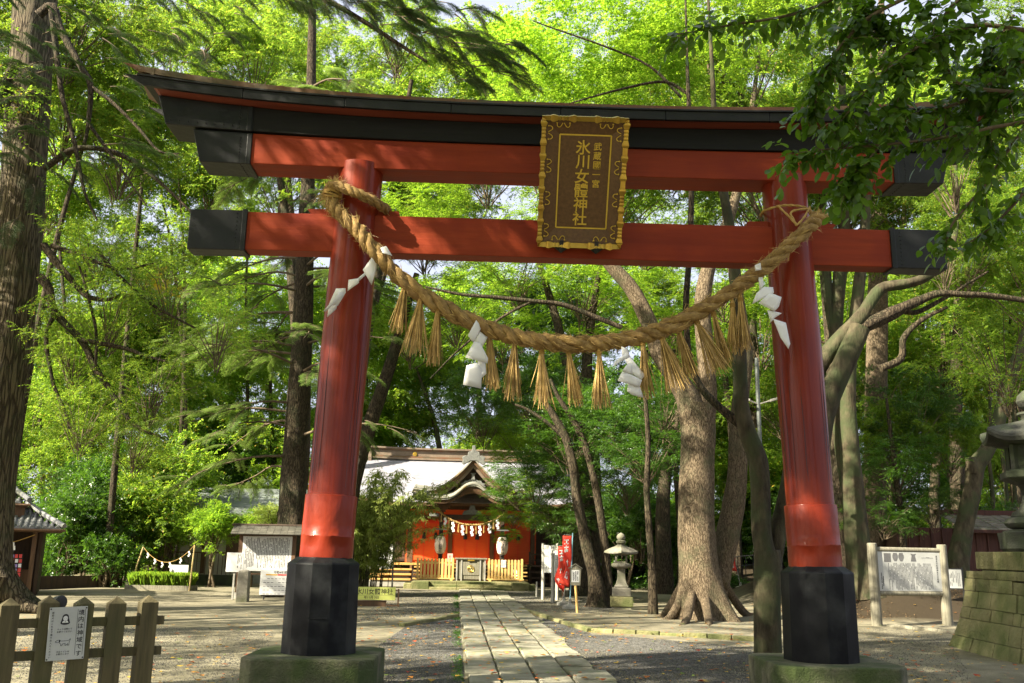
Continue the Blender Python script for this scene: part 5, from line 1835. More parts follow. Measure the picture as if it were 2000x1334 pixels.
# railing before it
ra = thing('railing', (-12.1, 26, 0), 'brown metal railing on a dark wall before the storehouse', 'railing', rz=R(2))
mb = MB(); mb.b2((-2.2, -.08, -.1), (2.3, .08, .42)); mb.build('low_wall', M['darkstone'], ra)
mb = MB(); mb.b2((-2.2, -.02, 1.22), (2.3, .02, 1.27)); mb.build('top_rail', M['brownwood'], ra)
for k in range(28):
    x = -2.15 + k * .163
    mb = MB(); mb.b2((x - .011, -.011, .43), (x + .011, .011, 1.215)); mb.build('bar', M['brownwood'], ra)

# rice bed with bamboo poles and straw rope
rc = gp(315, 1152)
rb = thing('rice_bed', (rc.x, rc.y, 0), 'raised wooden bed of bright green rice plants', 'planter')
for a, b in (((-1.05, -.45), (1.05, -.37)), ((-1.05, .37), (1.05, .45))):
    mb = MB(); mb.b2((a[0], a[1], -.05), (b[0], b[1], .16)); mb.build('board', M['logwood'], rb)
for x in (-1.09, 1.05):
    mb = MB(); mb.b2((x, -.45, -.05), (x + .04, .45, .16)); mb.build('board', M['logwood'], rb)
mb = MB(); mb.b2((-1.04, -.36, 0), (1.04, .36, .13)); mb.build('soil', M['joint'], rb)
r = np.random.default_rng(9)
n = 4600
bx, by = r.uniform(-1.02, 1.02, n), r.uniform(-.35, .35, n)
hh = r.uniform(.25, .52, n); th = r.uniform(0, 2 * PI, n); ln = r.uniform(.03, .2, n)
dx, dy = np.cos(th), np.sin(th)
w = .0036
V = np.stack([np.stack([bx - dy * w, by + dx * w, np.full(n, .12)], -1), np.stack([bx + dy * w, by - dx * w, np.full(n, .12)], -1),
              np.stack([bx + dx * ln * .4 + dy * w, by + dy * ln * .4 - dx * w, .12 + hh * .75], -1), np.stack([bx + dx * ln, by + dy * ln, .12 + hh * .98], -1),
              np.stack([bx + dx * ln * .4 - dy * w, by + dy * ln * .4 + dx * w, .12 + hh * .75], -1)], 1)
F = np.array([0, 1, 2, 3, 4])[None] + 5 * np.arange(n)[:, None]
mesh_np('rice_plants', V.reshape(-1, 3), F, M['grass'], rb)['kind'] = 'stuff'
bamb = surf('pale_bamboo_pole', (.40, .30, .12), (.52, .40, .18), 4, rough=.5)
poles = []
for (x, y, zt, lean, lab) in ((-1.25, .35, 1.42, .35, 'leaning pale bamboo pole left of the rice bed'), (1.12, -.5, 1.52, .05, 'upright pale bamboo pole at the right corner of the rice bed')):
    t = thing('bamboo_pole', (rc.x + x, rc.y + y, 0), lab, 'pole', 'bamboo poles round the rice bed')
    mb = MB(); mb.tube([(0, 0, -.1), (lean * .5, 0, zt * .5), (lean, 0, zt)], .026, 8); mb.build('cane', bamb, t, smooth=True)
    poles.append(Vector((rc.x + x + lean, rc.y + y, zt)))
pts = [poles[0].lerp(poles[1], i / 20) + Vector((0, 0, -.55 * (1 - (i / 10 - 1) ** 2))) for i in range(21)]
rr_ = thing('straw_rope', pts[10], 'thin sagging straw cord tied above the rice bed', 'straw rope')
mb = MB(); mb.tube(pts, .008, 5); mb.build('cord', M['cord'], rr_, org=pts[10])
for i in (2, 5, 8, 11, 15, 18):
    t = thing('paper_streamer', pts[i], {2: 'first', 5: 'second', 8: 'third', 11: 'fourth', 15: 'fifth', 18: 'sixth'}[i] + ' tiny zigzag paper from the left above the rice bed', 'paper streamer', 'tiny zigzag papers above the rice bed')
    for k in range(3):
        x = .03 * (k % 2)
        mb = MB(); mb.prism([(x - .025, 0, -.01 - k * .06), (x + .025, -.01, .0 - k * .06), (x + .03, 0, -.065 - k * .06), (x - .02, 0, -.07 - k * .06)], (0, .003, 0)); mb.build('folded_panel', M['paper'], t)
t = thing('notice_sign', (rc.x + .25, rc.y + .9, 0), 'low white sign standing behind the rice plants', 'sign')
mb = MB(); mb.b2((-.35, 0, .35), (.3, .02, .82)); mb.build('panel', M['white'], t)
mb = MB(); mb.b2((-.3, .022, -.1), (-.26, .05, .8)); mb.b2((.21, .022, -.1), (.25, .05, .8)); mb.build('leg', M['iron'], t)
# dark boarded edging before the shrubs
a, b = gp(105, 1150), gp(238, 1147)
t = thing('low_fence', (a + b) / 2, 'long low dark board fence under the left shrubs', 'fence', rz=math.atan2(b.y - a.y, b.x - a.x))
L_ = (b - a).length
for k in range(8):
    x0 = -L_ / 2 - 1 + k * (L_ + 1) / 8
    mb = MB(); mb.b2((x0, -.02, -.05), (x0 + (L_ + 1) / 8 - .01, .02, .42)); mb.build('board', M['darkwood'], t)

# amulet office at the left edge
of = thing('amulet_office', (-15.2, 16.85, 0), 'tile roofed amulet stall behind the big trunk at the left edge', 'stall', rz=R(24))
OFM = Matrix.Translation((-15.2, 16.85, 0)) @ Matrix.Rotation(R(24), 4, 'Z')
def tiled(name, x0, x1, y0, z0, y1, z1, pitch, parent, hip=0.0):
    mb = MB()
    n = int((x1 - x0) / pitch)
    rows = 9
    for k in range(n):
        xc = x0 + (k + .5) * pitch
        lim = 1.0
        if hip > 0:
            lim = min(1.0, (x1 - xc) / hip + .05)
        for j in range(rows):
            u0, u1 = j / rows, min((j + 1.12) / rows, 1)
            if u0 > lim: break
            A, B = Vector((xc, y0 + (y1 - y0) * u0, z0 + (z1 - z0) * u0 - .12 * math.sin(PI * u0))), Vector((xc, y0 + (y1 - y0) * u1, z0 + (z1 - z0) * u1 - .12 * math.sin(PI * u1)))
            r = pitch * .30
            vs = []
            for P, e in ((A, .012), (B, 0)):
                for a in range(6):
                    th = PI * a / 5
                    vs.append(P + Vector((math.cos(th) * r, 0, math.sin(th) * r + e)))
            mb.add(vs, [(i, i + 1, i + 7, i + 6) for i in range(5)] + [(5, 4, 3, 2, 1, 0)])
            w = pitch * .5
            mb.add([A + Vector((-w, 0, .008)), A + Vector((w, 0, .008)), B + Vector((w, 0, -.008)), B + Vector((-w, 0, -.008)), A + Vector((-w, 0, -.03)), A + Vector((w, 0, -.03))], [(0, 1, 2, 3), (4, 5, 1, 0)])
    o = mb.build(name, M['tile'], parent, smooth=True, ang=30)
    o['kind'] = 'stuff'
    return o
tiled('roof_tiles', -2.4, 2.05, -.75, 1.92, 1.0, 2.62, .17, of, hip=1.2)
tiled('roof_tiles', -2.4, 1.0, .2, 2.66, 1.9, 3.35, .17, of, hip=.9)
for x0, x1, y, z in ((-2.4, 2.15, -.78, 1.87), (-2.4, 1.1, .17, 2.60)):
    mb = MB(); mb.b2((x0, y, z - .05), (x1, y + .06, z + .02)); mb.build('eave_board', M['brownwood'], of)
    mb = MB(); mb.tube([(x0, y - .02, z - .02), (x1, y - .02, z - .02)], .035, 8); mb.build('gutter', M['brownwood'], of)
# hip edges right
for a, b in (((2.1, -.75, 1.98), (.95, 1.0, 2.70)), ((1.05, .2, 2.74), (.2, 1.9, 3.42)), ((-2.4, 1.9, 3.42), (.2, 1.9, 3.42))):
    mb = MB(); mb.tube([a, Vector(a).lerp(Vector(b), .5) - Vector((0, 0, .04)), b], .075, 8); mb.build('hip_ridge', M['tile'], of, smooth=True)
mb = MB(); mb.add([(2.1, -.75, 1.94), (2.1, 2.4, 1.94), (.95, 1.6, 2.66), (.95, 1.0, 2.66)], [(0, 1, 2, 3)]); mb.add([(1.05, .2, 2.7), (1.05, 3.4, 2.7), (.2, 1.9, 3.4)], [(0, 1, 2)]); mb.build('side_roof', M['tile'], of)
mb = MB(); mb.b2((-2.4, -.7, 1.80), (2.0, 2.2, 1.84)); mb.b2((-2.4, .25, 2.52), (1.0, 3.2, 2.56)); mb.build('ceiling', M['brownwood'], of)
mb = MB(); mb.b2((-2.4, .3, 1.85), (.95, .5, 2.6)); mb.build('upper_wall', M['brownwood'], of)
for x in (1.35, ):
    mb = MB(); mb.b2((x - .06, -.45, 0), (x + .06, -.33, 1.8)); mb.build('post', M['brownwood'], of)
mb = MB(); mb.b2((1.45, -.2, 0), (1.55, 2.0, 1.8)); mb.b2((-2.4, 1.2, 0), (1.45, 1.3, 1.8)); mb.build('wall', M['darkwood'], of)
mb = MB(); mb.b2((-.9, .9, .75), (.35, .93, 1.45)); mb.build('window', M['cream'], of)
mb = MB(); mb.b2((-2.3, -.1, 0), (1.3, .3, .72)); mb.build('counter', M['brownwood'], of)
ork = thing('amulet_rack', OFM @ Vector((.35, -.55, 0)), 'wire rack of colourful amulets at the stall beside the big trunk', 'rack', rz=R(24))
for x in (-.75, 0, .75):
    mb = MB(); mb.b2((x - .012, 0, 0), (x + .012, .03, 1.2)); mb.build('upright', M['iron'], ork)
for j in range(8):
    mb = MB(); mb.b2((-.78, -.02, .13 + j * .13), (.78, -.005, .145 + j * .13)); mb.build('shelf_wire', M['iron'], ork)
pal = [surf('amulet_' + n_, c, c, 3, rough=.6, bump=.02) for n_, c in (('white', (.7, .7, .72)), ('pink', (.65, .30, .36)), ('violet', (.28, .22, .5)), ('red', (.55, .06, .06)), ('blue', (.2, .32, .6)))]
qq = random.Random(2)
amb = bpy.data.meshes
for j in range(8):
    for k in range(15):
        mb = MB(); h_ = qq.uniform(.085, .11)
        mb.box((0, 0, h_ / 2), (.075, .012, h_)); mb.box((0, -.007, h_ * .55), (.03, .002, h_ * .5))
        o = mb.build('amulet', pal[qq.choice((0, 0, 0, 1, 2, 3, 4))], ork)
        o.location = (-.72 + k * .102 + qq.uniform(-.01, .01), -.03, .148 + j * .13 - .0)
rp_ = [OFM @ Vector((x, -.5, z)) for x, z in ((1.35, 1.72), (.8, 1.50), (.2, 1.38), (-.6, 1.32))]
t = thing('straw_rope', rp_[1], 'short straw cord with papers slung under the stall eave', 'straw rope')
mb = MB(); mb.tube(smooth_path(rp_, 20), .014, 5); mb.build('cord', M['cord'], t, org=rp_[1])
for k, p in enumerate((rp_[1], rp_[1].lerp(rp_[2], .8))):
    t = thing('paper_streamer', p, ('right', 'left')[k] + ' one of two zigzag papers hanging under the stall eave', 'paper streamer', 'zigzag papers under the stall eave')
    for j in range(3):
        x = .04 * (j % 2)
        mb = MB(); mb.prism([(x - .06, -.02, -.02 - j * .10), (x + .06, -.03, .0 - j * .10), (x + .07, -.02, -.12 - j * .10), (x - .05, -.02, -.14 - j * .10)], (0, .003, 0)); mb.build('folded_panel', M['paper'], t)

# ---------------------------------------------------------------- right of the path: posts, banners, lanterns
def G(px, py): 
    p = gp(px, py); return Vector((p.x, p.y, hgt(p.x, p.y)))
def tall_board(px, py, w, z0, z1, zp, lab, m_='logwood', side=1):
    p = G(px, py)
    t = thing('sign_post', p, lab, 'sign', 'tall sign boards right of the shrine steps', rz=R(-38))
    for s2 in (-1, 1):
        mb = MB(); mb.b2((s2 * w / 2 - .045, -.04, -.15), (s2 * w / 2 + .045, .04, zp)); mb.build('post', M[m_ if s2 > 0 else 'concrete'], t, bevel=.006)
    mb = MB(); mb.b2((-w / 2 + .046, -.02, z0), (w / 2 - .046, .02, z1)); pn = mb.build('panel', M['signgrey'], t)
    mb = MB(); fine_print(mb, (w / 2 - .09, -.0215, z1 - .06), (-1, 0, 0), (0, 0, 1), int((w - .15) / .06), (z1 - z0) * .8, .06, px); mb.build('print', M['faint'], pn)
tall_board(1074, 1172, .56, .85, 1.72, 1.78, 'taller weathered sign board on two pale posts before the dark wall', 'concrete')
tall_board(1090, 1178, .40, .75, 1.42, 1.47, 'shorter sign board on dark posts beside the taller one', 'brownwood')
p = G(1048, 1166)
t = thing('bollard', p, 'short pale steel post by the shrine steps', 'bollard'); mb = MB(); mb.tube([(0, 0, -.1), (0, 0, .5), (0, 0, .51)], [.035, .035, .02], 10); mb.build('pipe', M['concrete'], t, smooth=True)

def banner(px, py, hpole, ztop, zbot, w, lab, pole, seed, lean=0.0, mark=True, dirx=-1):
    p = G(px, py)
    t = thing('banner', p, lab, 'banner', 'red cloth banners on poles')
    mb = MB(); mb.tube([(0, 0, .1), (lean * .5, 0, hpole * .5), (lean, 0, hpole)], .016, 8); mb.build('pole', M[pole], t, smooth=True)
    mb = MB(); mb.lathe([(.24, 0), (.235, .08), (.07, .13), (.05, .17), (.05, .26), (.03, .27)], 4, rot=PI / 4 + .2); mb.build('base', M['concrete'], t, bevel=.012)
    mb = MB(); mb.tube([(lean, 0, ztop + .02), (lean + dirx * w, 0, ztop + .03)], .008, 6); mb.build('top_rod', M['concrete'], t)
    q = random.Random(seed)
    nz, nu = 16, 6
    vs = []
    ph = q.uniform(0, 6)
    def cp(i, j, off=0.0):
        z = ztop - (ztop - zbot) * j / nz
        u = i / nu
        wob = (.5 + .5 * math.sin(j * .55 + ph)) * (j / nz)
        ww = w * (1 - .45 * wob)
        x = lean * z / hpole + dirx * (u * ww + .02) + dirx * .16 * math.sin(j * .42 + ph) * (j / nz) * (.3 + u * .7) * .6
        y = .09 * math.sin(j * .6 + u * 3.5 + ph) * (.3 + j / nz) - .02 + off
        return (x, y, z + .04 * math.sin(u * 3 + j * .3) * (j / nz))
    for j in range(nz + 1):
        for i in range(nu + 1): vs.append(cp(i, j))
    mb = MB(); mb.add(vs, [(j * (nu + 1) + i, j * (nu + 1) + i + 1, (j + 1) * (nu + 1) + i + 1, (j + 1) * (nu + 1) + i) for j in range(nz) for i in range(nu)])
    cl = mb.build('cloth', M['banner'], t, smooth=True, ang=80)
    s_ = cl.modifiers.new('thickness', 'SOLIDIFY'); s_.thickness = .004
    if mark:
        mb = MB()
        for j, (a, b, c, d) in enumerate(((2, 5, 1.2, 1.6), (3, 3.8, 1.2, 2.4), (2.2, 5, 2.4, 2.8), (2, 5, 3.6, 4.0), (3.2, 3.9, 3.2, 5.0), (2.4, 3.4, 4.4, 5.2), (3.6, 4.8, 4.4, 5.3), (2.6, 4.4, 8.0, 8.3), (3.0, 3.6, 7.6, 9.4), (2.2, 4.8, 11.5, 12.2), (3.4, 4.2, 11.2, 13.4), (2.2, 3.0, 12.6, 13.6))):
            qv = [cp(u, v, -.012) for u, v in ((a, c), (b, c), (b, d), (a, d))]
            mb.add(qv, [(0, 1, 2, 3)])
        mb.build('lettering', M['white'], cl)
banner(1113, 1190, 2.02, 1.94, .62, .25, 'taller red banner on a pale blue pole near the small roofed sign', 'bluepole', 3, .07)
banner(1101, 1183, 1.75, 1.66, .42, .25, 'shorter red banner on a white pole, left of the taller one', 'concrete', 5, .10)
banner(1447, 1158, 1.75, 1.70, .75, .42, 'red banner leaning beside the railing behind the camphor tree', 'concrete', 8, -.25)

p = G(1125, 1197)
t = thing('roofed_sign', p, 'small wooden sign with pitched top on a slanting post by the banners', 'sign', rz=R(-8))
t.scale = (.80, .80, .80)
mb = MB(); mb.tube([(.05, 0, -.1), (-.03, 0, 1.0)], .042, 10); mb.build('post', M['lightwood'], t, smooth=True)
mb = MB(); mb.prism([(-.17, -.05, .85), (.14, -.05, .85), (.17, -.05, 1.36), (-.02, -.05, 1.48), (-.21, -.05, 1.36)], (0, .05, 0)); mb.build('board', M['logwood'], t, bevel=.006)
mb = MB(); mb.b2((-.145, -.058, .95), (.11, -.051, 1.33)); pn = mb.build('panel', M['white'], t)
mb = MB(); fine_print(mb, (.06, -.0595, 1.29), (-1, 0, 0), (0, 0, 1), 3, .3, .065, 77); mb.build('print', M['ink'], pn)
mb = MB(); mb.prism([(-.25, -.08, 1.36), (-.02, -.08, 1.50), (.21, -.08, 1.36), (.21, -.08, 1.39), (-.02, -.08, 1.54), (-.25, -.08, 1.39)], (0, .11, 0)); mb.build('roof', M['logwood'], t)

def small_lantern(p, lab, rz, s=1.0):
    t = thing('stone_lantern', p, lab, 'stone lantern', 'small stone lanterns beside the approach', rz=rz)
    t.scale = (s, s, s)
    st, ms = M['stone'], M['mossstone']
    mb = MB(); mb.b2((-.40, -.38, -.08), (.40, .38, .10)); mb.build('footing', st, t, bevel=.03)
    mb = MB(); mb.b2((-.46, -.42, .10), (.46, .42, .50)); mb.build('base', ms, t, bevel=.03)
    mb = MB(); mb.b2((-.38, -.34, .50), (.38, .34, .84)); mb.build('base', st, t, bevel=.03)
    mb = MB(); mb.lathe([(.40, .84), (.40, .91), (.33, .96), (.25, 1.12), (.215, 1.35), (.225, 1.55), (.25, 1.60)], 4, rot=PI / 4); mb.build('shaft', st, t, bevel=.015)
    mb = MB(); mb.lathe([(.26, 1.60), (.42, 1.66), (.45, 1.72), (.42, 1.79), (.30, 1.83)], 8, rot=PI / 8); mb.build('platform', st, t, bevel=.015)
    mb = MB()
    for sx in (-1, 1):
        for sy in (-1, 1):
            mb.b2((sx * .17, sy * .17, 1.83), (sx * .25, sy * .25, 2.16))
    mb.b2((-.25, -.25, 1.83), (.25, .25, 1.885)); mb.b2((-.25, -.25, 2.11), (.25, .25, 2.165))
    mb.build('firebox', st, t)
    mb = MB()
    mb.lathe([(.30, 2.16), (.62, 2.15), (.70, 2.19), (.69, 2.25), (.48, 2.38), (.28, 2.47), (.15, 2.55), (.13, 2.58)], 24, fn=roof_lift(4, .10, 3.0, .3)); mb.build('roof', st, t, smooth=True)
    mb = MB(); mb.lathe([(.13, 2.58), (.20, 2.62), (.20, 2.70), (.12, 2.73), (.17, 2.80), (.18, 2.88), (.13, 2.97), (.04, 3.02), (.01, 3.04)], 16); mb.build('finial', st, t, smooth=True)
small_lantern(G(1214, 1190), 'pale stone lantern standing clear between the trunks right of the path', R(-6), .68)
small_lantern(G(1160, 1165) + Vector((.1, 1.0, 0)), 'dark stone lantern hidden behind the two leaning trunks', R(5), .64)

# steel pole with arms and loudspeaker behind the right pillar
p = at(1492, 1110, 12.5)
t = thing('steel_pole', (p.x, 12.5, hgt(p.x, 12.5)), 'thin grey steel pole with two lamp arms behind the right pillar', 'pole')
zt = at(1488, 697, 12.5).z
mb = MB(); mb.tube([(0, 0, -.2), (0.03, 0, zt * .5), (.03, 0, zt)], .052, 10); mb.build('shaft', M['steel'], t, smooth=True)
zc = at(1490, 785, 12.5).z
for s2 in (-1, 1):
    mb = MB(); mb.bar((.03, 0, zc - .03), (.03 + s2 * .34, -.12, zc + .07), .05, .03); mb.build('arm', M['concrete'], t)
    mb = MB(); mb.box((.03 + s2 * .36, -.14, zc + .07), (.22, .14, .06), (0, -s2 * .3, 0)); mb.build('lamp_head', M['concrete'], t, bevel=.01)

# dark board hut with shingle roof at the right
hp = Vector((15.6, 20.2, 0)); hp.z = hgt(hp.x, hp.y) - .1
ht = thing('board_hut', (15.6, 20.2, 0), 'dark red board hut with a low mossy roof behind the leaning trunk', 'hut', rz=R(4))
for k in range(17):
    x = -3.0 + k * .38
    mb = MB(); mb.b2((x, -.02 + .012 * (k % 2), .0), (x + .365, .03 + .012 * (k % 2), 2.5)); mb.build('board', M['hutwood'], ht)
    mb = MB(); mb.b2((x - .03, -.05, .0), (x + .022, -.009, 2.48)); mb.build('batten', M['hutwood'], ht)
mb = MB(); mb.b2((-3.0, .06, 0), (3.6, 4, 2.5)); mb.build('core', M['darkwood'], ht)
mb = MB()
for c in range(7):
    u0, u1 = c / 7, (c + 1.15) / 7
    for k in range(18):
        xa = -.95 + k * .30; xb = xa + .29
        dz = ((c * 5 + k * 7) % 5) * .006
        mb.add([(xa, -.35 + 1.5 * u0, 2.45 + .55 * u0 + .03 + dz), (xb, -.35 + 1.5 * u0, 2.45 + .55 * u0 + .03 + dz), (xb, -.35 + 1.5 * u1, 2.45 + .55 * u1 + dz), (xa, -.35 + 1.5 * u1, 2.45 + .55 * u1 + dz), (xa, -.35 + 1.5 * u0, 2.45 + .55 * u0 - .01), (xb, -.35 + 1.5 * u0, 2.45 + .55 * u0 - .01)], [(0, 1, 2, 3), (4, 5, 1, 0)])
r_ = mb.build('roof', surf('mossy_shingle', (.12, .105, .075), (.21, .19, .145), 4, rough=.9, bump=.5, island=.25, c3=(.12, .14, .06)), ht)
mb = MB(); mb.b2((-1.0, 1.05, 2.98), (4.4, 1.35, 3.16)); mb.build('ridge', M['hutwood'], r_)
mb = MB(); mb.b2((-1.0, -.38, 2.36), (4.4, -.33, 2.46)); mb.build('fascia', M['hutwood'], r_)

# orange hall glimpsed behind the right pillar and railing before it
p = at(1495, 1125, 40)
oh = thing('orange_hall', (p.x, 40, hgt(p.x, 40)), 'small orange painted hall glimpsed behind the right pillar', 'building', rz=R(-6))
mb = MB(); mb.b2((-.4, 0, 0), (3.2, 3, 2.3)); mb.build('wall', M['orange'], oh)
for x in (-.4, .5, 1.3):
    mb = MB(); mb.b2((x - .06, -.08, 0), (x + .06, -.005, 2.3)); mb.build('post', M['brownwood'], oh)
for z in (.9, 2.2):
    mb = MB(); mb.b2((-.4, -.05, z), (3.2, -.004, z + .1)); mb.build('rail', M['brownwood'], oh)
mb = MB(); mb.prism([(-1.0, -.6, 2.3), (-1.0, 3.6, 2.3), (-1.0, 1.5, 3.4)], (4.8, 0, 0)); mb.build('roof', M['roofedge'], oh)
a, b = G(1412, 1143), G(1500, 1128)
a = Vector((at(1412, 1143, 33).x, 33, 0)); b = Vector((at(1530, 1130, 35).x, 35, 0))
a.z, b.z = hgt(a.x, a.y), hgt(b.x, b.y)
rl = thing('railing', a, 'thin dark railing along the sunlit slope behind the camphor tree', 'railing')
d = b - a
n = 9
for k in range(n):
    q0 = d * (k / (n - 1))
    mb = MB(); mb.tube([q0 + Vector((0, 0, -.1)), q0 + Vector((0, 0, .95))], .022, 6); mb.build('baluster', M['iron'], rl)
for z in (.5, .93):
    mb = MB(); mb.tube([Vector((0, 0, z)), d + Vector((0, 0, z))], .02, 6); mb.build('rail', M['iron'], rl)
# ---------------------------------------------------------------- foliage
def leaf_quads(pos, dirn, nrm, ln, wd, fold=.12):
    """rhombic leaves: pos (n,3) base, unit direction, unit normal -> (n,4,3)"""
    side = np.cross(nrm, dirn)
    side /= np.linalg.norm(side, axis=1, keepdims=True) + 1e-9
    ln, wd = ln[:, None], wd[:, None]
    tip = pos + dirn * ln
    m = pos + dirn * ln * .48
    up = nrm * wd * fold * 2
    return np.stack([pos, m + side * wd * .5 + up, tip, m - side * wd * .5 + up], 1)

def unit(a):
    return a / (np.linalg.norm(a, axis=-1, keepdims=True) + 1e-9)

def crown_mesh(seed, nclump, ntwig, nleaf, rad, leaf, asp, flat, droop, tl=.75, hollow=.35, up=.75, gapn=3.0):
    """leaves on twigs on clumps spread through an ellipsoid; returns leaves (n,4,3), clump centres"""
    r = np.random.default_rng(seed)
    rad = np.array(rad, float)
    C = []
    ph = r.uniform(0, 6, 6)
    while len(C) < nclump:
        d = unit(r.normal(size=3))
        rr = hollow + (1 - hollow) * r.random() ** .6
        lump = .78 + .22 * math.sin(gapn * d[0] + ph[0]) * math.sin(gapn * d[1] + ph[1]) + .16 * math.sin(2.3 * gapn * d[2] + ph[2] + 3 * d[0])
        if d[2] < -.55 and r.random() < .5: continue
        C.append(d * rr * lump * rad)
    C = np.array(C)
    nt = nclump * ntwig
    cc = np.repeat(C, ntwig, 0)
    out_ = unit(cc / rad)
    td = unit(r.normal(size=(nt, 3)) * np.array([1, 1, flat]) + out_ * np.array([.8, .8, .35]) + np.array([0, 0, -droop]))
    L = tl * r.uniform(.5, 1.15, nt)
    start = cc + r.normal(size=(nt, 3)) * np.array([.16, .16, .10])
    n = nt * nleaf
    s = np.tile((np.arange(nleaf) + .5) / nleaf, nt) + r.uniform(-.02, .02, n)
    tdr, Lr, sr = np.repeat(td, nleaf, 0), np.repeat(L, nleaf), np.repeat(start, nleaf, 0)
    pos = sr + tdr * (s * Lr)[:, None]
    pos[:, 2] -= (s * Lr) ** 2 * (.25 + droop * .3)
    pn = unit(np.array([0, 0, 1.0]) * up + r.normal(size=(nt, 3)) * .45)
    pn = np.repeat(pn, nleaf, 0)
    sd = unit(np.cross(tdr, pn)) * np.where(np.arange(n) % 2 == 0, 1, -1)[:, None]
    ld = unit(tdr * .55 + sd * .85 + r.normal(size=(n, 3)) * .30 + np.array([0, 0, -.18]))
    nn = unit(pn + r.normal(size=(n, 3)) * .38)
    nn = unit(nn - ld * np.sum(nn * ld, 1, keepdims=True))
    ln = leaf * r.uniform(.65, 1.25, n)
    return leaf_quads(pos, ld, nn, ln, ln * asp), C

def star(Q):
    """maple: three rhombs per leaf fanned from the same base"""
    base, tip = Q[:, 0], Q[:, 2]
    s = Q[:, 1] - Q[:, 3]
    d = tip - base
    out_ = [Q]
    for sg in (-1, 1):
        t2 = base + d * .62 + s * sg * .95
        m = (base + t2) / 2
        n2 = unit(np.cross(d, s))
        w = unit(np.cross(n2, t2 - base)) * np.linalg.norm(s, axis=1, keepdims=True) * .32
        out_.append(np.stack([base, m + w, t2, m - w], 1))
    return np.concatenate(out_, 0)

def quads_mesh(name, Q, mat):
    Q = Q.reshape(-1, 4, 3)
    me = bpy.data.meshes.new(name)
    n = len(Q)
    me.vertices.add(n * 4)
    me.vertices.foreach_set('co', np.ascontiguousarray(Q, dtype=np.float32).ravel())
    me.loops.add(n * 4)
    me.loops.foreach_set('vertex_index', np.arange(n * 4, dtype=np.int32))
    me.polygons.add(n)
    me.polygons.foreach_set('loop_start', np.arange(0, n * 4, 4, dtype=np.int32))
    me.polygons.foreach_set('loop_total', np.full(n, 4, dtype=np.int32))
    me.update(calc_edges=True)
    me.materials.append(mat)
    return me

def bough_mesh(C, seed, zlow, r0=.05, mat=None):
    """branches that fan from the crown's foot to its clumps"""
    q = random.Random(seed)
    mb = MB()
    for i, c in enumerate(C):
        if q.random() < .72: continue
        c = Vector(c)
        a = Vector((c.x * .08, c.y * .08, min(zlow * q.uniform(.5, 1.0), c.z - .3)))
        m = a.lerp(c, .55) + Vector((q.uniform(-.3, .3), q.uniform(-.3, .3), q.uniform(.0, .5)))
        rr = r0 * q.uniform(.35, .8)
        mb.tube([a, a.lerp(m, .5) + Vector((0, 0, -.05)), m, m.lerp(c, .6), c], [rr, rr * .8, rr * .55, rr * .35, rr * .12], 5, cap=False)
    me = bpy.data.meshes.new('bough')
    me.from_pydata(mb.v, [], mb.f)
    me.polygons.foreach_set('use_smooth', [True] * len(me.polygons))
    me.materials.append(mat)
    me.update()
    return me

CR = {}
def proto(key, mat, seed, nclump, ntwig, nleaf, rad, leaf, asp, flat, droop, maple=False, bmat='twig', **kw):
    Q, C = crown_mesh(seed, nclump, ntwig, nleaf, rad, leaf, asp, flat, droop, **kw)
    if maple: Q = star(Q)
    CR[key] = (quads_mesh('crown', Q, M[mat]), bough_mesh(C, seed, -rad[2] * 1.05, mat=M[bmat]), M[mat])
proto('broadA', 'leaf_broad', 1, 125, 17, 24, (4.0, 4.0, 3.3), .090, .50, .55, .15, tl=.62, hollow=.45)
proto('broadB', 'leaf_broad', 2, 110, 17, 24, (4.2, 3.6, 3.0), .094, .50, .6, .25, tl=.62, hollow=.45)
proto('mapleA', 'leaf_maple', 3, 100, 15, 17, (4.2, 4.2, 2.6), .078, .42, .18, .02, maple=True, up=1.6)
proto('mapleB', 'leaf_maple', 4, 92, 15, 17, (4.4, 3.8, 2.4), .078, .42, .15, .05, maple=True, up=1.6)
proto('sparse', 'leaf_broad', 5, 70, 10, 20, (3.6, 3.6, 2.6), .085, .45, .45, .3)
proto('shrub', 'leaf_dark', 6, 70, 12, 18, (1.6, 1.6, 1.5), .085, .48, .7, .1, tl=.5, hollow=.25)
proto('coarse', 'leaf_broad', 7, 130, 14, 18, (4.3, 4.3, 3.4), .15, .50, .6, .2, tl=.95)

def put_crown(tree, key, p, s, rz, mat=None, squash=1.0, bough=True):
    """crown (and its boughs) at world point p as children of a tree Empty"""
    cm, bm_, m0 = CR[key]
    loc = Vector(p) - tree.location
    for me, nm in ((cm, 'crown'), (bm_, 'bough')):
        if nm == 'bough' and not bough: continue
        o = bpy.data.objects.new(nm, me)
        COL.objects.link(o)
        o.parent = tree
        o.location = loc
        o.scale = (s, s, s * squash)
        o.rotation_euler = (rnd.uniform(-.15, .15), rnd.uniform(-.15, .15), rz)
        if nm == 'crown' and mat:
            o.material_slots[0].link = 'OBJECT'
            o.material_slots[0].material = M[mat]

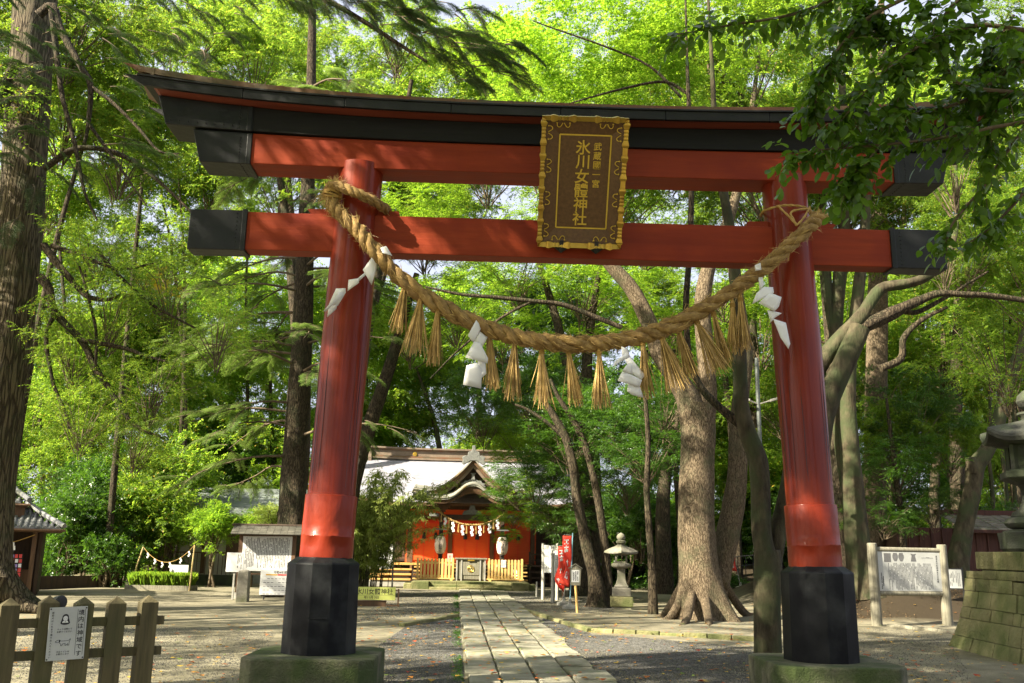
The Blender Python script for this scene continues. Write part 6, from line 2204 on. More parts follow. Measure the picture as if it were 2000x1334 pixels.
def limb(tree, pts, mat, name='limb', n=12, seed=0, flare=0.0, rough=.06, sub=4):
    """tapered limb through world points (x,y,z,r); smooth, knobbly, optional root flare at the first point"""
    P = smooth_path([p[:3] for p in pts], (len(pts) - 1) * sub)
    rad = []
    for i in range(len(P)):
        u = i / sub
        k = min(int(u), len(pts) - 2)
        rad.append(pts[k][3] + (pts[k + 1][3] - pts[k][3]) * (u - k))
    q = random.Random(seed)
    ph = [q.uniform(0, 6) for _ in range(6)]
    nrt = q.choice((5, 6, 7))
    def fn(i, k, th):
        v = 1 + rough * math.sin(3 * th + ph[0] + i * .35) + rough * .6 * math.sin(5 * th + ph[1] - i * .5) + rough * .5 * math.sin(i * 1.3 + ph[2])
        if flare > 0:
            f = max(0, 1 - i / (sub * 1.6))
            v *= 1 + flare * f * f * (.45 + .55 * math.cos(nrt * th + ph[3]) + .25 * math.cos(3 * th + ph[4]))
        return v
    mb = MB()
    mb.tube([p - tree.location for p in P], rad, n, fn=fn)
    return mb.build(name, mat, tree, smooth=True, ang=80)

def px_limb(pts, Y):
    """pixels (x,y,rpx[,Y]) -> (x,y,z,r)"""
    out_ = []
    for p in pts:
        yy = p[3] if len(p) > 3 else Y
        w = at(p[0], p[1], yy)
        out_.append((w.x, w.y, w.z, p[2] * (w - CAM).dot(_f) / FPX))
    return out_

def tree(name, label, base, group=None, cat='tree'):
    return thing(name, (base[0], base[1], hgt(base[0], base[1]) if len(base) < 3 else base[2]), label, cat, group)

def to_ground(pts):
    """extend the first point of a limb into the soil"""
    x, y, z, r = pts[0]
    return [(x, y, hgt(x, y) - .12, r)] + pts[1:]

# --- long needle bough (bare near the trunk, hanging sprays outside)
def needle_bough(seed, ntw=34, dens=1.25):
    r = np.random.default_rng(seed)
    q = random.Random(seed)
    mb = MB()
    ax = [Vector((3.2 * u, .18 * math.sin(u * 3 + seed), .25 * math.sin(u * 2.4) - .75 * u * u)) for u in [i / 10 for i in range(11)]]
    mb.tube(ax, [.045 * (1 - .85 * i / 10) for i in range(11)], 6, cap=False)
    pos, dr = [], []
    for k in range(ntw):
        u = .22 + .78 * (k + q.random()) / ntw
        i = min(int(u * 10), 9)
        p = ax[i].lerp(ax[i + 1], u * 10 - i)
        for sg in (-1, 1):
            ln = (1.15 - .75 * u) * q.uniform(.55, 1.1)
            d = Vector((.75, sg * q.uniform(.6, 1.0), q.uniform(-.25, .15))).normalized()
            e = [p, p + d * ln * .5 + Vector((0, 0, -.03)), p + d * ln + Vector((0, 0, -.22 * ln))]
            mb.tube(e, [.010, .007, .002], 3, cap=False)
            ns = int(9 * ln / .8 * dens) + 2
            for s in range(ns):
                t = (s + .6) / ns
                a = e[0].lerp(e[1], t * 2) if t < .5 else e[1].lerp(e[2], t * 2 - 1)
                for s3 in (-1, 1):
                    d3 = (d * .8 + Vector((-d.y, d.x, 0)) * s3 * .75 + Vector((0, 0, q.uniform(-.5, -.05)))).normalized()
                    l3 = q.uniform(.12, .30) * (1.1 - .5 * t)
                    for j in range(7):
                        b = a + d3 * l3 * (j + .5) / 7 + Vector((0, 0, -.35 * l3 * ((j + .5) / 7) ** 2))
                        for s4 in (-1, 1):
                            pos.append(b); dr.append(d3 * .7 + Vector((-d3.y, d3.x, q.uniform(-.3, .2))) * s4 * .7)
    pos = np.array([tuple(p) for p in pos]); dr = unit(np.array([tuple(p) for p in dr]))
    n = len(pos)
    nn = unit(np.array([0, 0, 1.0]) + r.normal(size=(n, 3)) * .5)
    nn = unit(nn - dr * np.sum(nn * dr, 1, keepdims=True))
    ln = r.uniform(.026, .046, n)
    Q = leaf_quads(pos, dr, nn, ln, ln * .26)
    me = bpy.data.meshes.new('bough'); me.from_pydata(mb.v, [], mb.f); me.materials.append(M['twig']); me.polygons.foreach_set('use_smooth', [True] * len(me.polygons)); me.update()
    return quads_mesh('needles', Q, M['leaf_conifer']), me
NB = [needle_bough(s) for s in (1, 2, 3)]
def put_bough(tr, p, az, s, tilt=0.0, mat='leaf_conifer', seed=0, roll=0.0):
    nm, bm_ = NB[seed % 3]
    b = bpy.data.objects.new('bough', bm_); COL.objects.link(b); b.parent = tr
    b.location = Vector(p) - tr.location
    b.rotation_euler = (roll, -tilt, az)
    b.scale = (s, s, s)
    o = bpy.data.objects.new('needles', nm); COL.objects.link(o); o.parent = b
    o.material_slots[0].link = 'OBJECT'; o.material_slots[0].material = M[mat]

# ---------------------------------------------------------------- the trees one can tell apart
# big cedar, left edge
b = gp(-15, 1190)
t = tree('cedar_tree', 'massive furrowed trunk with spreading roots at the left edge of the photo', (b.x, b.y))
T0 = px_limb([(-24, 1195, 58), (-28, 1120, 48), (-25, 1000, 46), (-12, 850, 45), (11, 700, 44), (34, 500, 42), (47, 330, 40), (58, 150, 39), (68, 0, 38), (75, -200, 34), (80, -420, 26)], 10.7)
limb(t, to_ground(T0), M['bark_cedar'], 'trunk', 40, 1, flare=.75, rough=.03)
for k, (x, y, r1) in enumerate(((20, 1215, 20), (60, 1195, 16), (-60, 1240, 22))):
    limb(t, px_limb([(-10, 1120, 26), (x * .55, 1175, r1), (x, y - 8, r1 * .7), (x * 1.35 + 12, y + 4, r1 * .25)], 10.2 - k * .2), M['bark_cedar'], 'root', 10, k)
lims = [([(85, 478, 8), (112, 514, 7), (150, 559, 6), (172, 580, 5), (215, 585, 3.5), (250, 565, 2)], 9.6), ([(78, 540, 9), (97, 566, 8), (107, 611, 8), (161, 667, 7), (187, 720, 6.5), (215, 760, 6), (232, 791, 6), (262, 830, 4), (322, 858, 2)], 9.4),
        ([(161, 664, 5), (240, 679, 4), (285, 695, 3), (330, 708, 2)], 9.2), ([(107, 611, 5), (90, 660, 4), (100, 730, 3.5), (108, 761, 3.5), (131, 813, 3), (135, 835, 2.5), (154, 858, 1.5)], 9.3),
        ([(75, 30, 9), (102, 12, 8), (120, 60, 7), (159, 132, 6), (177, 168, 6), (172, 246, 4), (165, 280, 3)], 9.0), ([(100, 20, 6), (114, 135, 5), (122, 190, 5), (135, 240, 4.5), (150, 300, 4), (165, 375, 3), (190, 430, 2)], 8.6),
        ([(177, 168, 4), (220, 200, 3.5), (270, 250, 3), (310, 295, 2.5), (350, 300, 1.5)], 9.0), ([(175, 245, 3.5), (215, 300, 3), (250, 350, 2.5), (285, 400, 1.5)], 9.0), ([(30, 130, 8), (15, 150, 8), (-5, 220, 9)], 10.2),
        ([(100, 480, 5), (160, 500, 4), (230, 525, 3), (300, 515, 2)], 9.8), ([(185, 480, 4), (215, 520, 4), (290, 590, 3), (380, 640, 2)], 9.4), ([(187, 720, 3), (188, 650, 3), (175, 590, 3), (155, 520, 2)], 9.2), ([(85, 330, 7), (150, 290, 6), (230, 300, 5), (300, 345, 4), (380, 420, 2)], 9.4)]
for k, (pl, Y) in enumerate(lims):
    limb(t, px_limb(pl, Y), M['bark_dark'], 'limb', 8, k, rough=.08)
for (px, py, Y, s, k) in ((215, 590, 9.6, .50, 1), (300, 740, 9.2, .42, 2), (170, 800, 9.2, .40, 3), (330, 560, 10.0, .50, 4), (150, 680, 9.8, .42, 5), (260, 850, 9.3, .36, 6), (420, 640, 10, .42, 7), (200, 480, 10, .45, 8)):
    put_crown(t, 'sparse', at(px, py, Y), s, k * 1.3)
q = random.Random(17)
for k in range(120):
    px, py = q.uniform(-60, 480), q.uniform(-60, 340)
    tr_az = q.uniform(-.9, .5)
    put_bough(t, at(px, py, q.uniform(6.5, 9.8)), tr_az, q.uniform(.16, .34), q.uniform(-.7, .1), 'leaf_conifer_dark', k)
for k, (px, py) in enumerate(((45, 190), (70, 240), (30, 300), (60, 360), (80, 120), (40, 420), (20, 90))):
    put_bough(t, at(px, py, 9.6), q.uniform(-1.9, -.9), .34, q.uniform(-.9, -.4), 'leaf_conifer_dark', k)
yl = None
b = at(300, 555, 11)
Qy, Cy = crown_mesh(44, 9, 7, 14, (.55, .4, .12), .07, .4, .15, .05, tl=.35)
o = bpy.data.objects.new('yellow_spray', quads_mesh('yellow_spray', Qy, M['leaf_yellow'])); COL.objects.link(o); o.parent = t; o.location = b - t.location
o['label'] = 'spray of yellowed leaves'
# dark drooping needle branch over the roof of the gate
b = (-6.2, 3.2)
t = tree('cedar_tree', 'dark needled tree whose drooping bough hangs above the gate roof', (-14.5, 2.0))
limb(t, [(-14.5, 2, -.1, .5), (-14.4, 2, 5, .42), (-14.3, 2.1, 10, .36), (-14.2, 2.2, 16, .2)], M['bark_cedar'], 'trunk', 16, 3, flare=.5)
limb(t, [(-14.3, 2.1, 10.8, .16), (-10, 2.6, 11.6, .11), (-6, 3.0, 11.3, .08), (-3.5, 3.3, 10.6, .05), (-1.5, 3.4, 9.4, .025)], M['bark_dark'], 'limb', 8, 3)
q = random.Random(23)
for k in range(130):
    u = q.random()
    px, py = 480 + 480 * u + q.uniform(-60, 60), -50 + 190 * u * u + q.uniform(-60, 40)
    put_bough(t, at(px, py, q.uniform(2.8, 4.6)), q.uniform(-.9, .5), q.uniform(.14, .30), q.uniform(-.85, -.05), 'leaf_conifer_dark', k)

# cedar behind the left pillar
b = gp(562, 1160)
t = tree('cedar_tree', 'tall straight dark trunk with drooping needle boughs behind the left pillar', (b.x, b.y))
T0 = px_limb([(560, 1165, 34), (567, 1080, 29), (571, 1000, 27), (576, 900, 24), (584, 760, 22), (591, 620, 19), (597, 470, 17), (603, 340, 13), (607, 180, 10), (610, 20, 7)], 19.4)
limb(t, to_ground(T0), M['bark_dark'], 'trunk', 26, 2, flare=.7, rough=.04)
q = random.Random(5)
for k in range(46):
    u = q.random()
    i = 2.7 + u * 5.6
    a, c = T0[int(i) % 9], T0[(int(i) + 1) % 10]
    p = Vector(a[:3]).lerp(Vector(c[:3]), i - int(i))
    az = (PI + q.uniform(-1.1, 1.0)) if q.random() < .74 else q.uniform(-1.3, .6)
    L = q.uniform(2.2, 5.2) * (1.1 - .5 * u)
    d = Vector((math.cos(az), math.sin(az), q.uniform(-.18, .12)))
    pts = [p, p + d * L * .35 + Vector((0, 0, .12)), p + d * L * .7 + Vector((q.uniform(-.2, .2), q.uniform(-.2, .2), -.12)), p + d * L + Vector((q.uniform(-.3, .3), q.uniform(-.3, .3), -.55))]
    limb(t, [(*v, r_) for v, r_ in zip(pts, (.05, .035, .02, .008))], M['twig'], 'limb', 6, k, sub=3)
    P = smooth_path(pts, 20)
    for m in range(7):
        f = q.uniform(.35, 1)
        b_ = P[int(f * 20)] + Vector((q.uniform(-.1, .1), q.uniform(-.1, .1), q.uniform(-.1, .1)))
        put_bough(t, b_, az + q.choice((-1, 1)) * q.uniform(.1, 1.1), q.uniform(.26, .48), q.uniform(-.55, .1), 'leaf_conifer', k + m)

# camphor tree
b = gp(1370, 1208)
t = tree('camphor_tree', 'big camphor tree with broad forked trunk and sprawling roots right of the path', (b.x, b.y))
T0 = px_limb([(1372, 1212, 56), (1369, 1150, 43), (1363, 1080, 37), (1360, 1000, 35), (1361, 900, 33), (1364, 830, 33), (1364, 790, 33)], 12.4)
limb(t, to_ground(T0), M['bark_camphor'], 'trunk', 44, 4, flare=.42, rough=.025)
limb(t, px_limb([(1358, 840, 28), (1345, 780, 24), (1318, 735, 20), (1290, 690, 19), (1268, 630, 16), (1235, 565, 15), (1190, 515, 13), (1130, 440, 10), (1090, 350, 7), (1040, 240, 5), (1000, 100, 2)], 12.4), M['bark_camphor'], 'limb', 20, 5, rough=.04)
limb(t, px_limb([(1372, 830, 24), (1380, 770, 19), (1378, 690, 17), (1372, 600, 16), (1385, 520, 14), (1420, 440, 11), (1450, 330, 8), (1470, 200, 5), (1490, 60, 2)], 12.5), M['bark_camphor'], 'limb', 18, 6, rough=.04)
limb(t, px_limb([(1395, 1160, 26), (1408, 1110, 22), (1420, 1050, 23), (1432, 990, 22), (1440, 920, 19), (1441, 850, 17), (1448, 770, 16), (1455, 690, 15), (1442, 600, 13), (1430, 500, 11), (1415, 380, 8), (1400, 240, 6), (1380, 90, 3), (1370, -30, 1)], 13.0), M['bark_camphor'], 'trunk', 22, 7, rough=.03)
q = random.Random(3)
for k, (x0, y0, x1, y1) in enumerate(((1338, 1170, 1283, 1203), (1345, 1180, 1290, 1212), (1375, 1190, 1385, 1222), (1400, 1180, 1440, 1212), (1410, 1165, 1475, 1200), (1355, 1185, 1330, 1222))):
    g0 = gp(x1, y1)
    a = at(x0, y0 - 40, 12.3)
    m = Vector((a.x * .4 + g0.x * .6, a.y * .35 + g0.y * .65, .16))
    limb(t, [(a.x * .9 + 4.64 * .1, a.y + .1, a.z, .11), (m.x, m.y, m.z - .03, .10), (g0.x, g0.y, -.03, .055), (g0.x + (g0.x - m.x) * .9, g0.y + (g0.y - m.y) * .9, -.05, .04)], M['bark_camphor'], 'root', 12, k, rough=.1)
for (px, py, Y, key, s) in ((1180, 330, 14, 'broadA', .8), (1330, 200, 14, 'broadB', .9), (1480, 330, 15, 'broadA', .8), (1060, 230, 13, 'broadB', .7), (1420, 60, 14, 'broadA', .9)):
    put_crown(t, key, at(px, py, Y), s, rnd.uniform(0, 6))

# slender fork tree just behind the right pillar's left side
b = gp(1500, 1312)
t = tree('forked_tree', 'smooth greenish trunk that forks low, left of the right gate pillar', (b.x, b.y))
T0 = px_limb([(1502, 1316, 29), (1500, 1260, 26), (1499, 1180, 26), (1500, 1110, 27), (1497, 1075, 25)], 2.55)
limb(t, to_ground(T0), M['bark_smooth'], 'trunk', 24, 8, flare=.35, rough=.02)
limb(t, px_limb([(1497, 1090, 20), (1488, 1040, 19), (1485, 960, 19), (1480, 900, 19), (1462, 850, 17), (1449, 800, 15), (1446, 740, 14), (1444, 690, 14), (1440, 640, 14), (1438, 560, 12), (1425, 440, 10), (1400, 300, 7), (1390, 120, 4), (1380, -60, 2)], 2.55), M['bark_smooth'], 'limb', 20, 9, rough=.02)
limb(t, px_limb([(1508, 1095, 20), (1520, 1035, 18), (1532, 980, 15), (1545, 900, 13), (1560, 800, 11)], 2.7), M['bark_smooth'], 'limb', 18, 10, rough=.03)
limb(t, px_limb([(1444, 828, 9), (1405, 795, 8), (1375, 765, 7.5), (1357, 735, 7), (1345, 690, 6), (1340, 600, 6), (1346, 500, 6), (1350, 380, 5.5), (1347, 250, 5), (1342, 120, 3), (1338, -40, 1.5)], 2.6), M['bark_dark'], 'limb', 12, 11, rough=.05)
limb(t, px_limb([(1346, 185, 3.5), (1300, 160, 3), (1230, 170, 2.5), (1120, 200, 1.5), (1080, 215, 1)], 2.8), M['bark_dark'], 'limb', 7, 12)
limb(t, px_limb([(1330, 190, 3), (1270, 130, 2.6), (1180, 90, 2.0), (1080, 55, 1.5), (1040, 40, 1)], 3.0), M['bark_dark'], 'limb', 7, 13)
limb(t, px_limb([(1215, 640, 5), (1160, 618, 5), (1100, 595, 4.5), (1040, 588, 4.5), (960, 580, 4), (900, 575, 3), (830, 560, 2)], 7.5), M['bark_dark'], 'limb', 9, 14)
limb(t, px_limb([(1040, 588, 3), (980, 620, 2.5), (900, 680, 2), (840, 740, 1.5)], 7.5), M['bark_dark'], 'limb', 7, 15)
for (px, py, Y, key, s) in ((1180, 60, 6, 'mapleA', .62), (1350, 20, 6, 'mapleB', .65), (1050, 110, 7.5, 'mapleB', .55), (1240, 170, 7, 'mapleA', .5), (800, 400, 8.5, 'mapleB', .42), (900, 300, 9, 'mapleA', .45)):
    put_crown(t, key, at(px, py, Y), s, rnd.uniform(0, 6), bough=False)

# curved tree behind the right pillar
b = at(1612, 1262, 6.2)
t = tree('curved_tree', 'old tree with twisting grey limbs reaching right from behind the right pillar', (b.x, 6.2))
T0 = px_limb([(1612, 1262, 27), (1604, 1120, 25), (1596, 980, 24), (1600, 860, 22), (1622, 770, 21), (1650, 705, 21), (1680, 640, 19)], 6.2)
limb(t, to_ground(T0), M['bark_smooth'], 'trunk', 24, 15, rough=.05)
limb(t, px_limb([(1580, 800, 18), (1598, 720, 17), (1640, 665, 17), (1672, 630, 16), (1690, 605, 12), (1720, 565, 11), (1765, 555, 10), (1800, 545, 9), (1830, 525, 8), (1860, 480, 6), (1870, 400, 4), (1865, 300, 2)], 6.4), M['bark_smooth'], 'limb', 18, 16, rough=.05)
limb(t, px_limb([(1680, 640, 14), (1720, 622, 14), (1755, 605, 12), (1800, 585, 8), (1835, 573, 7), (1880, 575, 6), (1930, 577, 6), (2010, 588, 5), (2080, 600, 4)], 6.4), M['bark_dark'], 'limb', 14, 17, rough=.06)
limb(t, px_limb([(1755, 605, 6), (1790, 610, 5), (1840, 585, 4), (1880, 560, 3), (1930, 530, 2)], 6.6), M['bark_dark'], 'limb', 9, 18)
limb(t, px_limb([(1720, 720, 8), (1760, 700, 7), (1765, 660, 6), (1800, 625, 5), (1850, 600, 3)], 7.5), M['bark_dark'], 'limb', 9, 19)
for (px, py, Y, key, s) in ((1880, 450, 8.5, 'broadB', .5), (1990, 520, 9, 'broadA', .5), (1950, 690, 10.5, 'sparse', .6), (1872, 330, 6.4, 'sparse', .42), (1840, 500, 6.8, 'sparse', .3)):
    put_crown(t, key, at(px, py, Y), s, rnd.uniform(0, 6))

# trunk right of the right pillar, with neighbours
b = gp(1688, 1197)
t = tree('evergreen_oak', 'sun spotted pale trunk right of the right gate pillar, left of the history board', (b.x, b.y))
T0 = px_limb([(1690, 1200, 30), (1680, 1120, 25), (1672, 1040, 23), (1666, 960, 21), (1660, 870, 18), (1656, 790, 15), (1658, 720, 14), (1668, 640, 12), (1680, 540, 11), (1690, 430, 9), (1700, 250, 6), (1705, 20, 3), (1708, -120, 1)], 14.6)
limb(t, to_ground(T0), M['bark_smooth'], 'trunk', 24, 20, flare=.5, rough=.03)
limb(t, px_limb([(1656, 960, 14), (1642, 860, 13), (1634, 760, 12), (1632, 640, 13), (1640, 540, 13), (1650, 420, 11), (1648, 250, 8), (1640, 50, 5), (1636, -100, 1)], 15.2), M['bark_smooth'], 'limb', 18, 21, rough=.03)
limb(t, px_limb([(1640, 700, 9), (1622, 620, 9), (1614, 540, 9), (1608, 430, 7), (1600, 280, 5), (1585, 120, 2)], 15.2), M['bark_smooth'], 'limb', 14, 22, rough=.03)
for (px, py, Y, key, s) in ((1650, 330, 17, 'broadA', .9), (1760, 420, 17, 'broadB', .8), (1560, 250, 18, 'broadA', .8)):
    put_crown(t, key, at(px, py, Y), s, rnd.uniform(0, 6))
b = at(1712, 1000, 21)
t = tree('conifer_tree', 'rugged dark trunk rising behind the pale trunk right of the gate', (b.x, 21))
limb(t, to_ground(px_limb([(1706, 1120, 22), (1708, 900, 21), (1712, 720, 20), (1714, 600, 19), (1716, 480, 17), (1720, 300, 12), (1722, 100, 8), (1720, -80, 3)], 21)), M['bark_camphor'], 'trunk', 20, 23, rough=.05)
put_crown(t, 'broadB', at(1740, 250, 21), 1.0, 1)
# leaning trunk far right
b = at(1872, 1190, 17.5); b.z = hgt(b.x, b.y)
t = tree('leaning_tree', 'leaning trunk with a cut knob behind the history board at the right', (b.x, b.y))
T0 = px_limb([(1868, 1190, 25), (1873, 1090, 20), (1885, 1020, 17), (1900, 950, 16), (1906, 912, 17), (1928, 880, 14), (1946, 835, 13), (1962, 770, 12), (1985, 705, 11), (2020, 610, 10), (2070, 480, 8)], 17.5)
limb(t, to_ground(T0), M['bark_smooth'], 'trunk', 22, 24, flare=.4, rough=.03)
limb(t, px_limb([(1902, 925, 11), (1898, 905, 11), (1896, 893, 9)], 17.4), M['bark_smooth'], 'stump', 12, 25)
for (px, py, Y, key, s) in ((2040, 480, 19, 'broadA', .9), (1980, 330, 20, 'broadB', .9)):
    put_crown(t, key, at(px, py, Y), s, rnd.uniform(0, 6))

# two leaning trees by the stone lantern
b = gp(1166, 1186)
t = tree('camellia_tree', 'leaning dark trunk left of the stone lantern, foliage over the shrine', (b.x, b.y))
limb(t, to_ground(px_limb([(1170, 1190, 20), (1165, 1150, 16), (1159, 1117, 13), (1150, 1080, 12), (1143, 1050, 11), (1126, 970, 9.5), (1120, 915, 9), (1105, 856, 8), (1082, 813, 7), (1055, 770, 4)], 16.7)), M['bark_dark'], 'trunk', 18, 26, flare=.5, rough=.05)
limb(t, px_limb([(1105, 856, 6), (1075, 830, 4), (1030, 800, 3), (1005, 790, 2)], 16.7), M['bark_dark'], 'limb', 9, 27)
for (px, py, Y, key, s, m_) in ((1050, 930, 20, 'mapleA', .52, 'leaf_dark'), (1000, 1000, 21.5, 'mapleB', .26, 'leaf_maple'), (1100, 1010, 19, 'mapleB', .40, 'leaf_dark'), (1120, 840, 18, 'mapleA', .55, 'leaf_dark'), (1030, 870, 22, 'mapleB', .45, 'leaf_maple'), (955, 1010, 21.5, 'mapleA', .17, 'leaf_maple'), (990, 1045, 21.5, 'mapleB', .15, 'leaf_maple'), (1010, 950, 20.5, 'mapleA', .30, 'leaf_maple'), (1075, 1000, 20, 'mapleB', .34, 'leaf_maple'), (1075, 905, 19, 'mapleA', .38, 'leaf_dark'), (1120, 945, 18.6, 'mapleB', .36, 'leaf_dark'), (985, 965, 21, 'mapleA', .2, 'leaf_dark')):
    put_crown(t, key, at(px, py, Y), s, rnd.uniform(0, 6), m_)
b = gp(1187, 1187)
t = tree('camellia_tree', 'upright dark trunk directly beside the stone lantern, left of it', (b.x, b.y))
limb(t, to_ground(px_limb([(1187, 1188, 11), (1185, 1120, 9.5), (1183, 1080, 9), (1176, 1030, 8.5), (1170, 990, 8), (1156, 918, 7), (1140, 864, 7), (1121, 822, 6), (1090, 775, 4), (1075, 740, 3)], 16.9)), M['bark_dark'], 'trunk', 16, 28, flare=.5, rough=.05)
for (px, py, Y, key, s, m_) in ((1180, 800, 19, 'broadA', .5, 'leaf_dark'), (1050, 760, 20, 'broadB', .5, 'leaf_dark'), (1230, 930, 21, 'mapleA', .5, 'leaf_dark'), (940, 790, 23, 'broadA', .5, 'leaf_dark')):
    put_crown(t, key, at(px, py, Y), s, rnd.uniform(0, 6), m_)
for (x, yb, Y, lab, s) in ((1274, 1203, 13.9, 'slim dark trunk standing alone between lantern and camphor tree', 1.0), (1330, 1150, 22, 'slim dark trunk partly hidden by the left side of the camphor trunk', .8)):
    b = at(x, yb, Y)
    t = tree('young_tree', lab, (b.x, Y))
    limb(t, to_ground(px_limb([(x + 1, yb, 9 * s), (x, yb - 90, 7.5 * s), (x - 6, yb - 170, 6.5 * s), (x - 11, yb - 250, 6 * s), (x - 8, yb - 340, 5 * s), (x - 14, yb - 430, 4 * s)], Y)), M['bark_dark'], 'trunk', 12, int(x), flare=.3, rough=.06)
    for (dx, dy, key, s2) in ((-10, -330, 'mapleB', .42), (20, -420, 'mapleA', .45)):
        put_crown(t, key, at(x + dx, yb + dy, Y + 1.5), s2, rnd.uniform(0, 6), 'leaf_dark')

# camellia mass in front of the hut, right
b = at(1765, 1120, 18.5)
t = tree('camellia_tree', 'dense dark green tiered evergreen in front of the board hut', (b.x, 18.5))
limb(t, [(b.x, 18.5, hgt(b.x, 18.5) - .1, .14), (b.x + .1, 18.6, 2.4, .11), (b.x, 18.6, 4.5, .08), (b.x - .1, 18.6, 6.5, .04)], M['bark_dark'], 'trunk', 12, 30)
for (px, py, Y, key, s, m_) in ((1760, 900, 18.6, 'mapleA', .52, 'leaf_dark'), (1720, 1000, 18.2, 'mapleB', .36, 'leaf_dark'), (1820, 980, 18.8, 'mapleA', .36, 'leaf_dark'), (1780, 800, 19.5, 'broadA', .5, 'leaf_dark'), (1720, 840, 19.5, 'broadB', .45, 'leaf_broad'), (1860, 860, 20, 'broadB', .45, 'leaf_broad')):
    put_crown(t, key, at(px, py, Y), s, rnd.uniform(0, 6), m_)

# ---------------------------------------------------------------- trees of the wood
def wood_tree(px, Y, crowns, label, group, bk='bark_dark', name='woodland_tree', lean=0.0, rpx=None, coarse=False):
    base = at(px, 1080, Y)
    x = base.x
    t = tree(name, label, (x, Y), group)
    C3 = [at(c[0], c[1], Y + (c[4] if len(c) > 4 else 0)) for c in crowns]
    top = max(c.z for c in C3)
    q = random.Random(int(px * 7 + Y))
    r0 = (rpx or q.uniform(.16, .30))
    mid = sum((c.x for c in C3)) / len(C3)
    pts = [(x, Y, hgt(x, Y) - .15, r0 * 1.2), (x + q.uniform(-.2, .2), Y, top * .3, r0), (x + (mid - x) * .4 + q.uniform(-.4, .4), Y, top * .62, r0 * .75), (x + (mid - x) * .8, Y, top * .9, r0 * .35)]
    limb(t, pts, M[bk], 'trunk', 12, int(px), flare=.3, rough=.04)
    for c, p in zip(crowns, C3):
        key, s = c[2], c[3]
        m_ = c[5] if len(c) > 5 else None
        put_crown(t, key, p, s, q.uniform(0, 6.3), m_, bough=(Y < 34))
    return t
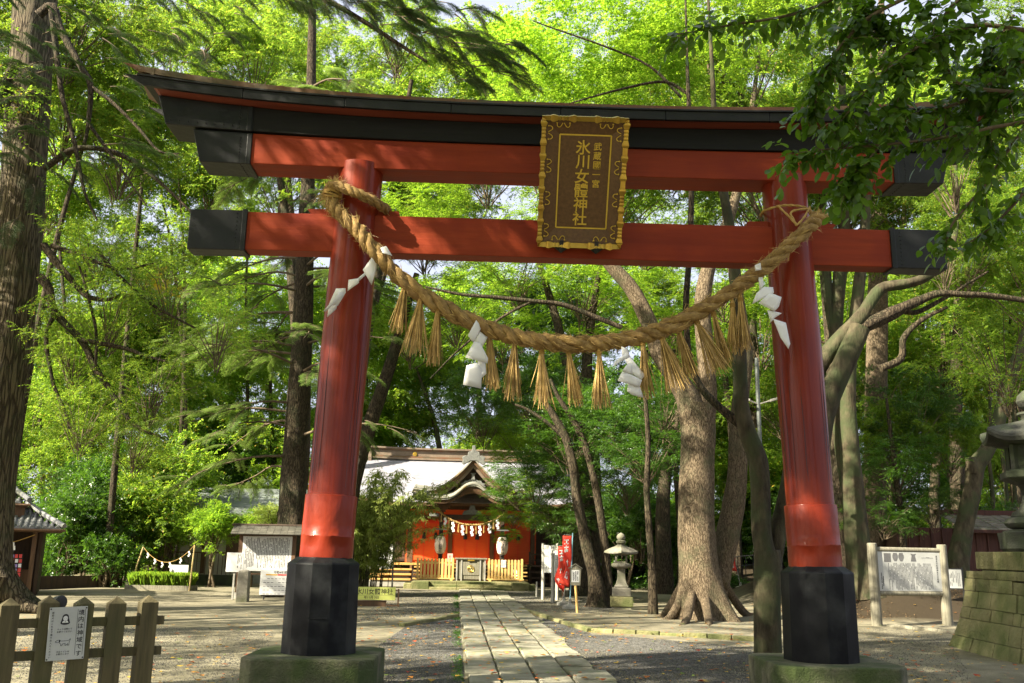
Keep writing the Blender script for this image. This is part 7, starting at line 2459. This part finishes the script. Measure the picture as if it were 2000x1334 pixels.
mid_trees = [
 # px, Y, crowns (px, py, kind, scale, dY, material)
 (150, 36, [(120, 420, 'broadA', 1.0, 0), (180, 640, 'broadB', .9, 1)], 'bright leafed tree right behind the big left trunk'),
 (330, 33, [(320, 480, 'broadB', .9, 0), (260, 240, 'broadA', .9, 1), (430, 330, 'broadA', .8, 1)], 'yellow green tree left of the tie beam end'),
 (215, 38, [(210, 800, 'broadA', .85, 0), (300, 640, 'broadB', .9, 1)], 'leafy tree with thin trunk above the rice bed'),
 (75, 30, [(70, 800, 'broadB', .9, 0), (30, 640, 'coarse', .9, 2), (120, 900, 'broadA', .6, -1)], 'pale leafed tree above the stall roof'),
 (470, 40, [(460, 420, 'broadA', .8, 0), (520, 250, 'broadB', .8, 1)], 'leafy tree between the left beam ends'),
 (640, 37, [(640, 120, 'broadA', .9, 0), (560, 30, 'broadB', .9, 1), (760, 160, 'broadA', .7, 1)], 'tall tree above the left pillar top'),
 (645, 38, [(880, 130, 'broadB', .9, 0), (900, 330, 'broadA', .7, 1), (800, 420, 'mapleA', .6, 0)], 'tall tree above the middle of the gate roof'),
 (668, 19.5, [(830, 470, 'mapleA', .55, 0), (900, 600, 'mapleB', .6, 0), (800, 640, 'mapleA', .55, 1)], 'maple with layered bright leaves right of the left pillar'),
 (1128, 23, [(1000, 520, 'mapleB', .7, 0), (1080, 430, 'mapleA', .6, 1), (980, 650, 'mapleA', .6, 2)], 'maple with layered bright leaves behind the rope'),
 (1150, 23.5, [(1150, 560, 'mapleA', .7, 0), (1250, 450, 'mapleB', .7, 0), (1130, 680, 'mapleB', .5, 1)], 'maple behind the right half of the rope'),
 (1300, 27, [(1290, 640, 'mapleA', .7, 0), (1400, 560, 'mapleB', .7, 0), (1260, 800, 'mapleB', .6, 1, 'leaf_dark')], 'maple behind the camphor fork'),
 (700, 43, [(860, 740, 'broadA', .6, 0, 'leaf_dark'), (800, 830, 'broadB', .45, 2, 'leaf_broad')], 'dark evergreen above the shrine ridge'),
 (1150, 43, [(990, 800, 'broadA', .5, 0, 'leaf_dark'), (1080, 720, 'broadB', .55, 0, 'leaf_dark')], 'dark evergreen right of the ridge ornament'),
 (1490, 31, [(1490, 600, 'broadA', 1.0, 0), (1530, 780, 'broadB', .8, 0), (1450, 400, 'broadA', .9, 0)], 'bright tree seen between camphor and right pillar'),
 (1440, 38, [(1450, 900, 'coarse', .7, 0), (1500, 960, 'coarse', .6, 1), (1410, 800, 'coarse', .8, 0)], 'sunlit yellow green tree behind the camphor fork'),
 (1640, 26, [(1630, 600, 'broadB', .9, 0), (1700, 720, 'broadA', .8, 2)], 'leafy tree behind the pale trunks'),
 (1840, 28, [(1840, 640, 'broadA', .9, 0), (1900, 780, 'broadB', .8, 1), (1780, 560, 'broadB', .8, 1)], 'bright leafed tree right of the curved limbs'),
 (1990, 27, [(1990, 700, 'broadA', .9, 0), (1960, 900, 'broadB', .7, 2), (2010, 480, 'broadB', .9, 0)], 'bright leafed tree behind the big lantern'),
 (1880, 24, [(1880, 260, 'broadA', .9, 0), (1760, 160, 'broadB', .9, 1), (1980, 120, 'broadA', .9, 0)], 'tall tree above the right end of the gate roof'),
 (1640, 22, [(1640, 120, 'broadB', .8, 0), (1540, 60, 'mapleA', .8, 0)], 'tall tree above the right pillar top'),
 (5, 15.5, [(130, 170, 'broadA', .75, 0), (250, 280, 'broadB', .7, 1), (330, 150, 'broadA', .7, 2)], 'tall tree high behind the left tip of the gate roof'),
 (560, 25, [(440, 230, 'broadB', .75, 0), (560, 330, 'broadA', .75, 1), (520, 120, 'broadA', .8, 0)], 'tall tree behind the left pillar top'),
 (690, 27, [(700, 340, 'broadA', .75, 0), (840, 390, 'broadB', .7, 0), (950, 300, 'broadA', .8, 1), (770, 60, 'broadB', .8, 0)], 'tall tree behind the middle of the two beams'),
 (110, 33, [(110, 350, 'coarse', .9, 0), (20, 180, 'coarse', .8, 0)], 'tall tree high behind the top of the big left trunk'),
 (345, 34, [(340, 330, 'coarse', .9, 0), (200, 200, 'coarse', .8, 0)], 'tall tree high behind the left tip of the tie beam'),
 (575, 33, [(570, 190, 'coarse', .95, 0), (480, 60, 'coarse', .8, 0)], 'tall tree high above the left pillar'),
 (655, 35, [(780, 230, 'coarse', .95, 0), (960, 130, 'coarse', .9, -2), (860, 400, 'coarse', .75, 0)], 'tall tree high behind the middle of the gate roof'),
 (1440, 34, [(1200, 330, 'coarse', .85, 0), (1450, 260, 'coarse', .9, 0), (1300, 120, 'coarse', .9, -2)], 'tall tree high behind the gate roof right of the plaque'),
 (1720, 33, [(1700, 250, 'coarse', .9, 0), (1900, 340, 'coarse', .9, 0)], 'tall tree high behind the right end of the gate roof'),
 (212, 23, [(235, 40, 'broadA', .75, 0), (400, 60, 'broadB', .8, 1.5)], 'tall tree above the left tip of the gate roof'),
 (-70, 14, [(40, 60, 'broadB', .9, 0), (150, 20, 'broadA', .7, 0)], 'tall tree in the upper left corner'),
]
for px, Y, cr, lab in mid_trees:
    wood_tree(px, Y, cr, lab, 'leafy trees round the precinct', rpx=(.10 if px < 560 else None))
def landmark(px):
    for lim, ph in ((-80, 'far out beyond the left edge trunk'), (0, 'beyond the big trunk at the left edge'), (120, 'above the tiled stall roof'), (260, 'above the shrubs left of the rice bed'), (400, 'above the rice bed'), (540, 'above the storehouse roof'), (700, 'behind the left gate pillar'), (860, 'above the left end of the shrine ridge'), (1000, 'straight above the shrine porch'), (1160, 'above the right end of the shrine ridge'), (1300, 'above the pale stone lantern'), (1440, 'behind the camphor trunk'), (1580, 'between camphor and right gate pillar'), (1720, 'behind the right gate pillar'), (1880, 'above the history board'), (2000, 'above the board hut')):
        if px < lim: return ph
    return 'behind the big lantern at the right edge'
q = random.Random(77)
k = 0
for Y, step, s in ((42, 165, 1.0), (56, 190, 1.25)):
    px = -160 + (Y % 3) * 40
    while px < 2180:
        cr = []
        for py in ((960, 800, 640) if Y < 50 else (900, 720, 560)):
            if 680 < px < 1180 and py > 850 and Y < 50: continue
            cr.append((px + q.uniform(-70, 70), py + q.uniform(-50, 50), 'coarse', s * q.uniform(.8, 1.1), q.uniform(-2, 2), q.choice(('leaf_broad', 'leaf_broad', 'leaf_dark', 'leaf_maple'))))
        wood_tree(px, Y + q.uniform(-2, 2), cr, ('tall wood tree ' if Y < 50 else 'farther, paler wood tree ') + landmark(px), 'trees in the wood behind the shrine', q.choice(('bark_dark', 'bark_smooth')), rpx=q.uniform(.15, .3))
        px += step + q.uniform(-30, 30)
        k += 1
# slim trunks in the wood, right
for i, (px, Y, lab) in enumerate(((1938, 24, 'thin pale stem above the hut roof, left of two more'), (1965, 25, 'thin pale stem above the hut roof, middle one'), (1982, 26, 'thin pale stem above the hut roof beside the lantern'))):
    b = at(px, 1000, Y)
    t = tree('young_tree', lab, (b.x, Y), 'thin stems above the hut roof')
    limb(t, to_ground(px_limb([(px + 5, 1100, 4), (px, 960, 4), (px - 8, 880, 3.5), (px - 4, 800, 3), (px - 12, 700, 2)], Y)), M['bark_smooth'], 'trunk', 8, i)
    put_crown(t, 'sparse', at(px - 8, 720, Y), .35, i)

# ---------------------------------------------------------------- shrubs
def shrub(px, py, Y, s, lab, mat, key='shrub', n=2, squash=1.0):
    p = at(px, py, Y)
    t = tree('shrub', lab, (p.x, Y), None, 'shrub')
    z0 = t.location.z
    q = random.Random(int(px + py))
    for k in range(3):
        limb(t, [(p.x + q.uniform(-.2, .2), Y, z0 - .1, .05), (p.x + q.uniform(-.3, .3) * s, Y + q.uniform(-.2, .2), z0 + (p.z - z0) * .5, .035), (p.x + q.uniform(-.6, .6) * s, Y + q.uniform(-.4, .4), p.z + .3, .015)], M['twig'], 'stem', 7, k)
    for k in range(n):
        put_crown(t, key, p + Vector((q.uniform(-.5, .5) * s, q.uniform(-.4, .4) * s, q.uniform(-.5, .6) * s * (k > 0))), s * (1 if k == 0 else .75), q.uniform(0, 6), mat, squash)
shrub(135, 1010, 23.5, 1.15, 'dark rounded evergreen shrub right of the tiled stall', 'leaf_dark', n=3)
shrub(185, 960, 26.5, 1.5, 'tall dark evergreen bush between stall and rice bed', 'leaf_dark', n=3)
shrub(285, 930, 27.5, 1.4, 'tall mid green bush left of the storehouse roof', 'leaf_broad', n=3)
shrub(200, 1090, 22.8, .8, 'low shrub above the dark board edging', 'leaf_dark')
shrub(265, 1000, 25.0, 1.1, 'mid green bush behind the left end of the rice bed', 'leaf_broad', n=3)
shrub(325, 1030, 25.5, 1.0, 'bush between rice bed and storehouse', 'leaf_broad')
shrub(100, 1110, 24.5, .9, 'shaded shrub beside the stall wall', 'leaf_dark')
shrub(425, 1030, 24.6, .65, 'sunlit yellow green shrub before the storehouse wall', 'leaf_maple', n=3)
shrub(495, 1035, 25.2, .55, 'sunlit yellow green shrub left of the notice board roof', 'leaf_maple', n=3)
shrub(540, 1015, 21.0, .55, 'leafy shoots at the foot of the dark cedar trunk', 'leaf_bamboo')
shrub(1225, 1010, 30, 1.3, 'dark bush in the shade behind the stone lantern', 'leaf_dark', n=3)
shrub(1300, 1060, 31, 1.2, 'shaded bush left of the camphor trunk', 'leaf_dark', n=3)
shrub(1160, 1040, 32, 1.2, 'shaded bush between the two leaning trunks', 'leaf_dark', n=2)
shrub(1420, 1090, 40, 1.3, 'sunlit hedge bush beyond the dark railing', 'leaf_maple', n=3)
shrub(1500, 1060, 41, 1.3, 'bush left of the orange hall', 'leaf_broad', n=3)
shrub(1955, 1060, 23, .9, 'bush behind the hut roof at the right', 'leaf_dark')
shrub(-40, 1000, 26, 1.6, 'bush hidden behind the tiled stall', 'leaf_dark', n=3)
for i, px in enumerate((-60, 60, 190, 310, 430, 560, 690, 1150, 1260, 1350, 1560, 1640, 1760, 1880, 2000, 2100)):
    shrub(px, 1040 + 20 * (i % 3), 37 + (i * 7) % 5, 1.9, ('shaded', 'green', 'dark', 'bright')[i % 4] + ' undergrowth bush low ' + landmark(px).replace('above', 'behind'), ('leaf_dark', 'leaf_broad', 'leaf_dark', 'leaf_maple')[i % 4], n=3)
for o in bpy.data.objects:
    if o.name.startswith('shrub') and 'undergrowth bush' in (o.get('label') or ''):
        o['group'] = 'bushes at the edge of the wood'

# bamboo clump left of the shrine
b = at(712, 1140, 21.5)
t = tree('bamboo_clump', 'drooping clump of leafy bamboo left of the shrine', (b.x, 21.5), None, 'bamboo')
q = random.Random(8)
r = np.random.default_rng(8)
mb = MB()
pos, dr = [], []
for k in range(84):
    a = Vector((b.x + q.gauss(0, .34), 21.5 + q.gauss(0, .35), -.05))
    az = q.uniform(0, 2 * PI)
    reach = abs(q.gauss(1.1, .5)); hh = q.uniform(2.8, 5.5)
    d = Vector((math.cos(az) + .45, math.sin(az) * .8 - .15, 0)) * reach
    pts = [a + d * (u ** 2.2) * 1.25 + Vector((0, 0, hh * (u - .22 * u ** 3))) for u in [i / 8 for i in range(9)]]
    mb.tube([p - t.location for p in pts], [.014 * (1 - .8 * i / 8) for i in range(9)], 5, cap=False)
    for m in range(36):
        u = q.uniform(.25, 1)
        i = min(int(u * 8), 7)
        p = pts[i].lerp(pts[i + 1], u * 8 - i)
        tw = Vector((q.gauss(0, 1), q.gauss(0, 1), q.uniform(-.3, .4))).normalized() * q.uniform(.15, .45)
        for j in range(11):
            pp_ = p + tw * (j / 11) + Vector((0, 0, -.12 * (j / 11) ** 2)) - t.location
            pos.append(tuple(pp_)); dr.append((tw.x * .8 + q.gauss(0, .35), tw.y * .8 + q.gauss(0, .35), -.45 + q.gauss(0, .25)))
mb.build('canes', M['bark_smooth'], t)['kind'] = 'stuff'
pos = np.array(pos); dr = unit(np.array(dr)); n = len(pos)
nn = unit(np.array([0, 0, 1.0]) + r.normal(size=(n, 3)) * .6); nn = unit(nn - dr * np.sum(nn * dr, 1, keepdims=True))
ln = r.uniform(.11, .21, n)
o = bpy.data.objects.new('foliage', quads_mesh('foliage', leaf_quads(pos, dr, nn, ln, ln * .16), M['leaf_bamboo'])); COL.objects.link(o); o.parent = t
# low ferny ground cover
def ground_cover(name, n, seed, box, lab, mat='lowgreen', hs=.22, lr=(.08, .2)):
    r = np.random.default_rng(seed)
    x, y = r.uniform(box[0], box[2], n), r.uniform(box[1], box[3], n)
    m = np.sin(x * .9 + 2 * np.sin(y * .5)) + np.sin(y * .8 + 1) > r.normal(size=n) * .5 - .2
    x, y = x[m], y[m]; n = len(x)
    z = np.array([hgt(a, c) for a, c in zip(x, y)]) + r.uniform(.0, hs, n)
    d = unit(r.normal(size=(n, 3)) * np.array([1, 1, .5]) + np.array([0, 0, .25]))
    nn = unit(np.array([0, 0, 1.0]) + r.normal(size=(n, 3)) * .5); nn = unit(nn - d * np.sum(nn * d, 1, keepdims=True))
    ln = r.uniform(*lr, n)
    o = bpy.data.objects.new(name, quads_mesh(name, leaf_quads(np.stack([x, y, z], -1), d, nn, ln, ln * .4), M[mat])); COL.objects.link(o)
    tag(o, lab, kind='stuff')
ground_cover('ground_cover', 16000, 3, (3.5, 30, 10.5, 40), 'low ferns in the shade behind the stone lantern')
ground_cover('ground_cover', 14000, 4, (-18, 33, -6, 42), 'low green undergrowth at the edge of the wood')
ground_cover('leaf_litter', 14000, 5, (7.5, 12.8, 14.5, 19.5), 'brown leaf litter on the bank behind the history board', 'litter', .03, (.03, .075))
# roots on the bank
for k, (a, c, d, Y) in enumerate((((1715, 1150), (1745, 1185), (1765, 1205), 14.5), ((1800, 1190), (1830, 1170), (1855, 1165), 16), ((1775, 1215), (1800, 1195), (1850, 1185), 15))):
    p = [at(*v, Y + i * .4) for i, v in enumerate((a, c, d))]
    pts = [(v.x, v.y, hgt(v.x, v.y) + .03, .06) for v in p]
    t = tree('tree_root', ('bare root snaking down the bank under the history board', 'bare root at the foot of the leaning trunk', 'bare root on the bank right of the history board')[k], (p[0].x, p[0].y), 'roots on the bank', 'root')
    limb(t, pts, M['bark_smooth'], 'root', 8, k, rough=.1)
# moss along the path edge
def moss(n, seed):
    r = np.random.default_rng(seed)
    s_ = r.uniform(0, 22, n); t_ = -.90 - np.abs(r.normal(size=n)) * .07
    k_ = np.sin(s_ * 1.3) + .6 * np.sin(s_ * 3.1 + 1) > r.normal(size=n) * .5
    s_, t_ = s_[k_], t_[k_]; n = len(s_)
    x = P0.x + PD.x * s_ + PN.x * t_; y = P0.y + PD.y * s_ + PN.y * t_
    d = unit(r.normal(size=(n, 3)) * np.array([1, 1, .3]) + np.array([0, 0, .6]))
    nn = unit(r.normal(size=(n, 3))); nn = unit(nn - d * np.sum(nn * d, 1, keepdims=True))
    ln = r.uniform(.012, .035, n)
    o = bpy.data.objects.new('moss', quads_mesh('moss', leaf_quads(np.stack([x, y, np.full(n, .005) + r.uniform(0, .015, n)], -1), d, nn, ln, ln * .5), M['lowgreen'])); COL.objects.link(o)
    tag(o, 'short green moss along the left edge of the paving', kind='stuff')
moss(6000, 6)

# ---------------------------------------------------------------- glossy leafy boughs in front, upper right
t = tree('evergreen_tree', 'dark glossy leaved boughs hanging in front of the gate at upper right', (5.6, -5.2))
limb(t, [(5.6, -5.2, -.1, .26), (5.6, -5.2, 3, .22), (5.5, -5.2, 5, .19), (5.3, -5.2, 7, .12)], M['bark_dark'], 'trunk', 16, 60)
BY = -5.0
boughs = [([(2250, 300, 7), (2100, 215, 6), (2000, 184, 5), (1880, 168, 4), (1849, 128, 3), (1817, 68, 2), (1800, 20, 1.2)], 0), ([(2250, 330, 6), (2080, 240, 5), (1960, 245, 4), (1850, 268, 3), (1700, 285, 2.2), (1610, 292, 1.6), (1545, 300, .8)], -.25),
          ([(2200, 230, 6), (2060, 240, 5), (2000, 254, 4), (1922, 362, 3), (1861, 436, 2.2), (1849, 475, 1.2)], .25), ([(2100, -120, 7), (1900, -60, 5), (1700, -30, 4), (1560, 25, 3), (1420, 50, 2), (1310, 70, 1)], .15),
          ([(1900, -60, 5), (1720, 20, 4), (1650, 80, 3), (1605, 150, 2), (1590, 210, 1)], -.1), ([(2200, 60, 6), (2020, 60, 5), (1900, 50, 4), (1780, 100, 3), (1690, 180, 2), (1640, 240, 1)], -.35),
          ([(2150, 130, 6), (2000, 120, 5), (1900, 190, 3.5), (1800, 220, 2.5), (1700, 230, 1.5), (1640, 300, .8)], .1), ([(2200, 330, 5), (2050, 330, 4), (1980, 400, 3), (1940, 440, 2), (1900, 470, 1)], .4),
          ([(1720, 280, 2), (1690, 320, 1.6), (1660, 355, 1)], -.25), ([(1800, 100, 3), (1740, 60, 2), (1680, 20, 1)], .0), ([(1980, 30, 3), (1930, 110, 2), (1880, 230, 1.2)], .3), ([(2080, 0, 4), (1990, 90, 3), (1950, 200, 2), (1930, 300, 1)], .1), ([(1960, -40, 4), (1860, 10, 3), (1770, 150, 2), (1740, 250, 1)], -.3)]
Lp, Ld, Ln_, Lw = [], [], [], []
q = random.Random(91)
for k, (pl, dy) in enumerate(boughs):
    W3 = px_limb(pl, BY + dy)
    limb(t, W3, M['twig'], 'bough', 7, k, rough=.08)
    P = smooth_path([w[:3] for w in W3], 60)
    tot = len(P)
    for i in range(14, tot):
        for _ in range(2):
            if q.random() < ({1: .45, 2: .55, 7: .62, 8: .5}.get(k, .25)): continue
            p = P[i]
            fw = (P[min(i + 1, tot - 1)] - P[i - 1]).normalized()
            d = (fw * q.uniform(.2, 1) + Vector((q.gauss(0, .6), q.gauss(0, .55), q.gauss(-.02, .42)))).normalized()
            L = q.uniform(.10, .27)
            e = [p, p + d * L * .5, p + d * L + Vector((0, 0, -.05))]
            limb(t, [(*e[0], .0035), (*e[1], .0026), (*e[2], .0014)], M['twig'], 'twig', 4, i, sub=1) if i % 3 == 0 else None
            nl = int(L / .030)
            for j in range(nl):
                u = (j + .5) / nl
                b = e[0].lerp(e[1], u * 2) if u < .5 else e[1].lerp(e[2], u * 2 - 1)
                s_ = Vector((-d.y, d.x, 0)).normalized() * (1 if j % 2 else -1)
                ld = (d * .6 + s_ * .7 + Vector((q.gauss(0, .25), q.gauss(0, .25), -.45 + q.gauss(0, .3)))).normalized()
                n_ = (Vector((0, 0, 1)) + Vector((q.gauss(0, .5), q.gauss(-.2, .5), 0)))
                n_ = (n_ - ld * n_.dot(ld)).normalized()
                Lp.append(b); Ld.append(ld); Ln_.append(n_); Lw.append(q.uniform(.052, .094))
# one leaf shape, six facets along a folded, drooping blade
def leaf_shape(bend):
    rows = [(0, .0), (.10, .13), (.30, .245), (.55, .28), (.78, .21), (.93, .085), (1.0, 0)]
    vs, fs = [], []
    for x, w in rows:
        z = -bend * x * x
        vs += [(x, w, z + w * .22), (x, 0, z), (x, -w, z + w * .22)]
    for i in range(len(rows) - 1):
        a = i * 3
        fs += [(a, a + 1, a + 4, a + 3), (a + 1, a + 2, a + 5, a + 4)]
    return vs, fs
shapes = [leaf_shape(b_) for b_ in (.08, .18, .3)]
lmesh = []
for vs, fs in shapes:
    me = bpy.data.meshes.new('leaf'); me.from_pydata(vs, [], fs); me.polygons.foreach_set('use_smooth', [True] * len(me.polygons)); me.materials.append(M['leaf_near']); me.update(); lmesh.append(me)
def inframe(p):
    d = p - CAM
    z = d.dot(_f)
    if z < .1: return False
    x, y = 1000 + FPX * d.dot(_r) / z, 667 - FPX * d.dot(_u) / z
    return 0 < x < 1998 and 2 < y < 1330
order = sorted(range(len(Lp)), key=lambda i: -Lw[i] * (2 if inframe(Lp[i]) else .1) / (Lp[i] - CAM).length)
mb = MB()
for rank, i in enumerate(order):
    x = Ld[i]; z = Ln_[i]; y = z.cross(x)
    s = Lw[i]
    Mx = Matrix(((x.x * s, y.x * s, z.x * s, Lp[i].x - t.location.x), (x.y * s, y.y * s, z.y * s, Lp[i].y - t.location.y), (x.z * s, y.z * s, z.z * s, Lp[i].z - t.location.z), (0, 0, 0, 1)))
    if rank < 290:
        o = bpy.data.objects.new('leaf', lmesh[i % 3]); COL.objects.link(o); o.parent = t; o.matrix_local = Mx
    else:
        vs, fs = shapes[i % 3]
        mb.add([Mx @ Vector(v) for v in vs], fs)
o = mb.build('foliage', M['leaf_near'], t, smooth=True, ang=90); o['kind'] = 'stuff'
print('near leaves', len(Lp))

# ---------------------------------------------------------------- shade trees beside and behind the viewer
for k, (x, y, crs, lab) in enumerate(((-10.5, -11.5, [(-9.5, -10.5, 12, 1.15), (-6.3, -7.8, 12.5, 1.0), (-12.5, -7, 11, 1.0), (-13.5, -15, 11.5, 1.1), (-12.4, -8.8, 8.4, .9)], 'tall broadleaf tree beside the viewer shading the gate from the left'),
                                      (-3.6, -14.5, [(-3.6, -7.4, 13.2, .85), (-5.0, -12.5, 13, 1.0), (-1.5, -11.5, 14, .8)], 'tall broadleaf tree behind the viewer shading the gate'),
                                      (-11.5, -4.5, [(-8.6, -4.8, 12.8, 1.0), (-5.3, -4.2, 11.6, .8), (-1.4, -4.8, 11.6, .75), (-8.2, -1.6, 12.6, 1.1, 'sparse'), (-14.2, -3, 9.2, 1.1, 'sparse'), (-5.2, -1.5, 13.5, .7)], 'tall broadleaf tree left of the viewer, level with the gate'),
                                      (2.5, -17, [(1.5, -15, 9.5, 1.1), (6.5, -14, 9.0, 1.1), (10, -9, 10.5, 1.1), (-4, -18, 8.5, 1.1), (4.5, -12.5, 13.5, 1.0), (-9, -17, 8, 1.0)], 'tall broadleaf tree behind the viewer, right of the path'),
                                      (-17, 3.0, [(-16.5, 2.5, 9.3, 1.25, 'sparse'), (-18, 7.5, 9.5, 1.15, 'sparse'), (-13.5, 1.5, 12.5, 1.1, 'sparse'), (-15, 6, 13, 1.2, 'sparse'), (-14, 9, 11.5, 1.1, 'sparse'), (-20, 13, 9, 1.2, 'sparse')], 'tall broadleaf tree left of the big trunk, outside the picture'))):
    t = tree('shade_tree', lab, (x, y), 'shade trees beside the viewer')
    limb(t, [(x, y, -.1, .42), (x, y, 4, .34), (x + .3, y + .4, 8, .27), (x + .6, y + 1, 12, .15)], M['bark_cedar'], 'trunk', 18, 70 + k, flare=.5)
    for c in crs:
        put_crown(t, c[4] if len(c) > 4 else ('broadA' if k % 2 else 'broadB'), Vector(c[:3]), c[3], rnd.uniform(0, 6))

for o in bpy.data.objects:
    if o.name.split('.')[0] == 'print': o['kind'] = 'stuff'
